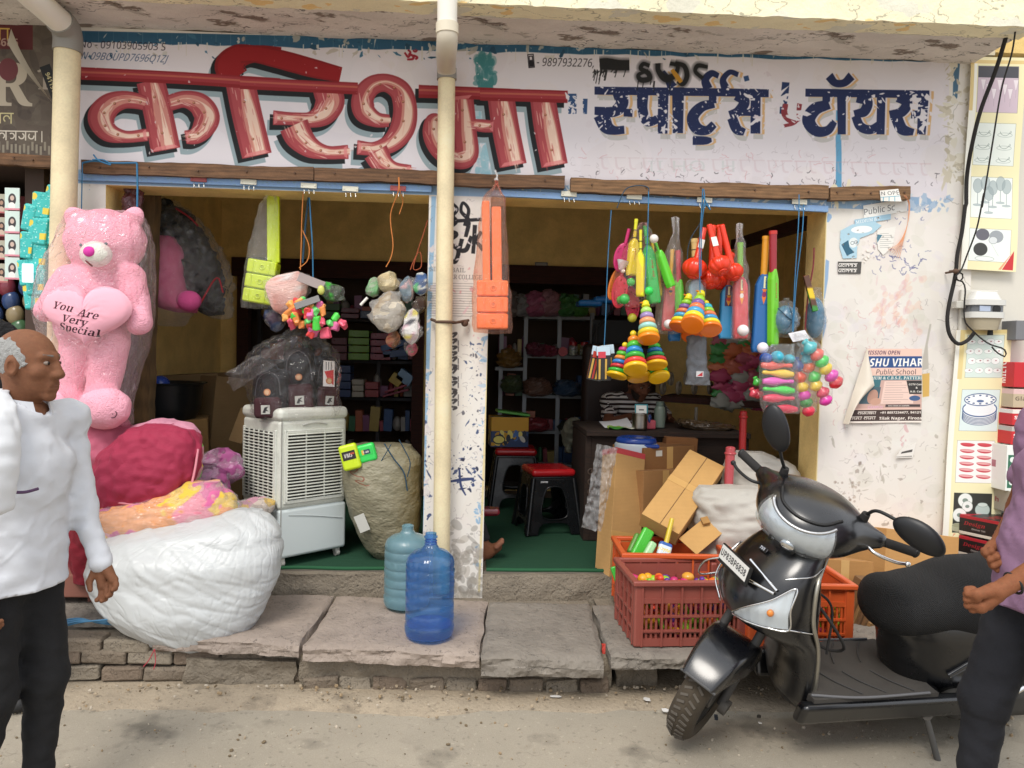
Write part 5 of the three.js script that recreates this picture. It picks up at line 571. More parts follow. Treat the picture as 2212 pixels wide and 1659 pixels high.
// ---------------------------------------------------------------- air cooler
const cool = std(0xd6d8d2, 0.5, { map: wash(0.97, 0.97, 0.95, 70), bumpMap: retile(lumps, 3), bumpScale: 0.0008 });
{
const t = thing('air_cooler', 'dusty white wheeled air cooler with slatted grilles in the left bay', 'air cooler'), w = 0.44, d = 0.42, h = 0.8, th = 44 * D2R, cn = onY(601, 1213, FLOOR + 0.05);
t.rotation.y = th; const off = V(w / 2, 0, -d / 2).applyAxisAngle(V(0, 1, 0), th); t.position.set(cn.x + off.x, FLOOR + 0.008, cn.z + off.z);
mk('body', [box(w, h - 0.3, d, 0, 0.05 + 0.27 + (h - 0.3) / 2, 0, 0.025, 3)], cool, t); mk('tank', [box(w + 0.004, 0.275, d + 0.004, 0, 0.05 + 0.1375, 0, 0.02, 3)], std(0xcfd8d8, 0.45), t); mk('lid', [box(w + 0.016, 0.07, d + 0.016, 0, h + 0.05, 0, 0.03, 4)], cool, t);
mk('dust_pad', [box(w - 0.1, h - 0.42, 0.01, 0, 0.56, d / 2 + 0.0, 0), box(0.01, h - 0.42, d - 0.1, -w / 2 - 0.0, 0.56, 0, 0)], std(0x2b241d, 1, { bumpMap: retile(grain, 14), bumpScale: 0.01 }), t);
const g1 = box(w - 0.085, 0.0058, 0.012, 0, 0, 0, 0.002), g2 = box(0.012, 0.0058, d - 0.085, 0, 0, 0, 0.002), v1 = box(0.008, h - 0.41, 0.01, 0, 0, 0, 0.002), v2 = box(0.01, h - 0.41, 0.008, 0, 0, 0, 0.002); [g1, g2, v1, v2].forEach((g) => 0); const G = [g1, g2, v1, v2].map((g) => tri(flat(g)));
const put = (n, g, x, y, z, rx = 0) => { const m = mesh(n, g, cool, t); m.position.set(x, y, z); m.rotation.x = rx; };
for (let i = 0; i < 21; i++) { put('slat', G[0], 0, 0.385 + i * 0.0178, d / 2 + 0.013, 0.35); put('slat', G[1], -w / 2 - 0.013, 0.385 + i * 0.0178, 0); }
for (let i = 0; i < 4; i++) put('grille_bar', G[2], -0.178 + i * 0.119, 0.56, d / 2 + 0.009); for (let i = 0; i < 7; i++) put('grille_bar', G[3], -w / 2 - 0.009, 0.56, -0.165 + i * 0.055);
mk('grille_frame', [box(w - 0.06, 0.02, 0.014, 0, 0.755, d / 2 + 0.005), box(w - 0.06, 0.02, 0.014, 0, 0.365, d / 2 + 0.005), box(0.02, 0.41, 0.014, -w / 2 + 0.036, 0.56, d / 2 + 0.005), box(0.02, 0.41, 0.014, w / 2 - 0.036, 0.56, d / 2 + 0.005)], cool, t); mk('grille_frame', [box(0.014, 0.41, 0.02, -w / 2 - 0.005, 0.56, d / 2 - 0.036)], cool, t); mk('grille_frame', [box(0.014, 0.41, 0.02, -w / 2 - 0.005, 0.56, -d / 2 + 0.036)], cool, t);
mk('handle_groove', tube([[-0.08, 0.79, d / 2 + 0.004], [0, 0.802, d / 2 + 0.006], [0.08, 0.79, d / 2 + 0.004]], 0.004), std(0xb9bab4, 0.5), t); mk('seam_line', [box(0.004, h - 0.02, 0.003, -w / 2 + 0.012, 0.45, d / 2 + 0.002, 0)], std(0x8f8d86, 0.8), t); mk('tank_groove', tube([[-w / 2 + 0.06, 0.29, d / 2 + 0.002], [-0.02, 0.27, d / 2 + 0.003], [w / 2 - 0.03, 0.23, d / 2 + 0.003]], 0.003), std(0xa9b0b0, 0.6), t);
for (const [x, z] of [[-1, 1], [1, 1], [-1, -1], [1, -1]]) { const c = mk('caster', [box(0.03, 0.035, 0.035, x * (w / 2 - 0.04), 0.04, z * (d / 2 - 0.04)), T(cyl(0.02, 0.02, 0.022, 0, 0, 0, 16), x * (w / 2 - 0.04), 0.02, z * (d / 2 - 0.035), 0, 0, Math.PI / 2)], std(0xc9c6bc, 0.5), t); }
}
// ---------------------------------------------------------------- backpacks in a clear bag on the cooler
{
const black = cloth(0x17161a, { roughness: 0.8 }), mar = cloth(0x3a1a20), z = -0.22;
const pack = (label, x, y0, y1, hw, tilt, side, zz) => {
const k = mpp(zz), t = thing('backpack', label, 'backpack', at(x, y1, zz)), H = (y1 - y0) * k, w = hw * 2 * k; t.rotation.z = tilt; t.rotation.y = side;
mk('bag', warp(new RoundedBoxGeometry(w, H, 0.16, 8, 0.05), (q) => { q.y += H / 2; q.z += 0.006 * N3(q.x * 20, q.y * 20, x); if (q.y > H * 0.7) q.z -= (q.y - H * 0.7) * 0.35; }), black, t); mk('pocket', warp(new RoundedBoxGeometry(w * 0.86, H * 0.42, 0.06, 6, 0.025), (q) => { q.y += H * 0.25; q.z += 0.09 + 0.004 * N3(q.x * 30, q.y * 30, x); }), mar, t);
mk('badge', T(cyl(0.019, 0.019, 0.006, 0, 0, 0, 24), 0, H * 0.56, 0.088, Math.PI / 2), std(0xc9865a, 0.4), t); mk('badge_centre', T(cyl(0.012, 0.012, 0.004, 0, 0, 0, 20), 0, H * 0.56, 0.092, Math.PI / 2), std(0xd9b48c, 0.4), t);
mk('emblem', box(0.05, 0.05, 0.003, 0, H * 0.22, 0.124, 0.001), std(0xd0d0cc, 0.4, { map: tex(48, 48, (x) => { x.fillStyle = '#d8d8d4'; x.fillRect(0, 0, 48, 48); x.fillStyle = '#2a2a2e'; x.beginPath(); for (const [a, b] of [[8, 40], [20, 12], [40, 8], [30, 22], [42, 34], [26, 30], [24, 42]]) x.lineTo(a, b); x.fill(); }), polygonOffset: false }), t, true);
mk('zip', tube([[-w * 0.42, H * 0.5, 0.083], [-w * 0.3, H * 0.85, 0.066], [0, H * 0.95, 0.05], [w * 0.3, H * 0.85, 0.066], [w * 0.42, H * 0.5, 0.083]], 0.004, 30, 6), std(0x3a383c, 0.5), t); mk('top_loop', tube([[-0.03, H - 0.005, -0.03], [0, H + 0.03, -0.03], [0.03, H - 0.005, -0.03]], 0.007), black, t); return t;
};
pack('left black backpack with an orange badge on the air cooler', 592, 800, 905, 33, 0.05, -0.1, -0.16); pack('taller black backpack with maroon pocket, middle of the clear bag', 652, 752, 893, 32, 0.06, 0.15, -0.28);
const p3 = pack('black backpack with a red and white printed flap at the right of the bag', 696, 770, 888, 28, -0.06, 0.5, -0.38); mk('printed_flap', box(0.07, 0.17, 0.006, 0.0, 0.2, 0.118, 0.002).rotateX(-0.2), std(0xffffff, 0.5, { map: tex(64, 128, (x) => { x.fillStyle = '#e8e4e2'; x.fillRect(0, 0, 64, 128); x.fillStyle = '#cf3a3e'; x.beginPath(); x.moveTo(6, 50); x.lineTo(58, 40); x.lineTo(58, 110); x.lineTo(28, 90); x.fill(); x.fillStyle = '#444'; for (let i = 0; i < 3; i++) x.fillRect(14 + i * 14, 6, 4, 36); }) }), p3, true);
const t = thing('clear_bag', 'large crumpled clear plastic bag draped over the black backpacks', 'plastic bag'); mesh('film', loft(rowsPx([[655, 698, 5, 5], [652, 716, 28, 26], [640, 750, 78, 60], [630, 800, 100, 78], [634, 850, 94, 76], [640, 895, 88, 72], [632, 912, 60, 60]], z), { wr: 0.022, f: 9, fy: 4, pleat: 0.5, np: 15, nu: 96, nv: 60, cap: false }), film(0xfdfcfc, 0.02, 0.06, 0.004), t);
mesh('loose_flap', sheet((u, v) => { const a = at(640 - 145 * u + 30 * v * (1 - u), 722 + 78 * u + 62 * v * (0.3 + 0.5 * u), -0.05); a.z += 0.06 * N2(u * 5, v * 4) + 0.05 * Math.sin(v * 5); return a; }, 24, 20), film(0xf4f0f0, 0.16, 0.15, 0.008), t); base(t);
}
// ---------------------------------------------------------------- olive sack with two plastic bats in its mouth
const paint2 = (fn, w = 256, h = 256, o = {}) => std(0xffffff, o.rough ?? 0.8, { map: tex(w, h, fn), ...o.m });
{
const olive = std(0xffffff, 0.55, { map: tex(512, 512, (x) => { x.fillStyle = '#857f69'; x.fillRect(0, 0, 512, 512); for (let i = 0; i < 200; i++) ell(x, R() * 512, R() * 512, 20 * R() + 4, 40 * R() + 4, ['rgba(150,145,124,.2)', 'rgba(110,106,86,.2)'][i % 2], null, 1, R() * 3); x.lineWidth = 3; x.strokeStyle = '#7d4a36'; for (const [a, b, s] of [[260, 300, 1], [150, 330, 1.2], [190, 400, 0.9], [330, 260, 0.7]]) { x.beginPath(); x.moveTo(a, b); for (let i = 0; i < 7; i++) x.quadraticCurveTo(a + (i % 2 ? 30 : -8) * s + i * 5, b + i * 12 * s + 6, a + i * 7 * s, b + i * 13 * s); x.stroke(); } x.strokeStyle = '#3c403a'; x.lineWidth = 2; for (let i = 0; i < 6; i++) { x.beginPath(); x.arc(300 + 18 * i, 140 + 14 * (i % 3), 12, i, i + 4); x.stroke(); } }), bumpMap: retile(crinkle, 2), bumpScale: 0.008 });
const t = thing('olive_sack', 'bulging olive plastic sack tied with cord beside the air cooler', 'sack'); mesh('sack', loft(rowsPx([[825, 958, 60, 40], [826, 985, 82, 66], [826, 1030, 84, 80], [830, 1080, 80, 82], [836, 1130, 70, 74], [842, 1180, 52, 58], [846, 1210, 30, 34]], -0.32), { wr: 0.007, f: 4, fy: 5, seed: 5, nu: 90, nv: 90 }), olive, t);
mk('cord', [tube([[830, 958], [850, 990], [872, 1020], [880, 1060]].map((p) => at(p[0], p[1], -0.12)), 0.004), tube([[862, 950], [874, 972], [886, 1000], [880, 1030]].map((p) => at(p[0], p[1], -0.1)), 0.003), tube([[800, 985], [812, 1010], [830, 985], [845, 960]].map((p) => at(p[0], p[1], -0.14)), 0.0025)], M.stringDark, t); mk('white_tag', box(0.06, 0.1, 0.002, 0, 0, 0, 0).rotateZ(0.4).translate(...at(782, 1130, -0.1).toArray()), std(0xbdbdb6, 0.6), t); base(t);
const bat = (label, hex, q, z, dr) => { const A = q.map((p) => at(p[0], p[1], z)), B = boxOn(A[0], A[1], A[2], 0.05), u = thing('toy_bat', label, 'toy bat'); mk('blade', B.g(new RoundedBoxGeometry(B.w, B.h, 0.05, 4, 0.018)), plastic(hex, 0.35), u); mk('sticker', B.g(box(B.w * 0.72, B.h * 0.34, 0.002, 0, B.h * 0.08, 0.026, 0)), paint2(dr, 96, 48, { rough: 0.4 }), u, true); base(u); };
bat('fluorescent yellow plastic bat poking out of the olive sack', 0xc9e22c, [[728, 966], [767, 956], [744, 1020]], -0.1, (x, w, h) => { x.fillStyle = '#2a2626'; x.fillRect(0, 0, w, h); x.fillStyle = '#d9d4d2'; x.font = 'italic bold 30px sans-serif'; x.fillText('VMS', 10, 34); x.fillStyle = '#b54a3a'; x.fillRect(60, 12, 30, 10); });
bat('green plastic bat with a small square sticker poking out of the olive sack', 0x38d25e, [[766, 965], [806, 955], [775, 1004]], -0.13, (x, w, h) => { x.fillStyle = '#35c95a'; x.fillRect(0, 0, w, h); x.fillStyle = '#d9a83a'; x.fillRect(18, 6, 60, 36); x.fillStyle = '#2b3550'; x.fillRect(34, 6, 44, 36); x.fillStyle = '#e8e4d8'; x.font = 'bold 22px sans-serif'; x.fillText('T-20', 26, 32); });
}
// ---------------------------------------------------------------- big water bottles
function waterBottle(label, x, y, r, Hm, mat, neck) {
const b = onY(x, y, SLAB + 0.012), t = thing('water_bottle', label, 'bottle', [b.x, SLAB + 0.009, b.z]), p = [[0, 0.012], [r * 0.7, 0.004], [r * 0.95, 0.008], [r, 0.03], [r, 0.055], [r * 0.955, 0.064]], h = Hm * 0.7;
const n = 5; for (let i = 0; i < n; i++) { const y0 = 0.07 + ((h - 0.08) * i) / n, y1 = 0.07 + ((h - 0.08) * (i + 1)) / n; p.push([r * 0.985, y0 + 0.006], [r * 0.985, y1 - 0.012], [r * 0.965, y1 - 0.008], [r * 0.965, y1 - 0.003], [r * 0.985, y1 + 0.001]); }
p.push([r * 0.97, h + 0.01], [r * 0.9, h + Hm * 0.075], [r * 0.68, h + Hm * 0.12], [r * 0.36, h + Hm * 0.15], [r * 0.25, h + Hm * 0.19]); if (neck) p.push([r * 0.22, h + Hm * 0.23], [r * 0.225, Hm * 0.95], [r * 0.27, Hm * 0.955], [r * 0.27, Hm * 0.97], [r * 0.225, Hm * 0.975], [r * 0.22, Hm]); else p.push([r * 0.26, h + Hm * 0.24], [r * 0.2, h + Hm * 0.25], [r * 0.14, h + Hm * 0.2]);
const g = lathe(p.map(([a, c]) => [Math.max(a, 0.0001), c]), 56); warp(g, (q) => { const k = 1 + 0.012 * N3(q.x * 12, q.y * 8, q.z * 12 + x); q.x *= k; q.z *= k; }); mesh('shell', toCreasedNormals(g, 1.0), mat, t);
if (neck) { for (const k of [0.9, 0.925]) mk('thread', T(new THREE.TorusGeometry(r * 0.235, 0.003, 6, 28), 0, Hm * k, 0, Math.PI / 2), mat, t); mk('water_film', lathe([[0.001, 0.05], [r * 0.9, 0.05], [r * 0.9, 0.06], [0.001, 0.06]], 40), mat, t); }
return t;
}
waterBottle('dark blue water bottle with an open neck standing in front', 927, 1370, 0.114, 0.475, phy(0x86bcee, 0.08, { transmission: 0.9, thickness: 0, bumpMap: retile(crinkle, 2), bumpScale: 0.002, side: THREE.DoubleSide }), true);
waterBottle('dusty pale teal water bottle standing behind the blue one', 878, 1306, 0.117, 0.44, phy(0x8fb8c2, 0.3, { transmission: 0.6, thickness: 0, bumpMap: retile(crinkle, 2), bumpScale: 0.0015, side: THREE.DoubleSide }), false);
// ---------------------------------------------------------------- white sack, cushions, soft toys on the left
{
const wv = std(0xbfc2c2, 0.4, { bumpMap: retile(creases, 2, 1), bumpScale: 0.0028 });
const t = thing('white_sack', 'huge creased white woven sack lying over the step edge at the left', 'sack');
const g = loft(rowsPx([[540, 1100, 26, 20, -0.1], [514, 1114, 66, 50, -0.07], [462, 1140, 134, 84, -0.04], [410, 1168, 188, 98, -0.02], [402, 1200, 196, 115], [400, 1250, 194, 122], [402, 1300, 172, 118, 0.03], [412, 1345, 136, 98, 0.06], [424, 1385, 92, 66, 0.08], [428, 1414, 34, 24, 0.08]], 0.52), { wr: 0.0, nu: 220, nv: 190, seed: 9 });
{ const p = g.attributes.position, q = V(), nn = g.attributes.normal; for (let i = 0; i < p.count; i++) { q.fromBufferAttribute(p, i); const a = q.x * 0.9 + q.y * 2.2; const sx = q.x * 0.85 - q.y * 0.5, ty = q.x * 0.5 + q.y * 0.85; const r = 0.8 * (0.012 * N3(q.x * 2.2, q.y * 2.4, q.z * 2) + 0.0045 * (0.5 - Math.abs(N3(sx * 3 + 5, ty * 13, q.z * 3))) + 0.002 * (0.5 - Math.abs(N3(sx * 6, ty * 22 + 3, q.z * 6))) + 0.011 * Math.max(0, 0.55 - Math.abs(N3(sx * 1.5 + 3, ty * 5.5, q.z * 1.5)) * 1.9) - 0.01 * Math.max(0, 0.5 - Math.abs(N3(sx * 2 + 9, ty * 8, q.z * 2 + 4)) * 2.4) + 0.0022 * N3(q.x * 9, q.y * 12, q.z * 9)); p.setXYZ(i, q.x + nn.getX(i) * r, q.y + nn.getY(i) * r, q.z + nn.getZ(i) * r); } g.computeVertexNormals(); }
mesh('sack', g, wv, t); mk('red_thread', [tube([[334, 1402], [322, 1425], [310, 1440]].map((p) => at(p[0], p[1], 0.82)), 0.002), tube([[334, 1402], [336, 1430], [332, 1446]].map((p) => at(p[0], p[1], 0.82)), 0.002)], std(0xb03a48, 0.8), t); base(t);
const pile = (cols, n, o = {}) => ({ cols, n, s: o.s ?? 3 });
const cushion = (name, label, cat, rows, z, mat, o = {}) => { const u = thing(name, label, cat), g = loft(rowsPx(rows, z), { wr: 0.012, f: 6, fy: 6, nu: 170, nv: 150, ...o }); if (mat.cols) { patch(g, mat.cols, mat.n, mat.s); mat = patchMat.soft; } mesh('cover', g, mat, u); if (o.pipe) mk('piping', tube(o.pipe.map((p) => at(p[0], p[1], z + (p[2] ?? 0.1))), 0.006, 40, 6), std(o.pipeHex ?? 0xd88a98, 0.9), u); if (o.wrap) mesh('clear_wrap', loft(rowsPx(rows.map((r) => [r[0], r[1], r[2] * 1.05, r[3] * 1.06, r[4]]), z), { wr: 0.014, f: 9, fy: 9, seed: 4, nu: 64, nv: 60 }), M.film, u); base(u); return u; };
const marTex = phy(0x9c2444, 0.75, { sheen: 1, sheenColor: C(0xff9ab4), sheenRoughness: 0.35, bumpMap: retile(fluff, 2), bumpScale: 0.002 });
cushion('cushion', 'plump crimson velvet cushion with pink piping on top of the pile', 'cushion', [[346, 914, 26, 20], [348, 928, 66, 40], [336, 965, 96, 62], [318, 1010, 106, 72], [304, 1055, 104, 70], [298, 1090, 92, 50], [300, 1112, 60, 22]], 0.3, marTex, { wr: 0.012, seed: 3, pipe: [[208, 1082, 0.1], [260, 1086, 0.14], [330, 1098, 0.15], [392, 1106, 0.1], [404, 1080, 0.1], [420, 1020, 0.07], [428, 970, 0.04]] });
cushion('cushion', 'orange pink and yellow patterned cushion wrapped in clear film above the white sack', 'cushion', [[440, 1040, 30, 24], [426, 1066, 70, 50], [366, 1100, 140, 72], [330, 1130, 122, 76], [300, 1160, 88, 66], [290, 1190, 60, 40]], 0.36, pile(['#e8a26a', '#e2889a', '#e6c04a', '#d46a9a', '#e59a5a', '#dba0a4'], 60, { s: 5 }), { wrap: 1, seed: 7 });
cushion('cushion', 'pale yellow green edged cushion standing behind the crimson one', 'cushion', [[404, 940, 14, 20], [408, 960, 22, 34], [408, 1010, 24, 40], [400, 1060, 20, 34]], 0.2, pile(['#e6c95a', '#7fcf5c', '#ead27c', '#d99aa0'], 18, { s: 15 }), { seed: 2 });
cushion('cushion', 'soft pale pink cushion lying along the top of the crimson one', 'cushion', [[352, 905, 20, 20], [356, 918, 58, 40], [352, 936, 74, 52], [340, 956, 66, 46]], 0.24, std(0xdf9ab0, 0.95, { bumpMap: retile(fluff, 2), bumpScale: 0.003 }), { seed: 14 });  // added cushion, stands in for the pink upper part of the crimson one
cushion('soft_toy', 'round pink plush toy tucked behind the crimson cushion', 'soft toy', [[232, 900, 30, 30], [236, 930, 52, 50], [232, 975, 62, 56], [226, 1010, 50, 44]], 0.16, std(0xd8748e, 1, { bumpMap: retile(fluff, 2), bumpScale: 0.004 }), { seed: 12 });
cushion('cushion', 'deep red cushion at the bottom of the pile behind the white sack', 'cushion', [[260, 1085, 60, 40], [250, 1120, 80, 60], [240, 1180, 84, 66], [240, 1250, 70, 60]], 0.22, std(0x7d1626, 0.95, { bumpMap: retile(fluff, 2), bumpScale: 0.003 }), { seed: 6 });
cushion('toy_bag', 'small bag of pale green and pink toys beside the cooler foot', 'bag', [[560, 1075, 14, 14], [548, 1086, 40, 26], [530, 1104, 56, 34], [520, 1124, 44, 30]], 0.02, pile(['#cfa9b8', '#8fcfa4', '#d9a4b4', '#e2d2c4', '#e0bd6a'], 40, { s: 25 }), { wrap: 1, seed: 17 });
for (const [label, x, y, hw, z, s] of [['purple clear wrapped bundle left of the cooler, upper one', 478, 1002, 44, -0.1, 1], ['purple clear wrapped bundle left of the cooler, lower one', 450, 1036, 40, 0.0, 2]]) cushion('toy_bag', label, 'bag', [[x, y - 34, 12, 12], [x, y - 20, hw * 0.8, 24], [x, y + 4, hw, 34], [x + 4, y + 28, hw * 0.9, 30], [x + 6, y + 42, hw * 0.4, 14]], z, pile(['#8a3f70', '#b05a90', '#6d2f5a', '#c58ab0'], 30, { s: 35 + s }), { wrap: 1, seed: 20 + s });
tag(base(mk('blue_rope', [0, 1, 2, 3].map((i) => tube([[120, 1358 - i * 5], [170, 1345 - i * 3], [215, 1340 + i * 2], [260, 1336 + i * 4], [300, 1332]].map((p, k) => at(p[0], p[1], 0.75 + 0.02 * Math.sin(i + k))), 0.004, 20, 6)), std(0x3d6f92, 0.7))), 'loose blue rope ends sticking out under the white sack', 'rope');
const tb = thing('wooden_bench', 'low reddish bench end behind the walking man, left of the white sack', 'bench'); { const a = at(110, 1218, 0.25), b = at(225, 1218, 0.25); mk('seat', box(0.9, 0.12, 0.4, b.x - 0.4, a.y - 0.1, 0.1, 0.01), std(0x8a5a4c, 0.8), tb); for (const dx of [-0.75, 0]) mk('leg', box(0.07, Math.max(0.05, a.y - 0.16 - SLAB), 0.3, b.x - 0.05 + dx, (a.y - 0.16 + SLAB) / 2, 0.1, 0.005), std(0x8a5a4c, 0.8), tb); base(tb); }
}
// ---------------------------------------------------------------- post, bags and tub in the left bay
{
const t = thing('wooden_post', 'rough leaning wooden post at the left of the left bay', 'post'), a = at(318, 398, -0.3), b = at(303, 925, -0.3), d = down(a, b, FLOOR); const L = a.distanceTo(d), g = new THREE.BoxGeometry(0.125, L, 0.09, 6, 60, 4); warp(g, (q) => { q.x += 0.005 * N3(q.x * 8, q.y * 5, 1) + 0.003 * N3(q.x * 3, q.y * 20, 3); q.z += 0.004 * N3(q.x * 9, q.y * 16, 5); }); const m = mk('timber', g, woodMat(0.5, 0.39, 0.25, 22, [3, 0.7]), t); m.position.copy(a).lerp(d, 0.5); m.rotation.z = Math.atan2(a.x - d.x, a.y - d.y) * -1; base(t);
const c2 = thing('cloth_bag', 'shiny crumpled maroon bag hanging behind the teddy bear string', 'bag'); mesh('film', loft(rowsPx([[288, 398, 10, 8], [288, 430, 18, 14], [282, 520, 22, 18], [276, 640, 20, 18], [268, 800, 22, 18], [270, 905, 14, 10]], -0.1), { wr: 0.02, f: 14, fy: 8 }), phy(0x5a2a34, 0.3, { clearcoat: 0.6, bumpMap: retile(crinkle, 4), bumpScale: 0.01 }), c2); base(c2);
const bg = thing('toy_bag', 'clear bag of dark soft toys hanging diagonally inside the left bay', 'bag'); mesh('contents', loft(rowsPx([[352, 432, 12, 10], [372, 470, 40, 30], [398, 540, 58, 44], [425, 610, 52, 40], [448, 655, 34, 26], [462, 682, 18, 12]], -0.62), { wr: 0.03, f: 9, fy: 9, seed: 31 }), std(0x201f1c, 0.75, { bumpMap: retile(lumps, 4), bumpScale: 0.01 }), bg); mesh('film', loft(rowsPx([[346, 420, 6, 6], [368, 465, 50, 36], [400, 540, 72, 50], [430, 612, 64, 46], [456, 662, 44, 30], [478, 690, 18, 10]], -0.62), { wr: 0.028, f: 10, fy: 8, seed: 5, nu: 72 }), M.filmThin, bg); for (const l of [[[430, 660], [470, 600], [482, 632]], [[380, 450], [410, 470], [428, 488]]]) mk('red_tape', tube(l.map((p) => at(p[0], p[1], -0.43)), 0.005), std(0x9a2028, 0.5), bg); base(bg);
const pk = thing('soft_toy', 'second pink plush bear half hidden behind the wooden post', 'soft toy'); const plush = std(0xd3648c, 1, { bumpMap: retile(fluff, 2), bumpScale: 0.004 }); mesh('torso', loft(rowsPx([[356, 508, 20, 18], [360, 545, 34, 34], [356, 600, 40, 40], [362, 640, 44, 42], [385, 665, 40, 36], [405, 676, 22, 18]], -0.5), { wr: 0.006, pow: 2 }), plush, pk); mk('paw_pad', ball(26 * mpp(-0.4), 22 * mpp(-0.4), 0.05, ...at(408, 650, -0.42).toArray()), std(0xc9508a, 1, { bumpMap: retile(fluff, 2), bumpScale: 0.003 }), pk); mesh('film', loft(rowsPx([[350, 500, 16, 16], [362, 545, 44, 42], [362, 600, 52, 48], [370, 645, 56, 48], [372, 690, 34, 20], [368, 705, 30, 4]], -0.5), { wr: 0.016, f: 12, fy: 10, nu: 64 }), M.filmThin, pk); base(pk);
const zt = -0.75, tub = thing('black_tub', 'round black plastic tub on a cardboard box inside the left bay', 'tub'), c = at(352, 908, zt), k = mpp(zt); mesh('basin', lathe([[0.001, 0.01], [58 * k, 0], [64 * k, 0.01], [76 * k, 0.1], [80 * k, 80 * k - 0.01], [88 * k, 80 * k], [88 * k, 82 * k], [78 * k, 81 * k], [72 * k, 0.1], [60 * k, 0.02], [0.001, 0.02]], 48), std(0x151719, 0.5, { roughnessMap: wearR }), tub); tub.position.copy(c); tag(base(mk('blue_ball', ball(0.06, 0.05, 0.06, ...at(345, 828, zt).toArray()), plastic(0x2c4aa0, 0.4))), 'blue ball lying in the black tub', 'ball');
const q = (x, y, z) => at(x, y, z);
carton('wide folded cardboard box behind the black tub', q(330, 812, -1.15), q(470, 806, -1.15), q(330, 1080, -1.15), 0.5, { hex: 0x8d7450, tape: 0 }); carton('tall cardboard box with an open flap right of the black tub', q(468, 812, -1.0), q(548, 820, -1.2), q(472, 1100, -1.0), 0.4, { hex: 0x8f744e, tape: 0 }); carton('low cardboard box under the black tub', q(318, 912, -0.6), q(448, 905, -0.7), q(318, 1090, -0.6), 0.36, { hex: 0x8a6a3c, tape: 0 });
const fl = thing('cardboard_flap', 'torn cardboard flap hanging between the boxes in the left bay', 'cardboard'); const B = boxOn(q(520, 880, -0.8), q(548, 888, -0.75), q(516, 952, -0.72), 0.006); mk('flap', B.box(), card(0x8f744e), fl); base(fl);
}
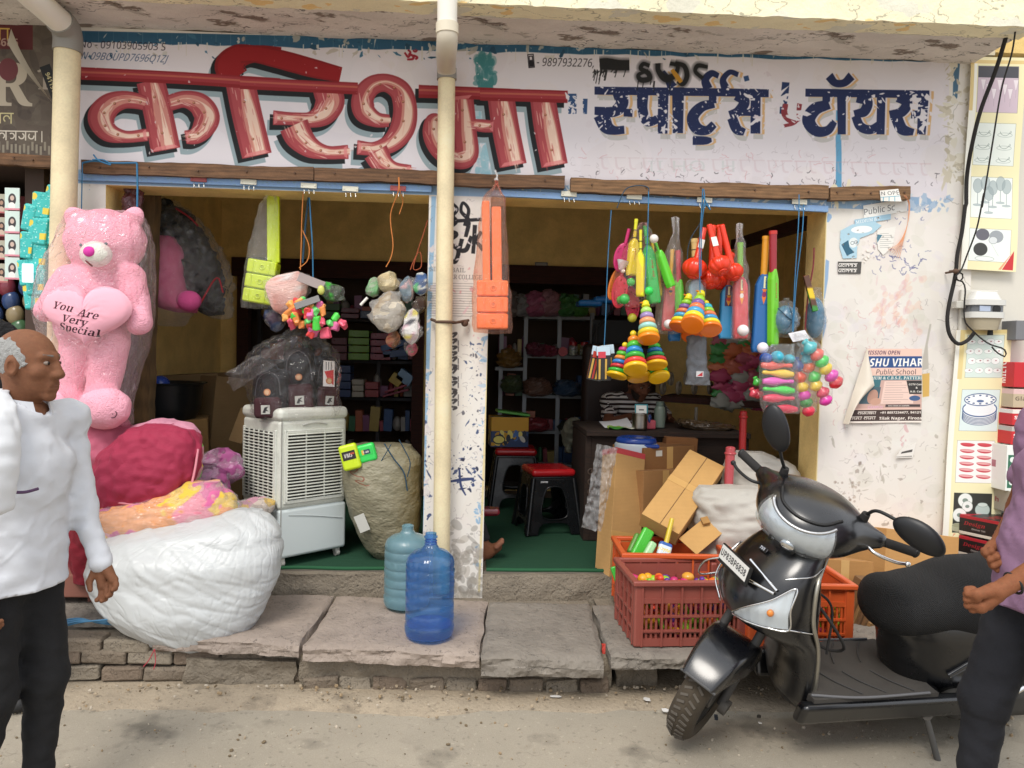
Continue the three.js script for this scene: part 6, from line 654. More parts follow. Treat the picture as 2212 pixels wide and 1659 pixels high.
// ---------------------------------------------------------------- goods on shelves in the two niches (deep in shade)
{
const zz = BACK + 0.02; const rack = (label, posts, shelves, y0, y1, mat, z) => { const t = thing('shelf_rack', label, 'shelves'); const k = mpp(z); for (const x of posts) { const a = at(x, y0, z), b = at(x, y1, z); mk('upright', box(0.035, a.y - b.y, 0.035, (a.x + b.x) / 2, (a.y + b.y) / 2, z, 0.002), mat, t); } for (const [x0, x1, y] of shelves) { const a = at(x0, y, z), b = at(x1, y, z); mk('shelf', box(b.x - a.x, 0.03, 0.32, (a.x + b.x) / 2, (a.y + b.y) / 2, z - 0.15, 0.002), mat, t); } base(t); };
rack('dark shelf rack of boxed games in the left niche', [560, 817, 893], [[560, 893, 690], [560, 893, 780], [560, 893, 860]], 640, 1080, std(0x2c2a2c, 0.7), zz - 0.12); rack('grey steel shelf rack with small jars in the right niche', [1080, 1132, 1204, 1274], [[1132, 1274, 686], [1070, 1132, 797], [1132, 1274, 771], [1132, 1274, 857], [1132, 1274, 934], [1132, 1274, 1006]], 676, 1090, std(0x8f959a, 0.6), zz + 0.02);
const put = (name, label, cat, group, x0, y0, x1, y1, z, hex, d = 0.2, turn = 0) => { const a = at(x0, y0, z), b = at(x1, y1, z), m = mk(name, box(b.x - a.x, a.y - b.y, d, 0, (a.y - b.y) / 2, 0, 0.004), plastic(hex, 0.5)); m.position.set((a.x + b.x) / 2, b.y, z - d / 2); m.rotation.z = turn; tag(m, label, cat, group); };
const z = zz + 0.04, G1 = 'boxed games on the left niche shelves'; const row = (y, x0, list, where) => { let x = x0; list.forEach(([w, h, hex, nm], i) => { const n = Math.max(1, Math.round(h / 16)); for (let j = 0; j < n; j++) put('game_box', `${nm} box ${['lowest', 'second', 'third', 'fourth'][j] ?? 'upper'} of its stack on the ${where} left niche shelf`, 'box', G1, x + (j % 2), y - (j + 1) * (h / n) + 1, x + w - 1, y - j * (h / n), z - 0.005 * j, hex, 0.2); x += w + 2; }); };
row(688, 690, [[44, 34, 0x3a5a2c, 'dark green'], [40, 24, 0x60303a, 'dull red'], [40, 18, 0x2a3a50, 'slate']], 'top'); row(778, 716, [[34, 50, 0x5a2028, 'crimson'], [46, 66, 0x5f8a1e, 'lime green'], [44, 60, 0x7a3040, 'pink red'], [0, 0, 0, '']].slice(0, 3), 'middle'); row(858, 700, [[22, 34, 0x7a2024, 'scarlet'], [34, 70, 0x2a3f66, 'navy'], [26, 40, 0xa09a8c, 'cream'], [30, 34, 0x8a3a3a, 'brick red']], 'bottom');
for (const [i, [x0, y0, x1, y1, hex, turn, nm]] of [[824, 738, 884, 752, 0x234a7a, 0.3, 'upper blue'], [828, 756, 880, 772, 0x1f3f6a, 0.12, 'lower blue'], [830, 836, 884, 842, 0x8a3040, 0.35, 'pink'], [826, 846, 884, 852, 0x7a2a3a, 0.28, 'rose'], [850, 800, 884, 826, 0x6a8aa8, -0.6, 'pale blue'], [836, 806, 862, 830, 0xa08a30, -0.6, 'mustard']].entries()) put('game_box', `${nm} slipped box leaning at the right end of the left niche`, 'box', G1, x0, y0, x1, y1, z, hex, 0.2, turn);
const bag = (name, label, cat, x, y, w, h, z, hex, s, clear) => { const t = thing(name, label, cat); mesh('contents', loft(rowsPx([[x, y - h, w * 0.3, w * 0.3], [x, y - h * 0.8, w * 0.8, w * 0.6], [x + w * 0.06, y - h * 0.45, w, w * 0.8], [x, y - h * 0.12, w * 0.92, w * 0.7], [x, y, w * 0.5, w * 0.4]], z), { wr: 0.03, f: 12, fy: 12, seed: s, nu: 32, nv: 24 }), phy(hex, 0.35, { bumpMap: retile(crinkle, 6), bumpScale: 0.012, clearcoat: 0.5 }), t); base(t); };
[[1100, 686, 22, 60, 0x6a5f58, 'tan'], [1128, 684, 20, 50, 0x8a8a8a, 'silver'], [1156, 684, 26, 56, 0xa85878, 'rose pink'], [1188, 684, 26, 60, 0x9a6a74, 'dusty pink'], [1222, 684, 24, 50, 0x3a7a3a, 'green'], [1250, 684, 20, 40, 0x4a8a34, 'leaf green']].forEach(([x, y, w, h, hex, nm], i) => bag('toy_bag', nm + ' wrapped bundle on top of the grey rack', 'bag', x, y, w, h, zz + 0.12, hex, 50 + i)); [[1158, 770, 22, 30, 0x6a2438, 'dark red', 'upper'], [1186, 770, 18, 24, 0x8a2a44, 'crimson', 'upper'], [1098, 795, 24, 44, 0x7a5a20, 'gold foil', 'left'], [1106, 850, 22, 40, 0x3a4a2a, 'olive', 'left'], [1160, 856, 30, 40, 0x6a4a3a, 'brown', 'second'], [1226, 856, 28, 36, 0x2f4a66, 'blue', 'second'], [1152, 932, 34, 30, 0x8a2a34, 'red', 'third'], [1232, 932, 26, 24, 0x3a3f30, 'dark', 'third']].forEach(([x, y, w, h, hex, nm, sh], i) => bag('toy_bag', `${nm} wrapped bundle on the ${sh} shelf of the grey rack`, 'bag', x, y, w, h, zz + 0.1, hex, 70 + i));
[[1238, 'left'], [1262, 'right']].forEach(([x, nm]) => { const t = thing('sweet_jar', nm + ' clear jar with a red lid on the grey rack', 'jar', at(x, 769, zz + 0.12)), k = mpp(zz); mesh('glass', lathe([[0.001, 0], [9 * k, 0], [10 * k, 0.01], [10 * k, 18 * k], [7 * k, 23 * k]], 24), phy(0xdfe6e2, 0.1, { transmission: 0.8, thickness: 0 }), t); mk('lid', cyl(8 * k, 8 * k, 7 * k, 0, 26 * k, 0, 24), plastic(0x9a2028, 0.4), t); mk('contents', ball(8.6 * k, 7 * k, 8.6 * k, 0, 7 * k, 0, 14), std(0xa8a890, 0.8), t); });
tag(base(mk('lid_disc', T(cyl(10 * mpp(zz), 10 * mpp(zz), 0.02, 0, 0, 0, 24), ...at(1216, 760, zz + 0.14).toArray(), 1.4), plastic(0xa02028, 0.4))), 'red round lid leaning beside the jars', 'lid');
{ const q = rng(91), cols = [0x8a3a44, 0x3a6a4a, 0x33507a, 0xa08a4a, 0x8a8680, 0x7a4a6a, 0xa0583a], L = [], Rr = []; const fill = (to, x0, x1, y, hh) => { for (let x = x0; x < x1;) { const w = 8 + 14 * q(), h = hh * (0.4 + 0.6 * q()), p = at(x + w / 2, y, BACK - 0.12), k = mpp(BACK); to.push([q() < 0.6 ? new THREE.BoxGeometry(w * k * 0.95, h * k, 0.12).rotateZ((q() - 0.5) * 0.2).translate(p.x, p.y + (h * k) / 2, p.z) : new THREE.SphereGeometry(1, 10, 7).scale(w * k * 0.6, h * k * 0.5, 0.07).translate(p.x, p.y + h * k * 0.45, p.z), cols[Math.floor(q() * 7)]]); x += w; } };
for (const y of [686, 776, 856, 930, 1000]) fill(L, 566, 888, y, 56); for (const y of [682, 768, 854, 931, 1003]) fill(Rr, 1076, 1380, y, 48); heap('shelf_goods', 'mixed small boxed goods filling the left niche shelves', L); heap('shelf_goods', 'mixed small wrapped goods filling the right niche shelves', Rr); }
for (const [x, y, w, nm] of [[1272, 655, 26, 'left'], [1305, 648, 26, 'right']]) { const p = at(x, y, -1.9), t = thing('blue_tray', nm + ' bright blue plastic lid high in the right bay', 'tray', p); mk('tray', warp(new RoundedBoxGeometry(w * 2 * mpp(-1.9), 0.05, 0.22, 4, 0.022), (q) => { q.y -= q.x * q.x * 0.6; }), plastic(0x2477c4, 0.35), t); }
const bx = thing('blackboard_stand', 'dark standing board behind the shopkeeper in the right niche', 'board'); { const a = at(1280, 690, -2.2), b = at(1372, 1000, -2.2); mk('panel', box(b.x - a.x, a.y - b.y, 0.04, (a.x + b.x) / 2, (a.y + b.y) / 2, -2.2), std(0x232528, 0.7), bx); mk('strap', [bar(at(1290, 700, -2.1), at(1280, 940, -2.1), 0.012), bar(at(1340, 650, -2.1), at(1280, 720, -2.1), 0.01)], M.black, bx); base(bx); }
tag(base(mk('framed_card', [box(27 * mpp(BACK), 42 * mpp(BACK), 0.015, ...at(1169, 588, BACK + 0.02).toArray(), 0.002)], std(0xd8d6d0, 0.5, { map: tex(64, 96, (x) => { x.fillStyle = '#7c8a98'; x.fillRect(0, 0, 64, 96); x.fillStyle = '#dcdad4'; x.fillRect(5, 5, 54, 86); x.fillStyle = '#8a4a4a'; x.fillRect(22, 16, 20, 4); }) }), scene, true)), 'small white framed card on the inner wall above the dark lintel', 'card');
tag(base(mk('wall_tube', bar(at(1450, 608 - 2, BACK + 0.04), at(1236, 601 - 0, BACK + 0.04), 0.014), std(0xb8a988, 0.5))), 'pale unlit tube lamp on the inner wall of the right bay', 'lamp tube');
// shelf and hanging bags at the right of the right bay
const sh = thing('wall_shelf', 'dark plank shelf with rolls behind the shopkeeper', 'shelf'); { const a = at(1430, 858, -1.7), b = at(1660, 872, -1.4); mk('plank', boxOn(at(1428, 855, -1.6), at(1700, 872, -1.2), at(1428, 868, -1.6), 0.4).box(), darkWood, sh); mk('support', bar(at(1504, 880, -1.4), at(1502, 960, -1.4), 0.012), std(0x9a9284, 0.6), sh); base(sh); }
for (let i = 0; i < 7; i++) { const p = at(1432 + i * 17, i % 2 ? 818 : 838, -1.62), m = mk('tape_roll', T(new THREE.TorusGeometry(0.04, 0.014, 8, 20), 0, 0, 0, 0, 1.0), std(0x8a8070, 0.7)); m.position.copy(p); tag(m, ['first', 'second', 'third', 'fourth', 'fifth', 'sixth', 'seventh'][i] + ' brown tape roll from the left on the dark shelf behind the shopkeeper', 'tape roll', 'tape rolls on the dark shelf'); }
const strip2 = thing('hanging_packets', 'wall of red green and orange wrapped toys hanging at the back right', 'packets'); for (let i = 0; i < 40; i++) { const m = mk('packet', warp(new THREE.SphereGeometry(1, 12, 9), (q) => { q.multiplyScalar(0.05 * (1 + 0.5 * N3(q.x * 1.6 + i, q.y * 1.6, q.z * 1.6))); q.x *= 1.5; q.z *= 0.6; }), phy([0xa85464, 0x3f8a48, 0xc06a44, 0xb0486a, 0xb86450, 0x9a9a92][Math.floor(R() * 6)], 0.45), strip2); m.position.copy(at(1556 + (i % 5) * 24 + rr(-4, 4), 738 + Math.floor(i / 5) * 19 + rr(-4, 4), -1.35 + rr(-0.04, 0.04))); } base(strip2);
}
{ const t = thing('wooden_beam', 'dark rough beam inside the top right corner of the right bay', 'beam'), a = at(1784, 470, -0.3), b = at(1590, 528, -1.5); mk('timber', T(box(0.09, 0.07, a.distanceTo(b), 0, 0, 0, 0.006), (a.x + b.x) / 2, (a.y + b.y) / 2, (a.z + b.z) / 2, 0, Math.atan2(a.x - b.x, a.z - b.z), 0), darkWood, t); base(t); }
// ---------------------------------------------------------------- stools
function stool(label, p, s, turn) {
const t = thing('stool', label, 'stool', [p.x, FLOOR + 0.012, p.z], turn, 'black stools with red seats'), w = 0.15 * s, W2 = 0.2 * s, H = 0.45 * s, blk = plastic(0x141618, 0.35);
mk('seat', [box(0.33 * s, 0.055 * s, 0.33 * s, 0, H - 0.01, 0, 0.025, 4)], plastic(0xb01c22, 0.32), t); mk('seat_skirt', box(0.315 * s, 0.03 * s, 0.315 * s, 0, H - 0.05 * s, 0, 0.01), blk, t);
const hole = smooth([[-0.09 * s, 0.13 * s], [-0.085 * s, 0.26 * s], [-0.05 * s, 0.335 * s], [0.05 * s, 0.335 * s], [0.085 * s, 0.26 * s], [0.09 * s, 0.13 * s]], 5), low = smooth([[-0.125 * s, 0.002], [-0.1 * s, 0.07 * s], [0, 0.085 * s], [0.1 * s, 0.07 * s], [0.125 * s, 0.002]], 4, false);
const out = [[-w, H - 0.05 * s], [-W2, 0], ...low, [W2, 0], [w, H - 0.05 * s]]; for (let k = 0; k < 4; k++) { const g = ext(out, 0.014, 0.004, [hole]); g.rotateX(-(W2 - w) / H).translate(0, 0, W2).rotateY((k * Math.PI) / 2); mk('side_panel', g, blk, t); const rim = tube(hole.concat([hole[0]]).map(([x, y]) => [x, y, 0.008]), 0.006, 40, 6).rotateX(-(W2 - w) / H).translate(0, 0, W2).rotateY((k * Math.PI) / 2); mk('arch_rim', rim, blk, t); mk('leg', bar([-W2, 0.004, W2], [-w, H - 0.05 * s, w], 0.02 * s, 8).rotateY((k * Math.PI) / 2), blk, t); }
if (label.includes('front')) mk('white_label', box(0.05, 0.025, 0.002, -0.07, H - 0.075, 0.165 * s, 0), std(0xd8d8d8, 0.4, { map: tex(48, 24, (x) => { x.fillStyle = '#eee'; x.fillRect(0, 0, 48, 24); x.fillStyle = '#222'; x.font = 'italic bold 12px sans-serif'; x.fillText('Italfer', 3, 16); }) }), t, true); return t;
}
{ const p = onY(1185, 1158, FLOOR); p.z -= 0.16; stool('front black plastic stool with a red seat on the green mat', p, 0.94, 0.2); const q = onY(1112, 1100, FLOOR); q.z -= 0.14; stool('rear black plastic stool with a red seat carrying a toy carton', q, 1.0, 0.0);
const t = thing('toy_carton', 'yellow and blue printed toy carton on the rear stool', 'carton', [q.x - 0.06, FLOOR + 0.485, q.z], 0.1); mk('carton', box(0.3, 0.24, 0.2, 0, 0.12, 0), paint2((x, w, h) => { x.fillStyle = '#28406a'; x.fillRect(0, 0, w, h); x.fillStyle = '#c8941e'; x.fillRect(0, 0, w, 60); for (let i = 0; i < 26; i++) ell(x, R() * w, 60 + R() * 60, 6 + 16 * R(), 6 + 10 * R(), ['#c8941e', '#e0cf6a', '#3f6aa8', '#1a2438', '#c8c4b4'][i % 5], null, 1, R() * 3); ell(x, 40, 96, 30, 18, '#e2d46a', '#222', 5); }, 192, 128, { rough: 0.5 }), t, true); mk('green_flap', box(0.26, 0.02, 0.18, 0, 0.27, 0.0).rotateZ(-0.12), plastic(0x4a9a34, 0.5), t);
tag(base(mk('red_packet', warp(new RoundedBoxGeometry(0.14, 0.045, 0.1, 5, 0.018), (q) => { q.y += 0.006 * N3(q.x * 30, q.y * 30, q.z * 30); }).translate(...at(1056, 1104, -0.6).toArray()), phy(0x8f2a3a, 0.25, { clearcoat: 0.7 }))), 'red glossy packet on the mat by the pillar', 'packet'); }
// ---------------------------------------------------------------- counter desk and what stands on it
const DESK = at(1400, 931, -0.72).y;
{
const t = thing('counter_desk', 'dark wooden counter desk in front of the shopkeeper', 'desk'), a = at(1272, 931, -0.72), b = at(1612, 938, -0.72), w = b.x - a.x; mk('desk_top', box(w + 0.04, 0.035, 0.75, (a.x + b.x) / 2, DESK - 0.02, -1.06), deskMat, t); mk('front_board', box(w - 0.02, DESK - FLOOR - 0.05, 0.03, (a.x + b.x) / 2, (DESK + FLOOR - 0.03) / 2, -0.74), deskMat, t); for (const x of [a.x, b.x]) mk('side_board', box(0.04, DESK - FLOOR - 0.05, 0.68, x, (DESK + FLOOR - 0.03) / 2, -1.06), deskMat, t);
for (let i = 0; i < 6; i++) { const p = at(1277 + (i % 2) * 8, 1020 + Math.floor(i / 2) * 22, -0.7); mk('carved_ring', T(new THREE.TorusGeometry(0.018, 0.005, 6, 16), p.x, p.y, -0.722), std(0x4a3a30, 0.5), t); } base(t);
const on = (x, z) => at(x, 925, z);
{ const k = mpp(-0.8), s = thing('steel_tumbler', 'ribbed steel tumbler on the counter edge', 'tumbler', [at(1381, 930, -0.78).x, DESK, -0.78]); const pr = [[0.001, 0], [16.5 * k, 0]]; for (let i = 0; i <= 12; i++) pr.push([(16.5 + (i % 2 ? 0.5 : 0)) * k, 4 * k + i * 2.4 * k]); pr.push([17.5 * k, 36 * k], [16.5 * k, 36 * k], [15.5 * k, 3 * k], [0.001, 3 * k]); mesh('cup', lathe(pr, 36), std(0x9a9690, 0.3, { metalness: 1 }), s); }
{ const s = thing('payment_stand', 'white payment card stand with a teal border behind the tumbler', 'stand', [at(1385, 930, -0.9).x, DESK, -0.9]), k = mpp(-0.9); mk('card', box(29 * k, 52 * k, 0.006, 0, 27 * k, 0, 0.006), std(0xffffff, 0.4, { map: tex(64, 112, (x) => { x.fillStyle = '#2f8a98'; x.fillRect(0, 0, 64, 112); x.fillStyle = '#e2e4e0'; x.fillRect(6, 6, 52, 100); x.fillStyle = '#444'; x.fillRect(20, 24, 24, 6); }) }), s, true).rotation.x = -0.12; mk('foot', box(34 * k, 0.012, 0.08, 0, 0.007, 0), plastic(0xc8ccd0, 0.4), s); }
{ const s = thing('flask', 'slim grey green water flask on the counter', 'flask', [at(1424, 930, -0.95).x, DESK, -0.95]), k = mpp(-0.95); mesh('body', lathe([[0.001, 0], [11 * k, 0], [12 * k, 3 * k], [12 * k, 40 * k], [10 * k, 46 * k], [8 * k, 48 * k]], 28), std(0x6d7a70, 0.4), s); mk('cap', cyl(8.5 * k, 8.5 * k, 10 * k, 0, 53 * k, 0, 24), std(0x586860, 0.45), s); mk('strap', tube([[9 * k, 50 * k, 0], [14 * k, 40 * k, 0], [13 * k, 20 * k, 0]], 0.006), M.black, s); }
{ const s = thing('tape_dispenser', 'pink tape dispenser with a blue roll beside the tumbler', 'dispenser', [at(1403, 930, -0.86).x, DESK, -0.86]), k = mpp(-0.86); mk('holder', box(24 * k, 20 * k, 0.06, 0, 10 * k, 0, 0.01), plastic(0xb04a58, 0.4), s); mk('roll', T(new THREE.TorusGeometry(9 * k, 3 * k, 10, 24), 0, 20 * k, 0, 0, 1.2), plastic(0x28407a, 0.4), s); }
{ const s = mk('papers', sheet((u, v) => V((u - 0.5) * 0.2, 0.004 + 0.03 * u * u * v + 0.02 * v, (v - 0.5) * -0.26), 10, 10), std(0xd4d6dc, 0.8, { side: THREE.DoubleSide })); s.position.set(at(1330, 915, -1.0).x, DESK, -0.98); tag(s, 'curling white papers on the counter under the shopkeepers hands', 'papers'); const f = mk('leaflet', warp(new THREE.BoxGeometry(0.18, 0.004, 0.1, 12, 1, 8), (q) => { q.y += 0.012 + 0.012 * N3(q.x * 14, 2, q.z * 14); }), paint2((x, w, h) => { for (let i = 0; i < 30; i++) ell(x, R() * w, R() * h, 30 * R(), 20 * R(), ['#3f8a34', '#2a5a9a', '#8aa83a', '#c8c8b4'][i % 4]); }, 64, 64, { rough: 0.4 })); f.position.set(at(1343, 930, -0.8).x, DESK, -0.8); tag(f, 'green printed leaflet at the front of the counter', 'leaflet'); }
{ const g = thing('wrapped_goods', 'clear wrapped brown goods lying on the right half of the counter', 'packet'); mesh('contents', loft(rowsPx([[1480, 906, 12, 20], [1500, 912, 40, 40], [1525, 920, 60, 50], [1530, 932, 44, 40]], -0.95), { wr: 0.02, f: 14, fy: 14 }), phy(0x5a4630, 0.25, { clearcoat: 0.8, bumpMap: retile(crinkle, 4), bumpScale: 0.01 }), g); base(g); }
{ const k = mpp(-0.45), s = thing('water_jug', 'white insulated water jug with a dark blue lid before the counter', 'jug', at(1372, 1034, -0.45)); mesh('body', lathe([[0.001, 0], [42 * k, 0], [44 * k, 4 * k], [46 * k, 60 * k], [47 * k, 76 * k], [44 * k, 80 * k]], 40), std(0xb9c4cc, 0.4), s); mesh('lid', lathe([[40 * k, 78 * k], [45 * k, 82 * k], [42 * k, 90 * k], [36 * k, 92 * k], [30 * k, 89 * k], [0.001, 89 * k]], 40), plastic(0x1f3f8c, 0.3), s); mk('handle', box(40 * k, 9 * k, 0.03, 22 * k, 76 * k, 40 * k, 0.012), plastic(0x1f3f8c, 0.3), s); for (const y of [30, 56]) mk('hoop', T(new THREE.TorusGeometry(45.4 * k, 0.004, 6, 40), 0, y * k, 0, Math.PI / 2), std(0xa8b4bc, 0.4), s); }
{ const s = thing('office_chair', 'tall dark brown padded chair behind the shopkeeper', 'chair', [at(1270, 930, -2.1).x + 0.25, FLOOR, -2.1]); mk('backrest', warp(new RoundedBoxGeometry(0.62, 0.75, 0.12, 6, 0.05), (q) => { q.z -= q.x * q.x * 0.2; }).translate(0, 0.95, 0), std(0x2a1a14, 0.55), s); mk('seat', box(0.56, 0.1, 0.5, 0, 0.45, 0.3, 0.04, 3), std(0x2a1a14, 0.55), s); mk('armrest', tube([[-0.42, 0.42, 0.0], [-0.42, 0.62, 0.1], [-0.4, 0.66, 0.3], [-0.36, 0.6, 0.5]], 0.022), std(0x8e8e86, 0.4), s); mk('pedestal', cyl(0.04, 0.03, 0.4, 0, 0.2, 0.25), M.black, s); const rag = mesh('cloth_cover', loft([[V(-0.42, 0.42, 0.1), 0.02, 0.06], [V(-0.42, 0.58, 0.12), 0.05, 0.1], [V(-0.4, 0.7, 0.2), 0.05, 0.1], [V(-0.38, 0.72, 0.3), 0.02, 0.05]], { wr: 0.02 }), cloth(0x8a8a78), s); }
}
// ---------------------------------------------------------------- cartons, sacks and crates on the right of the step
{
const q = at;
carton('tall narrow cardboard box with a red top edge leaning in the right bay', q(1332, 966, -0.2), q(1394, 981, -0.3), q(1294, 1242, 0.06), 0.13, { red: 1, tapeH: 1, tapeY: -0.18, hex: 0xc0965e });
carton('closed brown box with a white paper label below the water jug', q(1392, 968, -0.3), q(1500, 962, -0.5), q(1394, 1016, -0.3), 0.3, { hex: 0x8f6338, label: [-0.09, 0.03] });
carton('square brown box under the labelled box', q(1390, 1018, -0.18), q(1485, 1014, -0.36), q(1388, 1128, -0.16), 0.3, { hex: 0xa5794a });
carton('flat brown box lying on the counter behind the labelled box', q(1440, 944, -0.62), q(1508, 948, -0.62), q(1440, 992, -0.62), 0.2, { hex: 0x8a5c34, tape: 0 });
carton('long opened cardboard box with a centre seam tilted over the crates', q(1490, 970, -0.15), q(1566, 1008, -0.05), q(1389, 1111, 0.22), 0.1, { seam: 1, tapeH: 1, tapeY: 0.05, hex: 0xc3985c, tape: 1 });
carton('large pale cardboard box behind the scooter seat', q(1916, 1141, 0.3), q(2072, 1161, 0.16), q(1922, 1320, 0.36), 0.42, { hex: 0xc59459, tape: 0 }); carton('smaller brown cardboard box behind the scooter handlebar', q(1762, 1206, 0.5), q(1888, 1214, 0.42), q(1766, 1330, 0.54), 0.3, { hex: 0xb0814a });
const fl = thing('cardboard_flap', 'loose cardboard flap folded out below the long opened box', 'cardboard'); mk('flap', boxOn(q(1466, 1163, 0.28), q(1526, 1114, 0.2), q(1500, 1202, 0.36), 0.006).box(), card(0xc3985c), fl); mk('torn_corner', boxOn(q(1512, 1118, 0.22), q(1528, 1114, 0.22), q(1518, 1132, 0.26), 0.014).box(), card(0xa57c46), fl); base(fl);
for (let i = 0; i < 5; i++) { const B = boxOn(q(1846 + i * 3, 1242 + i * 22, 0.5), q(1930, 1246 + i * 22, 0.4), q(1846 + i * 3, 1252 + i * 22, 0.56), 0.3); tag(base(mk('flattened_carton', B.box(), card([0x7a5a38, 0x8f6c42, 0x6e5034][i % 3]))), ['topmost', 'second', 'third', 'fourth', 'lowest'][i] + ' flattened carton in the pile behind the scooter seat front', 'cardboard', 'flattened cartons'); }
const sl = thing('plastic_sleeve', 'long wrinkled clear plastic sleeve on the tall narrow box', 'plastic'); mesh('film', sheet((u, v) => { const p = at(1312 - 34 * v + (u - 0.5) * 44, 958 + 182 * v + 10 * u, 0.03 + 0.14 * v); p.z += 0.02 * N3(u * 4, v * 9, 3) + 0.012 * Math.sin(u * 9 + v * 3); return p; }, 24, 60), film(0xf2f2f2, 0.3, 0.16, 0.012), sl); base(sl);
const sackM = weave(0xb5b1a8, {}); const sk = (label, rows, z, seed) => { const t = thing('woven_sack', label, 'sack'); mesh('sack', loft(rowsPx(rows, z), { wr: 0.014, f: 4, fy: 7, seed, nu: 90, nv: 80 }), sackM, t); base(t); };
sk('pale woven sack leaning behind at the right jamb', [[1618, 974, 26, 24], [1636, 1000, 72, 54], [1644, 1050, 86, 70], [1640, 1100, 90, 74], [1640, 1160, 80, 70]], -0.22, 3); sk('front pale woven sack spread behind the scooter headlight', [[1574, 1050, 66, 30], [1582, 1068, 92, 60], [1604, 1110, 112, 80], [1606, 1170, 118, 84], [1600, 1230, 100, 80], [1600, 1270, 70, 60]], 0.1, 8);
const stick = (label, a, b, hex, r) => { const t = thing('toy_bat', label, 'toy bat'); mk('handle', bar(a, b, r, 16, r * 0.92), plastic(hex, 0.4), t); mk('knob', T(new THREE.TorusGeometry(r * 0.95, 0.008, 8, 20), a.x, a.y - 0.03, a.z, Math.PI / 2), plastic(hex, 0.4), t); mk('end_cap', ball(r * 1.02, r * 0.4, r * 1.02, a.x, a.y, a.z, 14), plastic(hex, 0.4), t); base(t); };
stick('dark red bat handle standing highest behind the pale sacks', at(1606, 890, -0.3), at(1602, 1010, -0.3), 0xa3262a, 0.022); stick('dusty pink red bat handle standing in front of the pale sacks', at(1578, 968, -0.02), at(1572, 1080, 0.0), 0xb04a50, 0.027);
}
function crate(label, p0, p1, H, depth, hex, grid) { // p0, p1: front bottom corners
const t = thing('plastic_crate', label, 'crate', p0.clone().lerp(p1, 0.5), Math.atan2(-(p1.z - p0.z), p1.x - p0.x)), w = p0.distanceTo(p1), m = plastic(hex, 0.5), B = (a, b, c, x, y, z) => new THREE.BoxGeometry(a, b, c).translate(x, y, z);
const wall = (L, zz, ry, off) => { const g = [], n = Math.round(L / 0.085), c = L / n; for (const [y, hh] of [[0.02, 0.035], [H * 0.72, 0.022]]) g.push(B(L, hh, 0.012, 0, y, 0)); for (const y of [0.25, 0.48]) g.push(B(L, 0.009, 0.016, 0, H * y, 0.003)); g.push(B(L, H * 0.2, 0.006, 0, H * 0.85, -0.002)); for (let i = 0; i <= n; i++) g.push(B(0.009, H * 0.98, 0.02, -L / 2 + i * c, H / 2, 0.004)); for (let i = 0; i < n; i++) for (let k = 0; k < 5; k++) g.push(B(c * 0.11, H * 0.74, 0.006, -L / 2 + i * c + (c * k) / 4, H * 0.37, -0.001)); for (const y of [0.12, 0.36, 0.6]) g.push(B(L, H * 0.05, 0.005, 0, H * y + H * 0.11, -0.001)); const G = mergeGeometries(g.map((x) => x.toNonIndexed())); return G.translate(0, 0, zz).rotateY(ry).translate(off[0], 0, off[1]); };
mk('wall', wall(w - 0.05, 0, 0, [0, 0]), m, t); mk('wall', wall(w - 0.05, 0, Math.PI, [0, -depth]), m, t); mk('wall', wall(depth - 0.05, 0, -Math.PI / 2, [-w / 2, -depth / 2]), m, t); mk('wall', wall(depth - 0.05, 0, Math.PI / 2, [w / 2, -depth / 2]), m, t); mk('base_plate', B(w - 0.02, 0.012, depth - 0.02, 0, 0.012, -depth / 2), m, t);
for (const [x, z] of [[-1, 0], [1, 0], [-1, 1], [1, 1]]) mk('corner_post', box(0.045, H * 0.98, 0.045, x * (w / 2 - 0.012), H * 0.49, -z * depth + (z ? 0.012 : -0.012), 0.01, 2), m, t);
mk('rim', [box(w + 0.04, 0.026, 0.03, 0, H, 0.008, 0.008), box(w + 0.04, 0.026, 0.03, 0, H, -depth - 0.008, 0.008), box(0.03, 0.026, depth + 0.02, -w / 2 - 0.006, H, -depth / 2, 0.008), box(0.03, 0.026, depth + 0.02, w / 2 + 0.006, H, -depth / 2, 0.008)], m, t);
return t;
}
function jumble(label, cr, w, d, h, n, seed) { // many small toys lying together in a crate
const q = rng(seed), cols = [0xd8432a, 0xe0a020, 0x8fbf2a, 0xc0306a, 0x5a2a8a, 0xd86a28, 0x7ab02c], per = cols.map(() => []);
for (let i = 0; i < n; i++) { const r = 0.009 + 0.009 * q(), g = q() < 0.5 ? new THREE.CapsuleGeometry(r, 0.05, 3, 8) : new THREE.SphereGeometry(r * 1.6, 10, 7); g.rotateZ(q() * 3).rotateY(q() * 3).translate((q() - 0.5) * w, 0.04 + q() * h, (q() - 0.5) * d); per[0].push([g, cols[Math.floor(q() * 7)]]); }
const m = heap('toy_jumble', label, per[0]); m.position.copy(cr.position); m.rotation.copy(cr.rotation); m.geometry.translate(0, 0, -d / 2 - 0.04);
}
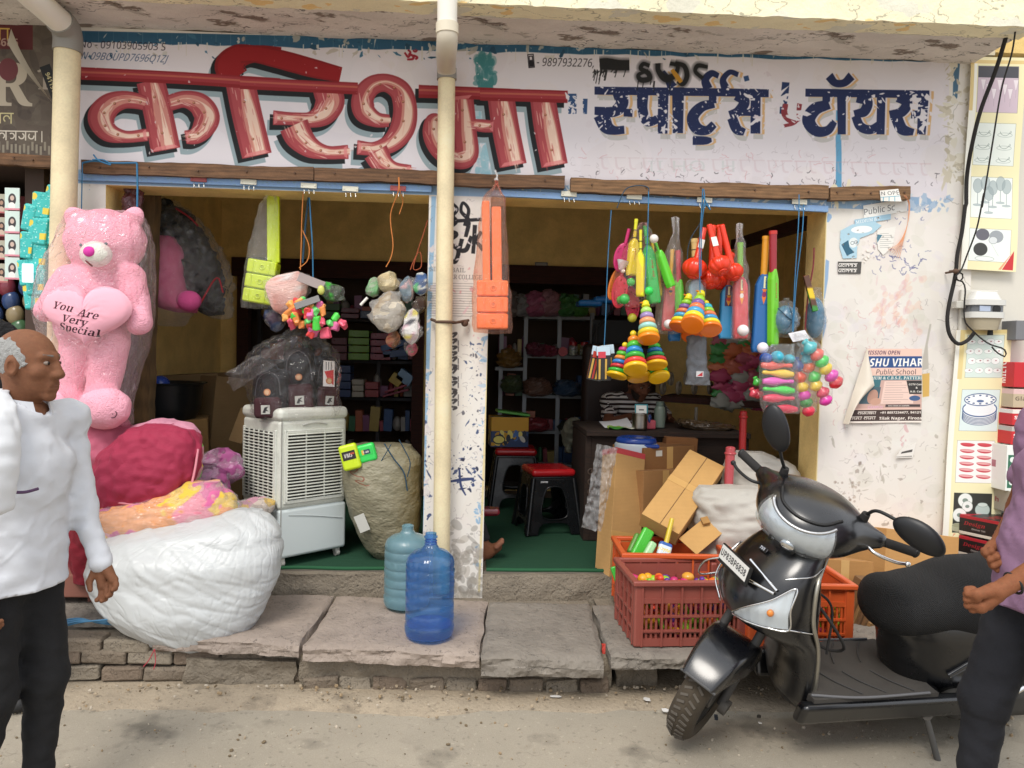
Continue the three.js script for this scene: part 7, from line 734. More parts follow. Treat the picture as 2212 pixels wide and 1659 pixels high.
{
const S = (x, y) => { const p = onY(x, y, SLAB + 0.006); p.y = SLAB + 0.006; return p; };
const a = crate('dusty maroon slotted crate at the front of the step left of the scooter', S(1372, 1397), S(1606, 1394), 0.29, 0.38, 0x8e4c42); jumble('jumble of small bright toys inside the maroon crate', a, 0.42, 0.28, 0.2, 300, 4);
const b = crate('orange slotted crate behind the maroon crate', S(1346, 1330), S(1570, 1334), 0.31, 0.34, 0xc6582c); const c = crate('orange slotted crate on the right seen through the scooter step', S(1618, 1400), S(1836, 1404), 0.29, 0.36, 0xcb5a2c); jumble('jumble of small bright toys inside the right orange crate', c, 0.4, 0.28, 0.16, 260, 9);
crate('orange slotted crate behind the scooter headlight', S(1590, 1334), S(1770, 1338), 0.31, 0.3, 0xc6582c);
tag(base(mk('toy_ball', ball(0.03, 0.022, 0.03, ...at(1486, 1246, 0.62).toArray(), 16), plastic(0xd89a3a, 0.4))), 'orange yellow ball on top of the toys in the maroon crate', 'ball');
const bat = (label, tl, tr, bl, z, mat, hs) => { const t = thing('toy_bat', label, 'toy bat'), B = boxOn(at(...tl, z - 0.06), at(...tr, z - 0.06), at(...bl, z), 0.03); mk('blade', B.g(new RoundedBoxGeometry(B.w, B.h, 0.035, 4, 0.014)), mat, t, true); if (hs) mk('handle', B.g(cyl(0.013, 0.012, 0.14, 0, B.h / 2 + 0.06, 0, 14)), plastic(hs, 0.4), t); base(t); };
bat('bright green plastic bat in the torn end of the long box', [1394, 1136], [1416, 1150], [1354, 1196], 0.3, plastic(0x4bb83a, 0.35)); bat('pale green tube bat lying into the orange crate', [1408, 1166], [1422, 1176], [1352, 1216], 0.42, plastic(0xa3d29a, 0.3)); bat('printed blue and white toy bat with a yellow neck in the orange crate', [1428, 1166], [1455, 1176], [1404, 1226], 0.44, paint2((x, w, h) => { x.fillStyle = '#cfdce8'; x.fillRect(0, 0, w, h); x.fillStyle = '#2c5aa0'; x.fillRect(0, 0, w, 14); x.fillRect(0, h - 20, w, 20); x.fillStyle = '#e2c22c'; x.font = 'bold 22px sans-serif'; x.fillText('Crystal', 2, 40); for (let i = 0; i < 14; i++) ell(x, R() * w, 60 + R() * 50, 8 * R() + 3, 6, ['#3a6ab0', '#c83a4a', '#2a8a4a'][i % 3]); }, 80, 128, { rough: 0.35 }), 0xc9b030); bat('thin green and orange printed bat left in the long box', [1376, 1148], [1388, 1156], [1350, 1186], 0.26, plastic(0x5a8a3a, 0.4));
tag(base(mk('green_toy', boxOn(at(1318, 1226, 0.3), at(1330, 1222, 0.3), at(1316, 1262, 0.32), 0.02, 0.008).box(), plastic(0x3fae3a, 0.4))), 'green toy edge showing left of the orange crate', 'toy'); tag(base(mk('red_scrap', warp(new THREE.BoxGeometry(0.05, 0.05, 0.004, 6, 6, 1), (q) => { q.z += 0.01 * N3(q.x * 60, q.y * 60, 1); }).rotateX(-0.6).translate(...at(1312, 1402, 0.78).toArray()), std(0xb03426, 0.7))), 'red paper scrap in the gap between the slabs', 'scrap');
// litter on the ground
const bits = [['white paper chip', 1200, 1506, 0xd8d6d2, 0.02, 0.001], ['square white paper chip', 1397, 1512, 0xd8d6d2, 0.018, 0.001], ['small pale paper chip', 1438, 1535, 0xd8d6d2, 0.02, 0.001], ['dark bottle cap', 1547, 1553, 0x2a3038, 0.016, 0.012], ['black plastic scrap', 972, 1468, 0x1c1c1c, 0.03, 0.008], ['tiny white fleck', 1642, 1562, 0xd0cec8, 0.008, 0.001], ['dark pebble', 1640, 1550, 0x3a352e, 0.009, 0.008], ['yellow leaf bit', 712, 1415, 0xb8a05a, 0.018, 0.001], ['cream husk', 828, 1438, 0xc8b48a, 0.014, 0.004], ['cream husk by the kerb', 680, 1436, 0xbfae86, 0.012, 0.004]];
for (const [n, x, y, hex, r, h] of bits) { const p = onY(x, y, 0.012), g = warp(new THREE.CylinderGeometry(r, r, h + 0.001, 9, 1), (q) => { q.x *= 1 + 0.4 * N3(q.x * 90, x, 2); q.z *= 0.7 + 0.4 * N3(q.z * 90, y, 5); }); const m = mk('ground_scrap', g, std(hex, 0.8)); m.position.set(p.x, Math.max(0.004, 0.02 - p.z * 0.012) + h / 2 + 0.006, p.z); m.rotation.y = x; tag(m, n + ' on the dusty ground before the step, ' + (x < 900 ? 'below the white sack' : x < 1100 ? 'under the water bottles' : x < 1460 ? 'below the middle slabs' : 'near the scooter wheel'), 'litter'); }
}
// ---------------------------------------------------------------- toys hanging in the bays
const h8 = (x, y) => [1261.5 + 0.30208 * x, 414.7 + 0.30208 * y], h7 = (x, y) => [950.5 + 0.25 * x, 362.9 + 0.25 * y], h6 = (x, y) => [483.9 + 0.25 * x, 362.9 + 0.25 * y], h5 = (x, y) => [0.25 * x, 362.9 + 0.25 * y];
const A = (c, z) => at(c[0], c[1], z);
const string = (label, pts, z, m = M.string, r = 0.0028) => tag(base(mk('hanging_string', tube(pts.map((p) => at(p[0], p[1], p[2] ?? z)), r, 40, 6), m)), label, 'string');
const filmBag = (label, rows, z, o = {}) => { const t = thing('clear_bag', label, 'plastic bag'); mesh('film', loft(rowsPx(rows, z), { wr: 0.008, f: 12, fy: 5, pleat: 1.2, np: 13, nu: 72, nv: 48, ...o }), o.mat ?? M.filmThin, t); if (o.knot) { const p = at(rows[0][0], rows[0][1], z); mk('knot', [tube([p, p.clone().add(V(0.004, 0.02, 0)), p.clone().add(V(-0.008, 0.05, 0))], 0.006, 12, 6), ball(0.012, 0.01, 0.01, p.x, p.y, p.z, 10)], M.filmMilk, t); } base(t); return t; };
function wicketSet(label, tl, tr, bl, posts, hex, z) {
const t = thing('toy_wicket_set', label, 'toy wickets'), B = boxOn(at(...tl, z), at(...tr, z), at(...bl, z), 0.09), m = plastic(hex, 0.35), h = B.h / 3; m.emissive = C(0);
for (let i = 0; i < 3; i++) { const y = B.h / 2 - h * (i + 0.5), g = new RoundedBoxGeometry(B.w, h * 0.97, 0.09, 4, 0.012); mk('block', B.g(g.translate(0, y, 0)), m, t); const d = 0.0455; mk('raised_panel', [B.g(box(B.w * 0.5, h * 0.84, 0.006, B.w * 0.02, y, d, 0.003)), B.g(box(B.w * 0.2, h * 0.84, 0.006, -B.w * 0.37, y, d, 0.003)), B.g(box(B.w * 0.16, h * 0.84, 0.006, B.w * 0.4, y, d, 0.003))], m, t); mk('dimple', B.g(T(new THREE.TorusGeometry(0.013, 0.004, 8, 24), B.w * 0.02, y, d + 0.003)), m, t); mk('shaded_dimple_floor', B.g(T(cyl(0.013, 0.013, 0.001, 0, 0, 0, 20), B.w * 0.02, y, d + 0.0032, Math.PI / 2)), plastic(C(hex).multiplyScalar(0.7).getHex(), 0.5), t); }  // dimple floor is the block colour darkened: recess shade put into the colour
for (const [x0, x1, y0, x2, x3, y1] of posts) mk('stump', boxOn(at(x0, y0, z - 0.04), at(x1, y0, z - 0.04), at(x2, y1, z - 0.02), 0.03, 0.008).box(), m, t); base(t);
}
wicketSet('orange plastic wicket set in a knotted clear bag on the pillar', h7(318, 965), h7(592, 968), h7(300, 1392), [[...h7(362, 280).slice(0, 1), h7(428, 280)[0], h7(0, 280)[1], h7(330, 0)[0], h7(420, 0)[0], h7(0, 980)[1]], [h7(445, 0)[0], h7(530, 0)[0], h7(0, 330)[1], h7(440, 0)[0], h7(590, 0)[0], h7(0, 980)[1]]], 0xf7935c, 0.2);
filmBag('clear knotted bag holding the orange wicket set', [[1072, 388, 2, 2], [1073, 402, 4, 4], [1069, 430, 22, 14], [1064, 500, 30, 20], [1062, 600, 38, 24], [1062, 650, 42, 26], [1064, 700, 43, 27], [1066, 722, 40, 10]], 0.17, { knot: 1, mat: film(0xffe6da, 0.06, 0.1, 0.004) });
wicketSet('fluorescent yellow plastic wicket set hanging tilted in the left bay', h6(205, 772), h6(462, 815), h6(165, 1150), [[h6(365, 0)[0], h6(400, 0)[0] + 8, h6(0, 235)[1], h6(300, 0)[0], h6(375, 0)[0], h6(0, 800)[1]], [h6(405, 0)[0], h6(475, 0)[0], h6(0, 235)[1], h6(380, 0)[0], h6(462, 0)[0], h6(0, 820)[1]]], 0xc8dc22, -0.12);
filmBag('clear bag round the yellow wicket set', [[588, 418, 8, 6], [582, 440, 16, 12], [574, 500, 26, 18], [566, 560, 33, 22], [562, 640, 38, 26], [556, 668, 34, 10]], -0.15);
function bat(label, top, neck, bot, wpx, hHex, bHex, z, o = {}) {
const t = thing('toy_bat', label, 'toy bat'), a = A(top, z), b = A(neck, z), c = A(bot, z + (o.tilt ?? 0)), k = mpp(z), w = wpx * 0.30208 * k, Lh = a.distanceTo(b), ax = a.clone().sub(c).normalize(), xx = V(1, 0, 0.001).addScaledVector(ax, -ax.x).applyAxisAngle(ax, o.yaw ?? 0).normalize(), zz = xx.clone().cross(ax), Lb = b.distanceTo(c), Mx = new THREE.Matrix4().makeBasis(xx, ax, zz).setPosition(c);
const out = [[-w * 0.42, 0.01], [-w * 0.5, 0.03], [-w * 0.47, Lb * 0.86], [-w * 0.3, Lb * 0.95], [-w * 0.16, Lb], [w * 0.16, Lb], [w * 0.3, Lb * 0.95], [w * 0.47, Lb * 0.86], [w * 0.5, 0.03], [w * 0.42, 0.01]], hr = (o.hr ?? 0.17) * w;
mk('blade', ext(out, o.th ?? 0.045, 0.012, [], 3).applyMatrix4(Mx), plastic(bHex, 0.3), t); mk('handle', cyl(hr * 0.95, hr, Lh + 0.02, 0, Lb + Lh / 2 - 0.01, 0, 18).applyMatrix4(Mx), plastic(hHex, 0.35), t); mk('end_cap', [cyl(hr * 1.1, hr * 1.08, 0.02, 0, Lb + Lh, 0, 18).applyMatrix4(Mx)], plastic(o.cap ?? hHex, 0.35), t); for (const y of [0.05, 0.09]) if (o.bands) mk('grip_band', T(new THREE.TorusGeometry(hr * 0.99, 0.0025, 6, 20), 0, Lb + Lh - y, 0, Math.PI / 2).applyMatrix4(Mx), M.black, t);
if (o.draw) mk('sticker', box(w * (o.sw ?? 0.6), Lb * (o.sh ?? 0.3), 0.002, 0, Lb * (o.sy ?? 0.72), (o.th ?? 0.045) / 2 + 0.0005, 0).applyMatrix4(Mx), paint2(o.draw, 64, 128, { rough: 0.4 }), t, true); base(t); return t;
}
const flame = (bg, a, b, s) => (x, w, h) => { x.fillStyle = bg; x.fillRect(0, 0, w, h); x.fillStyle = a; x.beginPath(); for (const [u, v] of [[32, 128], [12, 96], [20, 70], [10, 60], [54, 60], [44, 74], [52, 96]]) x.lineTo(u, v); x.fill(); ell(x, 32, 84, 20, 12, b); x.fillStyle = '#e8e0b0'; x.fillRect(22, 4, 20, 52); x.fillStyle = '#222'; x.font = 'bold 13px sans-serif'; x.save(); x.translate(36, 8); x.rotate(1.57); x.fillText(s, 2, 0); x.restore(); };
const side = (bg, fg, s) => (x, w, h) => { x.fillStyle = bg; x.fillRect(0, 0, w, h); x.save(); x.translate(16, 122); x.rotate(-1.57); x.fillStyle = fg; x.font = 'bold 34px sans-serif'; x.fillText(s, 2, 30); x.restore(); };
bat('upper yellow plastic bat with a red sticker in the left bat bunch', h8(373, 207), h8(358, 338), h8(335, 612), 74, 0xd8d42a, 0xe0dc22, 0.14, { bands: 1, draw: side('#dcd820', '#a02c20', 'POWER'), sw: 0.3, sh: 0.32, sy: 0.6, yaw: 0.3 }); bat('long yellow plastic bat in the middle of the left bat bunch', h8(405, 285), h8(405, 430), h8(405, 762), 62, 0xe0d82a, 0xe4e028, 0.2, { bands: 1, yaw: -0.5 });
bat('broad green plastic bat with red side lettering', h8(440, 255), h8(452, 392), h8(503, 812), 96, 0x38c060, 0x2fcf62, 0.13, { bands: 1, draw: side('#3fd068', '#b8342c', 'Air Bat'), sw: 0.42, sh: 0.34, sy: 0.62, yaw: 0.35 }); bat('lime green plastic bat swung out to the right of its bunch', h8(500, 330), h8(528, 420), h8(628, 692), 62, 0x58c038, 0x62cf3a, 0.15, { yaw: 0.6 }); bat('hidden yellow bat edge behind the broad green bat', h8(485, 330), h8(500, 430), h8(530, 760), 60, 0xd6d62a, 0xd8da30, 0.07);
bat('pinkish red bat with a yellow handle in a clear bag', h8(632, 425), h8(618, 610), h8(592, 1008), 86, 0xdca838, 0xd05a58, 0.06, { draw: flame('#d05a58', '#e08a3a', '#3a3a4a', 'SIX'), sw: 0.5, sh: 0.24, sy: 0.78 }); bat('slim green bat with a pink red handle', h8(672, 432), h8(672, 625), h8(688, 1000), 54, 0xc84a58, 0x6fcf44, 0.08, { hr: 0.34, yaw: 0.7 }); bat('blue blade hanging low behind the pinkish red bat', h8(640, 600), h8(642, 720), h8(646, 1080), 86, 0xd8a838, 0x2f7cc0, 0.0);
bat('sky blue bat partly behind the red flame bat', h8(1036, 560), h8(1042, 668), h8(1010, 1064), 106, 0xd05a48, 0x3f95c8, 0.06, { draw: flame('#4a2a52', '#e09a2a', '#c83a2a', 'KING'), sw: 0.5, sh: 0.36, sy: 0.8 }); bat('red bat with an orange flame print and a green handle', h8(1117, 376), h8(1124, 606), h8(1118, 1062), 108, 0x7ab83a, 0xd2464c, 0.12, { draw: flame('#d2464c', '#ee9a3a', '#e8e0d8', 'SIXER'), sw: 0.42, sh: 0.4, sy: 0.76, hr: 0.2 });
bat('dark blue bat with a yellow handle and a flaming ball print', h8(1302, 330), h8(1288, 588), h8(1250, 1162), 118, 0xd8962a, 0x2a66a6, 0.1, { draw: flame('#2a66a6', '#e8762a', '#8a2a5a', 'FORCE'), sw: 0.42, sh: 0.36, sy: 0.8, hr: 0.22 }); bat('green bat with a thick dark red handle by the right jamb', h8(1352, 292), h8(1358, 548), h8(1350, 1112), 76, 0x9a2a34, 0x72c62e, 0.14, { hr: 0.36, cap: 0xc03028, yaw: 0.5, draw: side('#72c62e', '#b83428', 'KING'), sw: 0.3, sh: 0.3, sy: 0.75 });
{ const wb = bat('wooden handled bat slipped into a long grey cover', h8(792, 348), h8(796, 622), h8(806, 1000), 110, 0xd8b878, 0x9fb8cc, 0.1, { bands: 1, hr: 0.23 }); string('black tie round the wooden bat handle', [h8(768, 540), h8(800, 500), h8(845, 480), h8(800, 545), h8(770, 520)], 0.17, M.rubber, 0.003); const t = thing('bat_cover', 'long grey plastic bat cover with a red square label', 'bat cover'); mesh('pouch', loft(rowsPx([[...h8(806, 1010), 22, 10], [...h8(806, 1060), 21, 11], [...h8(806, 1200), 22, 12], [...h8(812, 1320), 25, 12], [...h8(815, 1385), 28, 8]], 0.12), { wr: 0.006, f: 14, fy: 10 }), phy(0x70747a, 0.35, { clearcoat: 0.4, bumpMap: retile(crinkle, 5), bumpScale: 0.006 }), t); mk('label', box(0.04, 0.03, 0.002, ...A(h8(828, 1302), 0.155).toArray(), 0), paint2((x) => { x.fillStyle = '#d8d8d8'; x.fillRect(0, 0, 32, 32); x.fillStyle = '#c03038'; x.beginPath(); x.moveTo(4, 28); x.lineTo(28, 4); x.lineTo(28, 28); x.fill(); }, 32, 32), t, true); base(t); filmBag('clear sleeve round the blue neck of the wooden handled bat', [[...h8(796, 600), 5, 5], [...h8(798, 650), 19, 12], [...h8(802, 720), 21, 13], [...h8(804, 800), 18, 12]], 0.12); }
[['white ball above the lime green bat', 500, 335, 32, 0xe2dcd6, 0.2], ['small green ball under the upper yellow bat', 335, 645, 30, 0x35b84a, 0.2], ['green ball low in the left bat bunch', 290, 765, 38, 0x3fb052, 0.18], ['second green ball behind the low one', 262, 772, 30, 0x55a83a, 0.14], ['bright green ball on the broad green bat', 465, 708, 32, 0x2fcf58, 0.22], ['yellow ball under the red racket', 345, 900, 33, 0xb8b83a, 0.12], ['white ball at the foot of the pinkish red bat', 604, 945, 34, 0xe4dcdc, 0.14], ['large white ball at the foot of the red flame bat', 1137, 990, 42, 0xe8e0e0, 0.2], ['white ball at the foot of the dark blue bat', 1278, 1115, 41, 0xe4dce4, 0.2], ['dim white ball behind the pinkish red bat', 520, 975, 30, 0x9a8f88, -0.05]].forEach(([l, x, y, r, hex, z]) => { const p = A(h8(x, y), z); tag(base(mk('toy_ball', ball(r * 0.302 * mpp(z), r * 0.302 * mpp(z), r * 0.302 * mpp(z), p.x, p.y, p.z), plastic(hex, 0.35))), l, 'ball'); });
const racket = (label, c, rx, ry, rot, hex, z, hl) => { const k = mpp(z) * 0.302, p = A(h8(...c), z), t = thing('toy_racket', label, 'racket', p); t.rotation.z = rot; const o = []; for (let i = 0; i < 36; i++) o.push([rx * k * Math.cos(i / 5.73), ry * k * Math.sin(i / 5.73)]); const hs = []; for (let a = -3; a <= 3; a++) for (let b = -4; b <= 4; b++) { const X = a * rx * k * 0.24, Y = b * ry * k * 0.19; if ((X / rx / k) ** 2 + (Y / ry / k) ** 2 < 0.6) hs.push([0, 1, 2, 3, 4, 5].map((i) => [X + 0.004 * Math.cos(i * 1.047), Y + 0.004 * Math.sin(i * 1.047)])); } mk('head', ext(o, 0.012, 0.003, hs), plastic(hex, 0.35), t); mk('rim', tube(o.concat([o[0]]).map(([x, y]) => [x, y, 0]), 0.007, 50, 6), plastic(hex, 0.35), t); mk('handle', bar([0, ry * k, 0], [0, (ry + hl) * k, 0], 0.01), plastic(hex, 0.35), t); return t; };
racket('magenta perforated racket at the left of the bat bunch', [275, 470], 55, 100, -0.2, 0xc02a68, 0.08, 110); racket('red perforated racket below the magenta one', [255, 715], 50, 110, -0.1, 0xc83044, 0.12, 120); racket('orange racket edge at the far left of the bat bunch', [220, 660], 34, 110, -0.25, 0xd8762a, 0.04, 90); racket('long crimson racket hanging behind the yellow bat', [345, 800], 46, 110, 0.1, 0xb82a48, 0.05, 100);
{ const p = A(h8(272, 525), 0.14), t = thing('shuttlecock', 'white plastic shuttlecock on the magenta racket', 'shuttlecock', p); mk('skirt', new THREE.CylinderGeometry(0.034, 0.012, 0.05, 16, 1, true).rotateZ(-0.25), std(0xd8d0d0, 0.5, { side: THREE.DoubleSide }), t); mk('cork', ball(0.013, 0.012, 0.013, 0.006, -0.03, 0, 12), M.white, t); }
// pumpkin shaped toy maces
const maceHead = new THREE.SphereGeometry(1, 60, 34); warp(maceHead, (q) => { const a = Math.atan2(q.z, q.x), r = Math.hypot(q.x, q.z), k = 1 - 0.085 * Math.pow(Math.abs(Math.cos(a * 5)), 6) * Math.min(1, r * 1.4); q.x *= k; q.z *= k; q.y = q.y * 0.84 * (1 - 0.0) + (q.y < -0.86 ? -0.05 * Math.sin((q.y + 0.86) * 40) : 0); });
[['front centre', 972, 528, 84, 895, 235, 0.24, 0.5], ['left', 792, 545, 90, 860, 260, 0.15, -0.2], ['right', 1066, 572, 74, 985, 235, 0.16, 0.3], ['lowest middle', 905, 628, 78, 925, 240, 0.1, 0.6], ['small rear', 1042, 462, 40, 955, 240, 0.02, 0.1], ['hidden lower right', 965, 640, 66, 970, 250, 0.04, 0.2]].forEach(([n, x, y, r, tx, ty, z, lean], i) => {
const p = A(h8(x, y), z), k = mpp(z) * 0.302, tp = A(h8(tx, ty), z - 0.05), t = thing('toy_mace', n + ' orange red pumpkin headed toy mace', 'toy mace', p), d = tp.clone().sub(p), m = plastic(0xe0391c, 0.32), L = d.length(), qd = new THREE.Quaternion().setFromUnitVectors(V(0, 1, 0), V(d.x, d.y, d.z - lean * 0.25).normalize()); const hd = mk('head', maceHead.clone().scale(r * k, r * k, r * k), m, t); hd.quaternion.copy(qd);
const pr = []; for (let j = 0; j <= 30; j++) pr.push([(0.017 + (j % 2 ? 0.0018 : 0)) * (1 - 0.15 * j / 30), r * k * 0.7 + (L - r * k * 0.7) * (j / 30)]); pr.push([0.0005, L]); const hs = mk('handle', lathe(pr, 18), m, t); hs.quaternion.setFromUnitVectors(V(0, 1, 0), d.normalize()); for (const rr0 of [0.34, 0.2]) { const g = T(new THREE.TorusGeometry(rr0 * r * k, 0.004, 8, 28), 0, -r * k * (rr0 > 0.3 ? 0.78 : 0.83), 0, Math.PI / 2); const mm = mk('base_ring', g, m, t); mm.quaternion.copy(qd); }
if (i < 2) { const s = mk('paper_label', box(0.03, 0.05, 0.002, 0, r * k + L * 0.3, 0.018, 0), M.white, t); s.quaternion.copy(hs.quaternion); }
});
// ring stackers
const ringG = lathe([[0.3, -0.5], [0.8, -0.46], [0.97, -0.25], [1, 0], [0.97, 0.25], [0.8, 0.46], [0.3, 0.5]], 40);
function stacker(label, top, bs, zt, zb, r, cols, baseHex, duck) {
const a = A(h8(...top), zt), b = A(h8(...bs), zb), t = thing('ring_stacker', label, 'ring stacker', b), L = a.distanceTo(b), k = mpp(zb) * 0.302 * r, q = new THREE.Quaternion().setFromUnitVectors(V(0, 1, 0), a.clone().sub(b).normalize()), n = cols.length, put = (n2, g, m) => { const o = mk(n2, g, m, t); o.quaternion.copy(q); return o; };
const h = L / (n + 1.1); if (baseHex) put('base', lathe([[0.001, -h * 0.5], [k * 0.95, -h * 0.5], [k * 1.06, -h * 0.3], [k * 1.06, h * 0.1], [k * 0.9, h * 0.3], [0.001, h * 0.3]], 40), plastic(baseHex, 0.3));
cols.forEach((c, i) => { const rad = k * (1 - (0.58 * i) / n); put('ring', ringG.clone().scale(rad, h * 0.98, rad).translate(0, h * (i + 0.75), 0), plastic(c, 0.3)); });
if (duck) { put('duck_head', [ball(k * 0.36, k * 0.34, k * 0.36, 0, L + k * 0.05, 0, 18), ball(k * 0.42, k * 0.2, k * 0.42, 0, L - k * 0.22, 0, 16)], plastic(0xe6d82e, 0.3)); put('beak', ball(k * 0.2, k * 0.07, k * 0.12, -k * 0.4, L + k * 0.04, k * 0.1, 12), plastic(0xe68a1e, 0.3)); } else put('knob', ball(k * 0.3, k * 0.3, k * 0.3, 0, L - h * 0.2, 0, 16), plastic(0xe2c92a, 0.3));
}
const cA1 = [0xd84038, 0x3aa83a, 0x2f86c8, 0x50b83a, 0xe0832a], cA2 = [0x35a83a, 0xc8343a, 0x2f7cc0, 0xe08a3a, 0x58b83a, 0xb83a7a], cB1 = [0xe2d62a, 0x4a9cc8, 0xe0784a, 0x7a5a9a, 0x8fc83a];
stacker('left leaning ring stacker with a yellow base in the lower bunch', [295, 1088], [236, 1308], 0.16, 0.2, 72, cA2, 0xe6b818); stacker('front ring stacker with a thick yellow base in the lower bunch', [352, 1005], [368, 1258], 0.18, 0.3, 82, cA1, 0xe6b41c); stacker('right ring stacker with green rings in the lower bunch', [498, 1062], [516, 1232], 0.16, 0.22, 78, [0xd03a40, 0x2a9a50, 0x2f74b8, 0x45b03a], 0xe6b41c); stacker('lowest ring stacker with a green ring over its yellow base', [500, 1190], [536, 1318], 0.08, 0.14, 74, [0x3aa83a, 0xc8403a], 0xe6bc1c); stacker('ring stacker peeping out at the bottom of the lower bunch', [380, 1200], [400, 1318], 0.06, 0.1, 88, [0x3f9a3a, 0xb84038], 0xe6b41c);
stacker('duck topped ring stacker with a big orange base above the lower bunch', [440, 800], [462, 1042], 0.2, 0.3, 76, [0xe2c832, 0x9ad0c8, 0xe89a6a, 0x9a86b8, 0xa8d86a], 0xf08a1e, 1);
stacker('duck topped ring stacker leaning left in the middle bunch', [748, 752], [686, 958], 0.14, 0.2, 74, cB1, 0xec7a1e, 1); stacker('front duck topped ring stacker showing its orange base in the middle bunch', [838, 728], [776, 940], 0.16, 0.34, 78, cB1, 0xee7c1c, 1); stacker('right ring stacker with an orange base in the middle bunch', [872, 788], [905, 978], 0.14, 0.26, 76, [0xe2d62a, 0x3f96c8, 0xe0784a, 0x8fc83a, 0x38b0c0], 0xee7a20); stacker('lowest ring stacker seen from below in the middle bunch', [782, 930], [774, 1022], 0.06, 0.12, 74, [0xe2d82a, 0x8fb83a], 0xea6a1e);
filmBag('clear bag with a twisted top round the pinkish red bat', [[...h8(655, 175), 6, 2], [...h8(655, 250), 4, 4], [...h8(650, 330), 8, 8], [...h8(640, 430), 18, 14], [...h8(615, 700), 24, 18], [...h8(600, 950), 28, 20], [...h8(592, 1020), 28, 8]], 0.08); filmBag('clear bag with a twisted top round the red flame bat', [[...h8(1112, 220), 4, 4], [...h8(1110, 300), 5, 5], [...h8(1115, 380), 10, 8], [...h8(1120, 620), 18, 14], [...h8(1118, 900), 19, 15], [...h8(1120, 1070), 21, 10]], 0.14); filmBag('dark clear bag over the left bat bunch', [[...h8(425, 215), 6, 5], [...h8(420, 300), 20, 16], [...h8(400, 480), 42, 30], [...h8(380, 700), 52, 36], [...h8(370, 830), 44, 20]], 0.14, { mat: film(0xfff0f0, 0.03, 0.1, 0.004) });
// printed toy packs, blue balls in film, bowling pins
const packDraw = (c1, c2) => (x, w, h) => { x.fillStyle = '#1d1a1c'; x.fillRect(0, 0, w, h); x.fillStyle = '#bcd2e0'; x.fillRect(0, 0, w, 34); x.fillStyle = c1; x.fillRect(6, 20, 36, 24); for (let i = 0; i < 4; i++) { x.fillStyle = i % 2 ? c2 : '#c8a048'; x.beginPath(); x.moveTo(8 + i * 15, 48); x.lineTo(18 + i * 15, 48); x.lineTo(14 + i * 15, 124); x.lineTo(5 + i * 15, 124); x.fill(); } };
[['red', [90, 1225], 0.12, -0.16, '#b83a2a', '#a82f2a'], ['black', [140, 1225], 0.16, 0.05, '#c83a4a', '#2a2a2c'], ['white topped', [175, 1215], 0.13, 0.14, '#d8dce4', '#3a3a38']].forEach(([n, c, z, r, a, b]) => { const m = mk('toy_pack', box(30 * mpp(z), 74 * mpp(z), 0.02, 0, 0, 0, 0.003), paint2(packDraw(a, b), 64, 128, { rough: 0.35 }), scene, true); m.position.copy(A(h8(...c), z)); m.rotation.z = r; tag(m, n + ' printed toy pack hanging on a blue string above the shopkeeper', 'toy pack', 'toy packs above the shopkeeper'); });
for (const [n, c, rx, ry, z] of [['left', [1440, 915], 26, 32, 0.14], ['right', [1652, 900], 20, 45, 0.02]]) { const k = mpp(z), p = A(h8(...c), z), t = thing('wrapped_ball', n + ' teal blue ball wrapped in film by the right jamb', 'ball', p); mk('ball', ball(rx * k, ry * k, rx * k), plastic(0x3a6f8c, 0.4), t); mesh('film', loft([[V(0, ry * k * 1.5, 0), 0.01, 0.01], [V(0, ry * k * 1.0, 0), rx * k * 0.7, rx * k * 0.7], [V(0, 0, 0), rx * k * 1.1, rx * k * 1.1], [V(-0.01, -ry * k * 0.9, 0), rx * k * 0.8, rx * k * 0.8], [V(-0.02, -ry * k * 1.2, 0), rx * k * 0.9, 0.01]], { wr: 0.014, f: 14, fy: 14 }), M.filmThin, t); if (n === 'left') mk('cord', [tube([[-0.06, 0.06, 0.04], [0, 0, rx * k * 1.1], [0.06, -0.02, 0.04]], 0.003), tube([[0, 0.09, 0.03], [0.01, 0, rx * k * 1.1], [-0.02, -0.08, 0.03]], 0.003)], M.stringDark, t); }
{ const t = thing('sweet_strip', 'narrow strip of multicoloured sweets hanging between the teal balls', 'sweets'); mk('pouch', boxOn(A(h8(1570, 600), 0.1), A(h8(1612, 590), 0.1), A(h8(1528, 860), 0.12), 0.02, 0.006).box(), paint2((x, w, h) => { x.fillStyle = '#5a3a2a'; x.fillRect(0, 0, w, h); for (let i = 0; i < 120; i++) ell(x, R() * w, R() * h, 4, 4, ['#c83a2a', '#e0c02a', '#3a8a3a', '#e0762a', '#e0d8c8'][i % 5]); }, 64, 128, { rough: 0.3 }), t); base(t); string('dark red cord above the sweet strip', [h8(1645, 400), h8(1640, 520), h8(1600, 760), h8(1580, 1000)], 0.06, std(0x7a2430, 0.7), 0.004); }
const pinG = lathe([[0.001, 0], [0.55, 0.01], [0.62, 0.12], [0.9, 0.5], [1, 0.8], [0.9, 1.2], [0.5, 1.75], [0.4, 2.0], [0.5, 2.25], [0.42, 2.5], [0.001, 2.6]], 26);
const pin = (label, c, r, L, rot, hex, z, grp) => { const k = mpp(z) * 0.302, m = mk('toy_pin', pinG.clone().translate(0, -1.3, 0).scale(r * k * (L < 120 ? 1.22 : 1), (L * k) / 2.6, r * k), plastic(hex, 0.28)); m.position.copy(A(h8(...c), z)); m.rotation.z = rot; tag(m, label, 'toy pin', grp); };
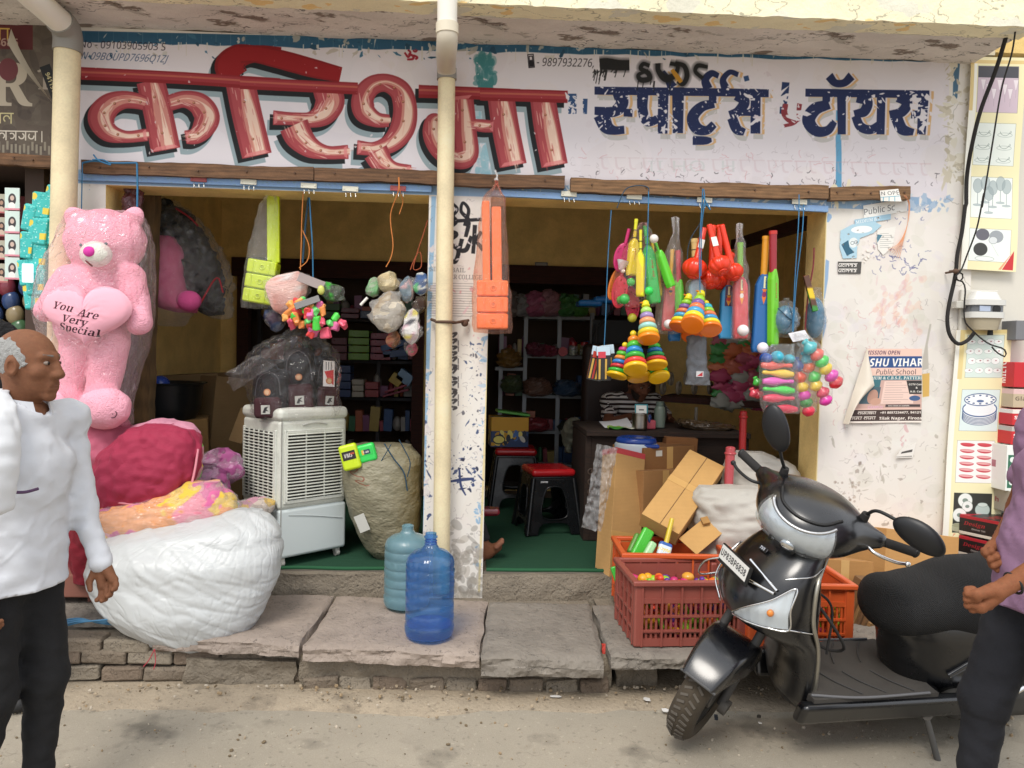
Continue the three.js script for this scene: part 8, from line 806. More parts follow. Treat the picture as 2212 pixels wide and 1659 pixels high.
const GP = 'bowling pins in the clear bags'; [['salmon', 1380, 1240, 0xe8665a], ['yellow', 1385, 1297, 0xe6c23a], ['pink', 1390, 1355, 0xdc5ab8], ['green', 1390, 1415, 0x3fcf4a], ['raspberry', 1395, 1475, 0xd83a5a], ['crimson', 1412, 1548, 0xd02c4c]].forEach(([n, x, y, hex], i) => { pin(n + ' bowling pin lying across the front bag of pins', [x, y], 32, 235, i % 2 ? 1.52 : -1.56, hex, 0.24, GP); });
[['dark blue', 1300, 1190, 42, 0x2450a0, 0.22], ['turquoise', 1382, 1180, 46, 0x3aa8c0, 0.24], ['pale turquoise', 1465, 1195, 36, 0x4ab4c8, 0.2]].forEach(([n, x, y, r, hex, z]) => tag(base(mk('toy_ball', ball(r * 0.302 * mpp(z), r * 0.302 * mpp(z), 0.05, ...A(h8(x, y), z).toArray()), plastic(hex, 0.3))), n + ' ball on top of the front bag of pins', 'ball'));
[['turquoise', 1606, 1100, 46, 0x3ab4bc], ['coral', 1655, 1150, 44, 0xe05a4a], ['green', 1690, 1198, 46, 0x38c84e], ['yellow', 1715, 1250, 44, 0xe6c62e], ['magenta', 1758, 1300, 46, 0xd83ab0], ['red', 1790, 1348, 46, 0xd8303e]].forEach(([n, x, y, r, hex], i) => pin(n + ' bowling pin end in the rightmost diagonal bag', [x, y], r, 110, 0.75, hex, 0.26 - 0.005 * i, GP));
[['teal', 1590, 1180, 0x3aa4b4], ['orange', 1600, 1240, 0xe2602e], ['green', 1640, 1310, 0x46c84e], ['yellow', 1650, 1372, 0xe4c232], ['cherry', 1700, 1420, 0xd83a58], ['hot pink', 1720, 1475, 0xd83aa0]].forEach(([n, x, y, hex], i) => pin(n + ' bowling pin end in the third bag from the left', [x, y], 42, 100, 0.6, hex, 0.22, GP)); [['blue', 1528, 1230, 0x28509a], ['orange red', 1540, 1310, 0xe05430], ['yellow', 1555, 1378, 0xe2c030], ['magenta', 1570, 1438, 0xd03aa4], ['dark green', 1585, 1490, 0x3a8a3e], ['red', 1600, 1548, 0xd42e48]].forEach(([n, x, y, hex]) => pin(n + ' bowling pin end in the second bag from the left', [x, y], 40, 110, 0.35, hex, 0.2, GP)); [['green', 1235, 1350, 0x4ab848], ['rose', 1210, 1430, 0xd0485a], ['deep red', 1245, 1440, 0xb83040]].forEach(([n, x, y, hex]) => pin(n + ' bowling pin hanging left behind the front bag', [x, y], 30, 70, 0.5, hex, 0.1, GP));
filmBag('front clear bag of stacked bowling pins', [[...h8(1420, 1085), 22, 3], [...h8(1400, 1140), 30, 14], [...h8(1392, 1220), 40, 20], [...h8(1392, 1380), 42, 21], [...h8(1402, 1500), 43, 21], [...h8(1410, 1590), 40, 14]], 0.24, { wr: 0.006, pow: 3 }); filmBag('second clear bag of bowling pins beside the front one', [[...h8(1530, 1080), 10, 4], [...h8(1540, 1180), 22, 16], [...h8(1570, 1380), 26, 18], [...h8(1598, 1585), 20, 10]], 0.2); filmBag('rightmost diagonal clear bag of bowling pins', [[...h8(1540, 1010), 12, 4], [...h8(1590, 1070), 22, 14], [...h8(1680, 1190), 28, 18], [...h8(1770, 1320), 26, 16], [...h8(1810, 1380), 12, 6]], 0.26); filmBag('third clear bag of bowling pins between the second and the rightmost', [[...h8(1570, 1110), 10, 4], [...h8(1610, 1230), 24, 16], [...h8(1680, 1400), 28, 17], [...h8(1715, 1520), 18, 8]], 0.22);
tag(base(mk('printed_card', boxOn(A(h8(1460, 1010), 0.22), A(h8(1580, 985), 0.22), A(h8(1470, 1075), 0.26), 0.004).box(), std(0xc8c8cc, 0.5))), 'white printed header card over the bags of pins', 'card');
// bundles of small toys in the left bay
const spots = (cols, n = 40, s = 1) => ({ cols, n, s });
const blob = (name, label, cat, rows, z, sp, o = {}) => { const t = thing(name, label, cat), r = rowsPx(rows.map(([x, y, a, b, c]) => [x, y, a * 0.94, b * 0.9, c]), z); mesh('contents', toCreasedNormals(patch(loft(r, { wr: 0.02, f: 7, fy: 7, nu: 15, nv: 11, ...o, pow: 3.2 }).toNonIndexed(), sp.cols, sp.n, sp.s), 0.35), patchMat.slick, t); mesh('film', toCreasedNormals(loft(rowsPx(rows, z), { wr: 0.024, f: 9, fy: 8, nu: 20, nv: 14, seed: 7, pow: 3 }), 0.5), o.film ?? M.filmThin, t); base(t); };
blob('toy_bag', 'flat clear bag with a pale coral packet at the top of the left toy bundle', 'bag', [[...h6(640, 890), 6, 6], [...h6(580, 940), 34, 12], [...h6(540, 1010), 46, 16], [...h6(540, 1100), 44, 18], [...h6(520, 1190), 30, 14], [...h6(500, 1270), 12, 6]], -0.06, spots(['#d8a9a0', '#e2b8ae', '#d8d0ce', '#cf9488'], 30, 3), { wr: 0.008 });
{ const q = rng(14), t = thing('toy_bag', 'pile of bright orange green and pink soft toys under the left toy bundle', 'bag'); for (let i = 0; i < 34; i++) { const a = q() * 6.28, r = Math.sqrt(q()), c = h6(775 + 255 * r * Math.cos(a) + 70 * Math.sin(a) * r, 1310 + 150 * r * Math.sin(a) + 40 * Math.cos(a) * r), m = mk('soft_block', warp(new RoundedBoxGeometry(0.03 + 0.05 * q(), 0.03 + 0.03 * q(), 0.035, 3, 0.012), (p) => p.multiplyScalar(1 + 0.25 * N3(p.x * 30 + i, p.y * 30, p.z * 30))), plastic([0xe8904a, 0x4fd04a, 0xe8607a, 0xf0b060, 0xe04a48, 0xe070a4, 0x70d878][i % 7], 0.5), t); m.position.copy(A(c, 0.02 + 0.07 * (1 - r) + 0.03 * q())); m.rotation.set(q() * 3, q() * 3, q() * 3); } base(t); }
blob('toy_bag', 'round clear bag with a green toy at the right of the left bundle', 'bag', [[...h6(880, 980), 8, 8], [...h6(920, 1040), 20, 18], [...h6(940, 1100), 22, 20], [...h6(960, 1160), 16, 14]], -0.1, spots(['#3a4a36', '#3fae3a', '#4a5a44'], 24, 5)); blob('toy_bag', 'dark blue bag tucked behind the yellow wicket set', 'bag', [[...h6(400, 1210), 10, 8], [...h6(430, 1280), 20, 16], [...h6(450, 1350), 18, 14], [...h6(450, 1420), 8, 6]], -0.16, spots(['#2a3452', '#3a4a6a', '#4a3a4a'], 20, 6));
{ const t = thing('printed_card', 'black and white printed header card across the left toy bundle', 'card'); mk('card', boxOn(A(h6(600, 1170), 0.1), A(h6(815, 1095), 0.08), A(h6(618, 1225), 0.12), 0.004).box(), paint2((x, w, h) => { x.fillStyle = '#d8d8dc'; x.fillRect(0, 0, w, h); x.fillStyle = '#26242a'; x.fillRect(0, 0, w, 20); x.fillStyle = '#c83a3a'; x.fillRect(80, 24, 20, 16); x.fillStyle = '#3a5aa8'; x.fillRect(20, 30, 50, 10); x.fillStyle = '#e0b83a'; x.fillRect(104, 8, 18, 20); }, 128, 48, { rough: 0.35 }), t); base(t); const u = thing('printed_card', 'folded card with red lettering and a green sweet on the left toy bundle', 'card'); mk('card', boxOn(A(h6(660, 900), 0.0), A(h6(880, 985), -0.02), A(h6(700, 980), 0.03), 0.004).box(), std(0x9a8e8c, 0.4), u); mk('round_sweet', ball(0.02, 0.026, 0.014, ...A(h6(838, 1055), 0.02).toArray(), 14), plastic(0xc8cc6a, 0.4), u); base(u); }
[['green boxed toy at the top right of the right toy bundle', [1700, 900, 1000, 1105], 30, ['#58c87a', '#6ad88a', '#3a5a8a', '#d8d8d0'], 0.06], ['cream clear packet at the centre of the right toy bundle', [1420, 890, 980, 1090], 38, ['#c8b48a', '#d8c8a0', '#a8986a'], 0.02], ['long pale green packet at the left of the right toy bundle', [1290, 940, 1040, 1120], 26, ['#7ab47a', '#a8b89a', '#8ac88a'], 0.0], ['dull grey packet behind the cream one', [1480, 985, 1030, 1090], 20, ['#4a4a4c', '#6a6a6c'], -0.03], ['slate blue and pink packet in the middle of the right toy bundle', [1580, 930, 1050, 1170], 24, ['#6a7a86', '#c8a0a0', '#7a8a92'], 0.08], ['large milky clear bag with a beige toy in the right toy bundle', [1420, 1060, 1230, 1430], 64, ['#b0a490', '#c0b6a4', '#9a8a74'], 0.1], ['yellow and white printed packet low in the right toy bundle', [1620, 1210, 1360, 1530], 34, ['#d8c85a', '#d8d4d0', '#3a3a44', '#c8a8b0'], 0.12], ['crumpled red net packet at the bottom of the right toy bundle', [1460, 1400, 1470, 1560], 24, ['#b8483a', '#8a5a3a', '#c88a6a'], 0.0], ['pink tailed packet lowest in the right toy bundle', [1620, 1500, 1560, 1630], 20, ['#c86a7a', '#a84a5a', '#3a8a5a'], 0.02], ['brown knotted packet behind the right toy bundle', [1690, 1110, 1180, 1260], 24, ['#4a342c', '#5a4034'], -0.1]].forEach(([l, [x, y0, y1, y2], hw, cols, z], i) => blob('toy_bag', l, 'bag', [[...h6(x + 10, y0), hw * 0.16, 5], [...h6(x + 4, y0 + (y1 - y0) * 0.5), hw * 0.38, 9], [...h6(x, y1), hw * 0.5, 15], [...h6(x - 4, (y1 + y2) / 2), hw * 0.46, 14], [...h6(x, y2), hw * 0.2, 5]].map((r) => [r[0], r[1], r[2] * 1.15, r[3]]), z, spots(cols, 30, 20 + i), { wr: 0.012, film: i === 5 ? film(0xf4f2ee, 0.32, 0.2, 0.008) : M.filmThin }));
tag(base(mk('white_spout', bar(A(h6(1180, 1185), 0.06), A(h6(1240, 1120), 0.06), 0.008), M.white)), 'short white nozzle sticking out left of the right toy bundle', 'nozzle');
// strings
const Q = (f, ...p) => p.map((k) => [...f(k[0], k[1]), k[2]].filter((v) => v !== undefined));
string('blue string holding the left ear of the big pink teddy bear', [[178, 350], [177, 400], [176, 462]], 0.12); string('blue string holding the right ear of the big pink teddy bear', [[296, 352], [297, 400], [296, 470]], 0.12, M.string, 0.005); string('blue string knotted along the first dark batten over the teddy bear', [[178, 352], [200, 348], [240, 352], [296, 352]], 0.075, M.string, 0.005); string('loose blue knot ends above the teddy bear', [[202, 334], [212, 346], [240, 356], [225, 346], [200, 345]], 0.085, M.string, 0.004);
string('orange twine carrying the left toy bundle', Q(h6, [685, 200], [672, 460], [668, 640], [660, 880]), -0.02, M.orangeString); string('slack loop of orange twine beside the left toy bundle twine', Q(h6, [680, 540], [735, 680], [720, 800], [650, 865]), -0.02, M.orangeString); string('dark blue twine carrying the left toy bundle', Q(h6, [738, 255], [750, 450], [765, 700], [770, 990]), -0.05, M.string, 0.004); string('black folded strap behind the left toy bundle twine', Q(h6, [730, 255], [705, 480], [680, 820]), -0.1, M.stringDark, 0.006); string('frayed orange twine dangling from the batten, longer end', Q(h6, [1508, 80, 0.07], [1508, 190, 0.07], [1440, 400], [1460, 680], [1440, 780], [1400, 855]), 0.03, M.orangeString, 0.003); string('frayed orange twine dangling from the batten, shorter end', Q(h6, [1512, 80, 0.07], [1520, 190, 0.07], [1545, 290], [1515, 400]), 0.03, M.orangeString, 0.0025); string('tangled orange twine carrying the right toy bundle', Q(h6, [1760, 450], [1720, 580], [1670, 730], [1640, 880], [1700, 860], [1690, 720], [1640, 800], [1610, 880]), -0.0, std(0x9a4a2a, 0.8), 0.003);
string('blue string over the left bat bunch', Q(h8, [462, -10, 0.08], [460, 120], [455, 300], [435, 700]), 0.22); string('thin blue string carrying the toy packs', Q(h8, [195, 130], [170, 500], [155, 900], [145, 1100]), 0.12); string('doubled blue string over the middle bunch, left strand', Q(h8, [848, -20, 0.08], [840, 150], [825, 400], [830, 720]), 0.22); string('doubled blue string over the middle bunch, right strand', Q(h8, [856, -20, 0.08], [862, 60], [842, 250], [836, 600]), 0.22, M.string, 0.003); string('loose blue string tail left of the middle bunch', Q(h8, [850, 40], [840, 200], [770, 320], [745, 400], [738, 500]), 0.16, M.stringDark, 0.002); string('blue knot with short ends on the middle bunch string', Q(h8, [846, 20], [870, 70], [905, 130], [870, 90], [852, 140]), 0.14, M.string, 0.004); string('left blue string over the bags of pins', Q(h8, [1538, 20, 0.08], [1535, 200], [1510, 600], [1490, 1000]), 0.22); string('right blue string over the bags of pins', Q(h8, [1572, 90, 0.08], [1560, 300], [1520, 640], [1495, 1000]), 0.22); string('dark wire twisted on the batten above the left bat bunch', Q(h8, [235, 115], [300, -20], [380, -45], [460, -30], [462, 10]), 0.09, M.stringDark, 0.003);
// ---------------------------------------------------------------- the big pink teddy bear in its bag
{
const z = 0.2, k = mpp(z) * 0.25, P = (x, y, dz = 0) => A(h5(x, y), z + dz).toArray(), e = (x, y, dz, a, b, c) => ellip(P(x, y, dz), [a * k, b * k, c * k]), cp = (x, y, dz, x2, y2, dz2, r1, r2) => capsule(P(x, y, dz), P(x2, y2, dz2), r1 * k, r2 * k);
const f0 = joinF([e(910, 640, 0, 330, 270, 250), joinF([e(790, 1120, 0, 310, 300, 230), e(800, 1380, 0, 300, 250, 240)], 0.05), e(650, 425, 0.02, 85, 82, 50), e(1160, 420, 0.02, 90, 82, 50), cp(590, 960, 0.03, 395, 1230, 0.1, 115, 90), cp(1120, 940, 0.03, 1205, 1330, 0.08, 125, 108), joinF([cp(680, 1480, 0.02, 590, 1960, 0.04, 135, 125), e(560, 2040, 0.08, 170, 150, 150)], 0.03), joinF([cp(960, 1480, 0.03, 880, 1960, 0.05, 150, 130), e(900, 2070, 0.12, 210, 180, 160)], 0.03)], 0.018); const f = (x, y, zz) => f0(x, y, zz) - 0.004 * N3(x * 9, y * 9, zz * 9) - 0.0012 * N3(x * 45, y * 45, zz * 45), lo = P(280, 2300), hi = P(1450, 340); const t = thing('teddy_bear', 'big pink teddy bear with a heart pillow hanging in a clear bag', 'teddy bear'), fur = std(0xf2adbf, 1, { bumpMap: retile(fluff, 1.6), bumpScale: 0.005 });
{ const g = field(f, [lo[0], lo[1], z - 0.22], [hi[0], hi[1], z + 0.26], 0.0095), n = flat(g); mk('body', n, fur, t); }
mk('muzzle', ball(125 * k, 105 * k, 90 * k, ...P(830, 745, 0.15), 24), std(0xe0ddd2, 1, { bumpMap: retile(fluff, 2), bumpScale: 0.004 }), t); mk('nose', ball(46 * k, 42 * k, 30 * k, ...P(770, 722, 0.2), 18), std(0xd23aa0, 0.8), t); mk('eye', ball(14 * k, 14 * k, 10 * k, ...P(915, 655, 0.155), 12), plastic(0x2a3a44, 0.15), t); mk('eye', ball(14 * k, 14 * k, 10 * k, ...P(700, 665, 0.145), 12), plastic(0x2a3a44, 0.15), t); mk('mouth', tube([P(740, 800, 0.19), P(775, 830, 0.2), P(800, 850, 0.19)], 0.004), std(0x6a2a2a, 0.9), t);
const hc = V(...P(755, 1290, 0.175)), hw = 365 * k, hh = 265 * k; const heart = (front) => sheet((u, v) => { const a = u * 2 * Math.PI, X = 16 * Math.sin(a) ** 3, Y = 13 * Math.cos(a) - 3.2 * Math.cos(2 * a) - 2 * Math.cos(3 * a) - Math.cos(4 * a); const s = 1 - (1 - v) ** 1; return V(hc.x + (X / 16.5) * hw * s, hc.y + ((Y + 2) / 15) * hh * s * 1.05, hc.z + front * 0.055 * Math.sqrt(Math.max(0, 1 - s ** 2.4)) + 0.004 * N3(X, Y, v * 4) * (1 - s)); }, 72, 18); const hg = heart(1), pp = hg.attributes.position, uu = hg.attributes.uv; for (let i = 0; i < pp.count; i++) uu.setXY(i, (pp.getX(i) - hc.x) / hw / 2 + 0.5, (pp.getY(i) - hc.y) / hh / 2 + 0.5);
mesh('heart_pillow', hg, std(0xffffff, 0.9, { side: THREE.DoubleSide, map: tex(512, 400, (x) => { x.fillStyle = '#f2b0c0'; x.fillRect(0, 0, 512, 400); x.fillStyle = '#3a1a24'; x.font = 'italic bold 62px serif'; x.save(); x.translate(84, 150); x.rotate(0.2); x.fillText('You', 0, 0); x.fillText('Are', 150, 12); x.fillText('Very', 66, 66); x.fillText('Special', 52, 118); x.restore(); }), bumpMap: retile(fabricNoise, 6), bumpScale: 0.001 }), t); mesh('heart_back', heart(-1), fur, t);
for (const x of [860, 960]) mk('paw_stitch', tube([0, 1, 2, 3, 4, 5, 6, 7].map((i) => { const a = i * 1.1, r = (12 + i * 5) * k; const c = P(x, 2130, 0.225 - 0.03 * Math.abs((x - 910) / 50)); return [c[0] + r * Math.cos(a), c[1] + r * 0.8 * Math.sin(a), c[2] - r * 0.25]; }), 0.0025, 30, 5), std(0x5a3040, 0.9), t); base(t);
filmBag('huge clear bag stretched over the big pink teddy bear', [[...h5(920, 372), 60, 26], [...h5(915, 420), 76, 40], [...h5(900, 640), 96, 66], [...h5(840, 900), 112, 74], [...h5(820, 1250), 118, 80], [...h5(830, 1500), 106, 74], [...h5(830, 1900), 78, 66], [...h5(850, 2250), 68, 40]], z + 0.02, { wr: 0.008, pleat: 1.5, np: 9, mat: film(0xfff6f8, 0.1, 0.12, 0.007), nu: 100, nv: 80 });
}
// ---------------------------------------------------------------- black scooter leaning on its side stand
{
const t = thing('scooter', 'black motor scooter on its side stand in front of the maroon and orange crates', 'scooter'), gc = onY(1512, 1600, 0.01), yaw = 187 * D2R; t.rotation.order = 'YXZ'; t.rotation.y = yaw; t.rotation.x = -9 * D2R;
const o = V(0.62, 0, 0).applyAxisAngle(V(0, 1, 0), yaw); t.position.set(gc.x - o.x, 0.02, gc.z - o.z);
const gloss = phy(0x0b0c0f, 0.42, { clearcoat: 0.7, clearcoatRoughness: 0.2, roughnessMap: wearR }), matte = std(0x1c1c1d, 0.6, { roughnessMap: wearR }), dusty = std(0x454341, 0.8, { map: wash(0.9, 0.88, 0.85, 90) }), dark = std(0x101112, 0.5);
const ax0 = V(0.62, 0.217, 0), axd = V(-0.44, 0.898, 0).normalize(), St = new THREE.Matrix4().makeTranslation(ax0.x, ax0.y, 0).multiply(new THREE.Matrix4().makeRotationAxis(axd, 45 * D2R)).multiply(new THREE.Matrix4().makeTranslation(-ax0.x, -ax0.y, 0)), S = (g) => g.applyMatrix4(St), P = (n, g, m, keep) => mk(n, g, m, t, keep);
// wheels
const wheel = (x, steer) => { const k = (g) => { g.translate(x, 0.217, 0); return steer ? S(g) : g; }, pr = []; for (let i = 0; i <= 18; i++) { const a = (i / 18) * 2 * Math.PI; pr.push([0.165 + 0.052 * Math.cos(a) * (Math.cos(a) > 0 ? 1 : 0.7), 0.055 * Math.sin(a)]); } const ty = lathe(pr, 90); { const p = ty.attributes.position; for (let i = 0; i < p.count; i++) { const r = Math.hypot(p.getX(i), p.getZ(i)), y = p.getY(i); if (r > 0.19) { const a = Math.atan2(p.getZ(i), p.getX(i)), g = Math.sin(a * 36 + Math.sin(y * 160) * 1.6) > 0.55 ? -0.004 : 0, s = (r + g) / r; p.setX(i, p.getX(i) * s); p.setZ(i, p.getZ(i) * s); } } ty.computeVertexNormals(); }
const w = mk('wheel', k(ty.rotateX(Math.PI / 2)), std(0x454039, 0.9, { map: wash(0.95, 0.9, 0.82, 95), bumpMap: retile(grain, 8), bumpScale: 0.001 }), t); { const tr = []; for (let i = 0; i < 44; i++) for (const e of [-1, 1]) tr.push(box(0.009, 0.004, 0.034, 0, 0, 0, 0).rotateY(e * 0.5).rotateX(e * 0.42).translate(0, 0.2125, e * 0.021).rotateZ(i * 0.1428 + e * 0.035)); mk('tread', k(mergeGeometries(tr.map(flat))), std(0x5a544c, 0.95), w).userData.kind = 'stuff'; } mk('rim', k(lathe([[0.05, -0.03], [0.1, -0.012], [0.128, -0.035], [0.136, -0.04], [0.136, 0.04], [0.128, 0.035], [0.1, 0.012], [0.05, 0.03], [0.05, -0.03]], 40).rotateX(Math.PI / 2)), matte, w); mk('hub', k(cyl(0.052, 0.052, 0.09, 0, 0, 0, 24).rotateX(Math.PI / 2)), std(0x55524e, 0.6), w); const sp = []; for (let i = 0; i < 5; i++) sp.push(box(0.03, 0.1, 0.03, 0, 0.09, 0, 0.008).rotateZ(i * 1.2566)); mk('spokes', k(mergeGeometries(sp.map(flat))), matte, w); };
wheel(0.62, true); wheel(-0.62, false);
// front fender and fork
P('front_fender', S(sheet((u, v) => { const a = (44 + 108 * u) * D2R, s = (v - 0.5) * 2, c = Math.abs(s), r = 0.262 - 0.018 * c * c - 0.075 * Math.max(0, c - 0.55) / 0.45 * (0.5 + 0.8 * Math.sin(u * 3.14)), w = 0.078 * (0.92 + 0.45 * Math.sin(u * 2.2)); return V(0.62 + r * Math.cos(a), 0.217 + r * Math.sin(a), -w * Math.sin(Math.min(1, c * 1.25) * 1.57) * Math.sign(s)); }, 40, 20)), phy(0x0c0d11, 0.38, { clearcoat: 0.7, clearcoatRoughness: 0.18, roughnessMap: wearR, side: THREE.DoubleSide }));
P('fender_lip', S(tube([-1, -0.6, 0, 0.6, 1].map((s) => { const a = 44.5 * D2R, r = 0.264 - 0.02 * s * s; return [0.62 + r * Math.cos(a), 0.217 + r * Math.sin(a), s * 0.072]; }), 0.006, 16, 6)), std(0x4a4a4a, 0.6)); for (const z of [-0.075, 0.075]) P('fork_leg', S(bar([0.62, 0.2, z], [0.47, 0.5, z * 0.9], 0.018)), std(0x3a3836, 0.6)); for (const [a, r] of [[0.62, 0.028], [0.6, 0.022]]) P('axle_link', S(T(cyl(r, r, 0.03, 0, 0, 0, 14), a, 0.2, -0.09, Math.PI / 2)), std(0x4c4843, 0.7));
// front apron: rows of [height, centre x, half depth, half width]
const rows = [[0.17, 0.26, 0.03, 0.1], [0.22, 0.27, 0.05, 0.14], [0.34, 0.285, 0.055, 0.17], [0.46, 0.31, 0.08, 0.19], [0.54, 0.385, 0.16, 0.205], [0.64, 0.4, 0.17, 0.215], [0.74, 0.38, 0.14, 0.2], [0.82, 0.33, 0.11, 0.16], [0.88, 0.28, 0.06, 0.08]].map(([y, x, w, d]) => [V(x, y, 0), w, d]);
P('front_apron', loft(rows, { wr: 0, pow: 2.1, nu: 72, nv: 60 }), gloss);
const surf = (a, y, out = 0) => { let i = 0; while (i < rows.length - 2 && rows[i + 1][0].y < y) i++; const A0 = rows[i], B0 = rows[i + 1], f = (y - A0[0].y) / (B0[0].y - A0[0].y), l = (p, q) => p + (q - p) * f, x = l(A0[0].x, B0[0].x), w = l(A0[1], B0[1]), d = l(A0[2], B0[2]), ca = Math.cos(a), sa = Math.sin(a), m = Math.pow(Math.abs(ca) ** 2.1 + Math.abs(sa) ** 2.1, -1 / 2.1); return V(x + ca * m * w + out * ca, y, sa * m * d + out * sa); };
const lensM = phy(0xe8ecee, 0.08, { transmission: 0.93, thickness: 0, side: THREE.DoubleSide }), refl = std(0xe6e8ea, 0.3, { metalness: 0.1, bumpMap: data(64, 64, (u, v) => 0.5 + 0.5 * Math.sin(u * 40)), bumpScale: 0.002, side: THREE.DoubleSide });
for (const s of [-1, 1]) { const f = (out) => (u, v) => { const a = s * (14 + 62 * u) * D2R, y0 = 0.565 + 0.02 * u, y1 = 0.575 + 0.165 * Math.pow(u, 0.9); return surf(a, y0 + (y1 - y0) * v, out); }; const g = mesh('turn_signal', sheet(f(0.024), 14, 10), lensM, t); mesh('reflector', sheet(f(0.014), 14, 10), refl, g); mk('bulb', ball(0.014, 0.014, 0.012, ...surf(s * 58 * D2R, 0.64, 0.016).toArray(), 12), std(0xd8823a, 0.3), g); P('chrome_trim', tube([[0, 0], [0.3, 0], [0.65, 0], [1, 0], [1, 0.5], [1, 1], [0.65, 1], [0.3, 1], [0, 1]].map(([u, v]) => f(0.024)(u, v)), 0.0035, 60, 6), M.chrome); P('trim_strip', tube([[14, 0.56], [50, 0.575], [90, 0.57], [112, 0.55]].map(([a, y]) => surf(s * a * D2R, y, 0.006)), 0.003, 30, 6), M.chrome); P('shield_edge', tube([[150, 0.8], [112, 0.74], [112, 0.6], [116, 0.48], [120, 0.36], [122, 0.24], [120, 0.2]].map(([a, y]) => surf(s * a * D2R, y, 0.006)), 0.0085, 50, 8), std(0xa8a498, 0.35, { metalness: 0.8 })); P('apron_panel_line', tube([[60, 0.755], [76, 0.765], [96, 0.77], [118, 0.79]].map(([a, y]) => surf(s * a * D2R, y, 0.004)), 0.003, 30, 6), M.chrome); }
{ // plate, its chrome bracket
const g = box(0.012, 0.075, 0.24, 0, 0, 0, 0.003); const pl = P('number_plate', T(g, 0.555, 0.74, 0.0, 0, 0, 0.25), dark); const f = new THREE.PlaneGeometry(0.225, 0.056).rotateY(Math.PI / 2); f.translate(0.0075, 0.006, 0); mk('plate_face', T(f, 0.555, 0.74, 0.0, 0, 0, 0.25), std(0xffffff, 0.4, { map: tex(256, 64, (x) => { x.fillStyle = '#dcdcd8'; x.fillRect(0, 0, 256, 64); x.fillStyle = '#16161a'; x.font = 'bold 41px sans-serif'; x.fillText('UP83BP6838', 4, 47, 248); }) }), pl, true);
P('plate_bracket', [bar([0.54, 0.72, -0.1], [0.49, 0.71, -0.19], 0.006), bar([0.52, 0.78, -0.05], [0.48, 0.72, -0.19], 0.006)], M.chrome); P('guard_rod', [tube([[0.5, 0.74, 0.06], [0.6, 0.69, 0.15], [0.6, 0.61, 0.2], [0.47, 0.62, 0.2]], 0.004, 30, 6)], M.chrome);
P('badge', T(box(0.003, 0.022, 0.05, 0, 0, 0, 0.001), 0.462, 0.815, -0.03, 0, 0.1, 0.55), std(0xffffff, 0.4, { map: tex(64, 32, (x) => { x.fillStyle = '#101116'; x.fillRect(0, 0, 64, 32); x.fillStyle = '#c8ccd4'; x.font = 'italic bold 24px sans-serif'; x.fillText('TVS', 6, 25); }) }), true); }
// handlebar cowl, lamp, grips, levers, mirrors: all turned with the steering
const hc = [0.28, 0.93, 0], cow = joinF([ellip(hc, [0.15, 0.1, 0.2]), ellip([0.33, 0.93, 0], [0.14, 0.088, 0.15]), ellip([0.25, 0.98, 0], [0.12, 0.05, 0.15]), capsule([0.24, 0.93, -0.14], [0.2, 0.95, -0.24], 0.055, 0.028), capsule([0.24, 0.93, 0.14], [0.2, 0.95, 0.24], 0.055, 0.028)], 0.05);
P('handlebar_cowl', S(flat(field(cow, [0.02, 0.76, -0.3], [0.52, 1.1, 0.3], 0.011))), gloss);
const onCow = (a, e, out) => { const d = V(Math.cos(e) * Math.cos(a), Math.sin(e), Math.cos(e) * Math.sin(a)); let r = 0.05; for (let i = 0; i < 40; i++) { const s = cow(hc[0] + d.x * r, hc[1] + d.y * r, d.z * r); r -= s * 0.7; } r += out; return V(hc[0] + d.x * r, hc[1] + d.y * r, d.z * r); };
const lamp = (out, g = 1) => sheet((u, v) => { const s = (u - 0.5) * 2, top = (13 + 12 * s * s) * D2R, bt = (-50 + 22 * s * s) * D2R; return onCow(s * 46 * D2R * g, bt + (top - bt) * v, out); }, 24, 14); { const hl = mesh('headlight', S(lamp(0.016)), lensM, t); mesh('reflector', S(lamp(0.005)), std(0xdcdee0, 0.2, { metalness: 0.5, bumpMap: data(128, 128, (u, v) => 0.5 + 0.5 * Math.sin(u * 50) * Math.sin(v * 6.2 + 1)), bumpScale: 0.0012, side: THREE.DoubleSide }), hl); for (const q of [-0.55, -0.25, 0.1, 0.45]) { const p = onCow(q * 0.8, -0.34, 0.012); mk('lamp_bar', S(box(0.012, 0.022, 0.01, p.x, p.y, p.z, 0.002)), dark, hl); } mk('bulb_shield', S(ball(0.012, 0.02, 0.03, ...onCow(-0.05, -0.2, 0.01).toArray(), 12)), M.chrome, hl); const rim = []; for (let i = 0; i <= 40; i++) { const q = i / 40, s = q < 0.5 ? q * 4 - 1 : 3 - q * 4, e = q < 0.5 ? (13 + 12 * s * s) * D2R : (-50 + 22 * s * s) * D2R; rim.push(onCow(s * 46 * D2R, e, 0.016)); } mk('lamp_rim', S(tube(rim, 0.006, 90, 6)), std(0xb8b9ba, 0.3, { metalness: 0.8 }), hl); P('visor_line', S(tube([-1, -0.5, 0, 0.5, 1].map((s) => onCow(s * 62 * D2R, (24 + 10 * s * s) * D2R, 0.003)), 0.006, 30, 6)), dark); }
for (const s of [-1, 1]) {
const gr = mk('grip', S(bar([0.2, 0.95, s * 0.24], [0.16, 0.96, s * 0.36], 0.018, 16)), M.rubber, t); mk('bar_end', S(ball(0.02, 0.02, 0.012, 0.158, 0.96, s * 0.365, 12)), dark, gr); P('brake_lever', S(tube([[0.24, 0.94, s * 0.2], [0.27, 0.935, s * 0.25], [0.24, 0.93, s * 0.33], [0.22, 0.935, s * 0.36]], 0.0065, 24, 8)), s < 0 ? M.chrome : dark); P('lever_knob', S(ball(0.011, 0.011, 0.011, 0.22, 0.935, s * 0.362, 10)), s < 0 ? M.chrome : dark);
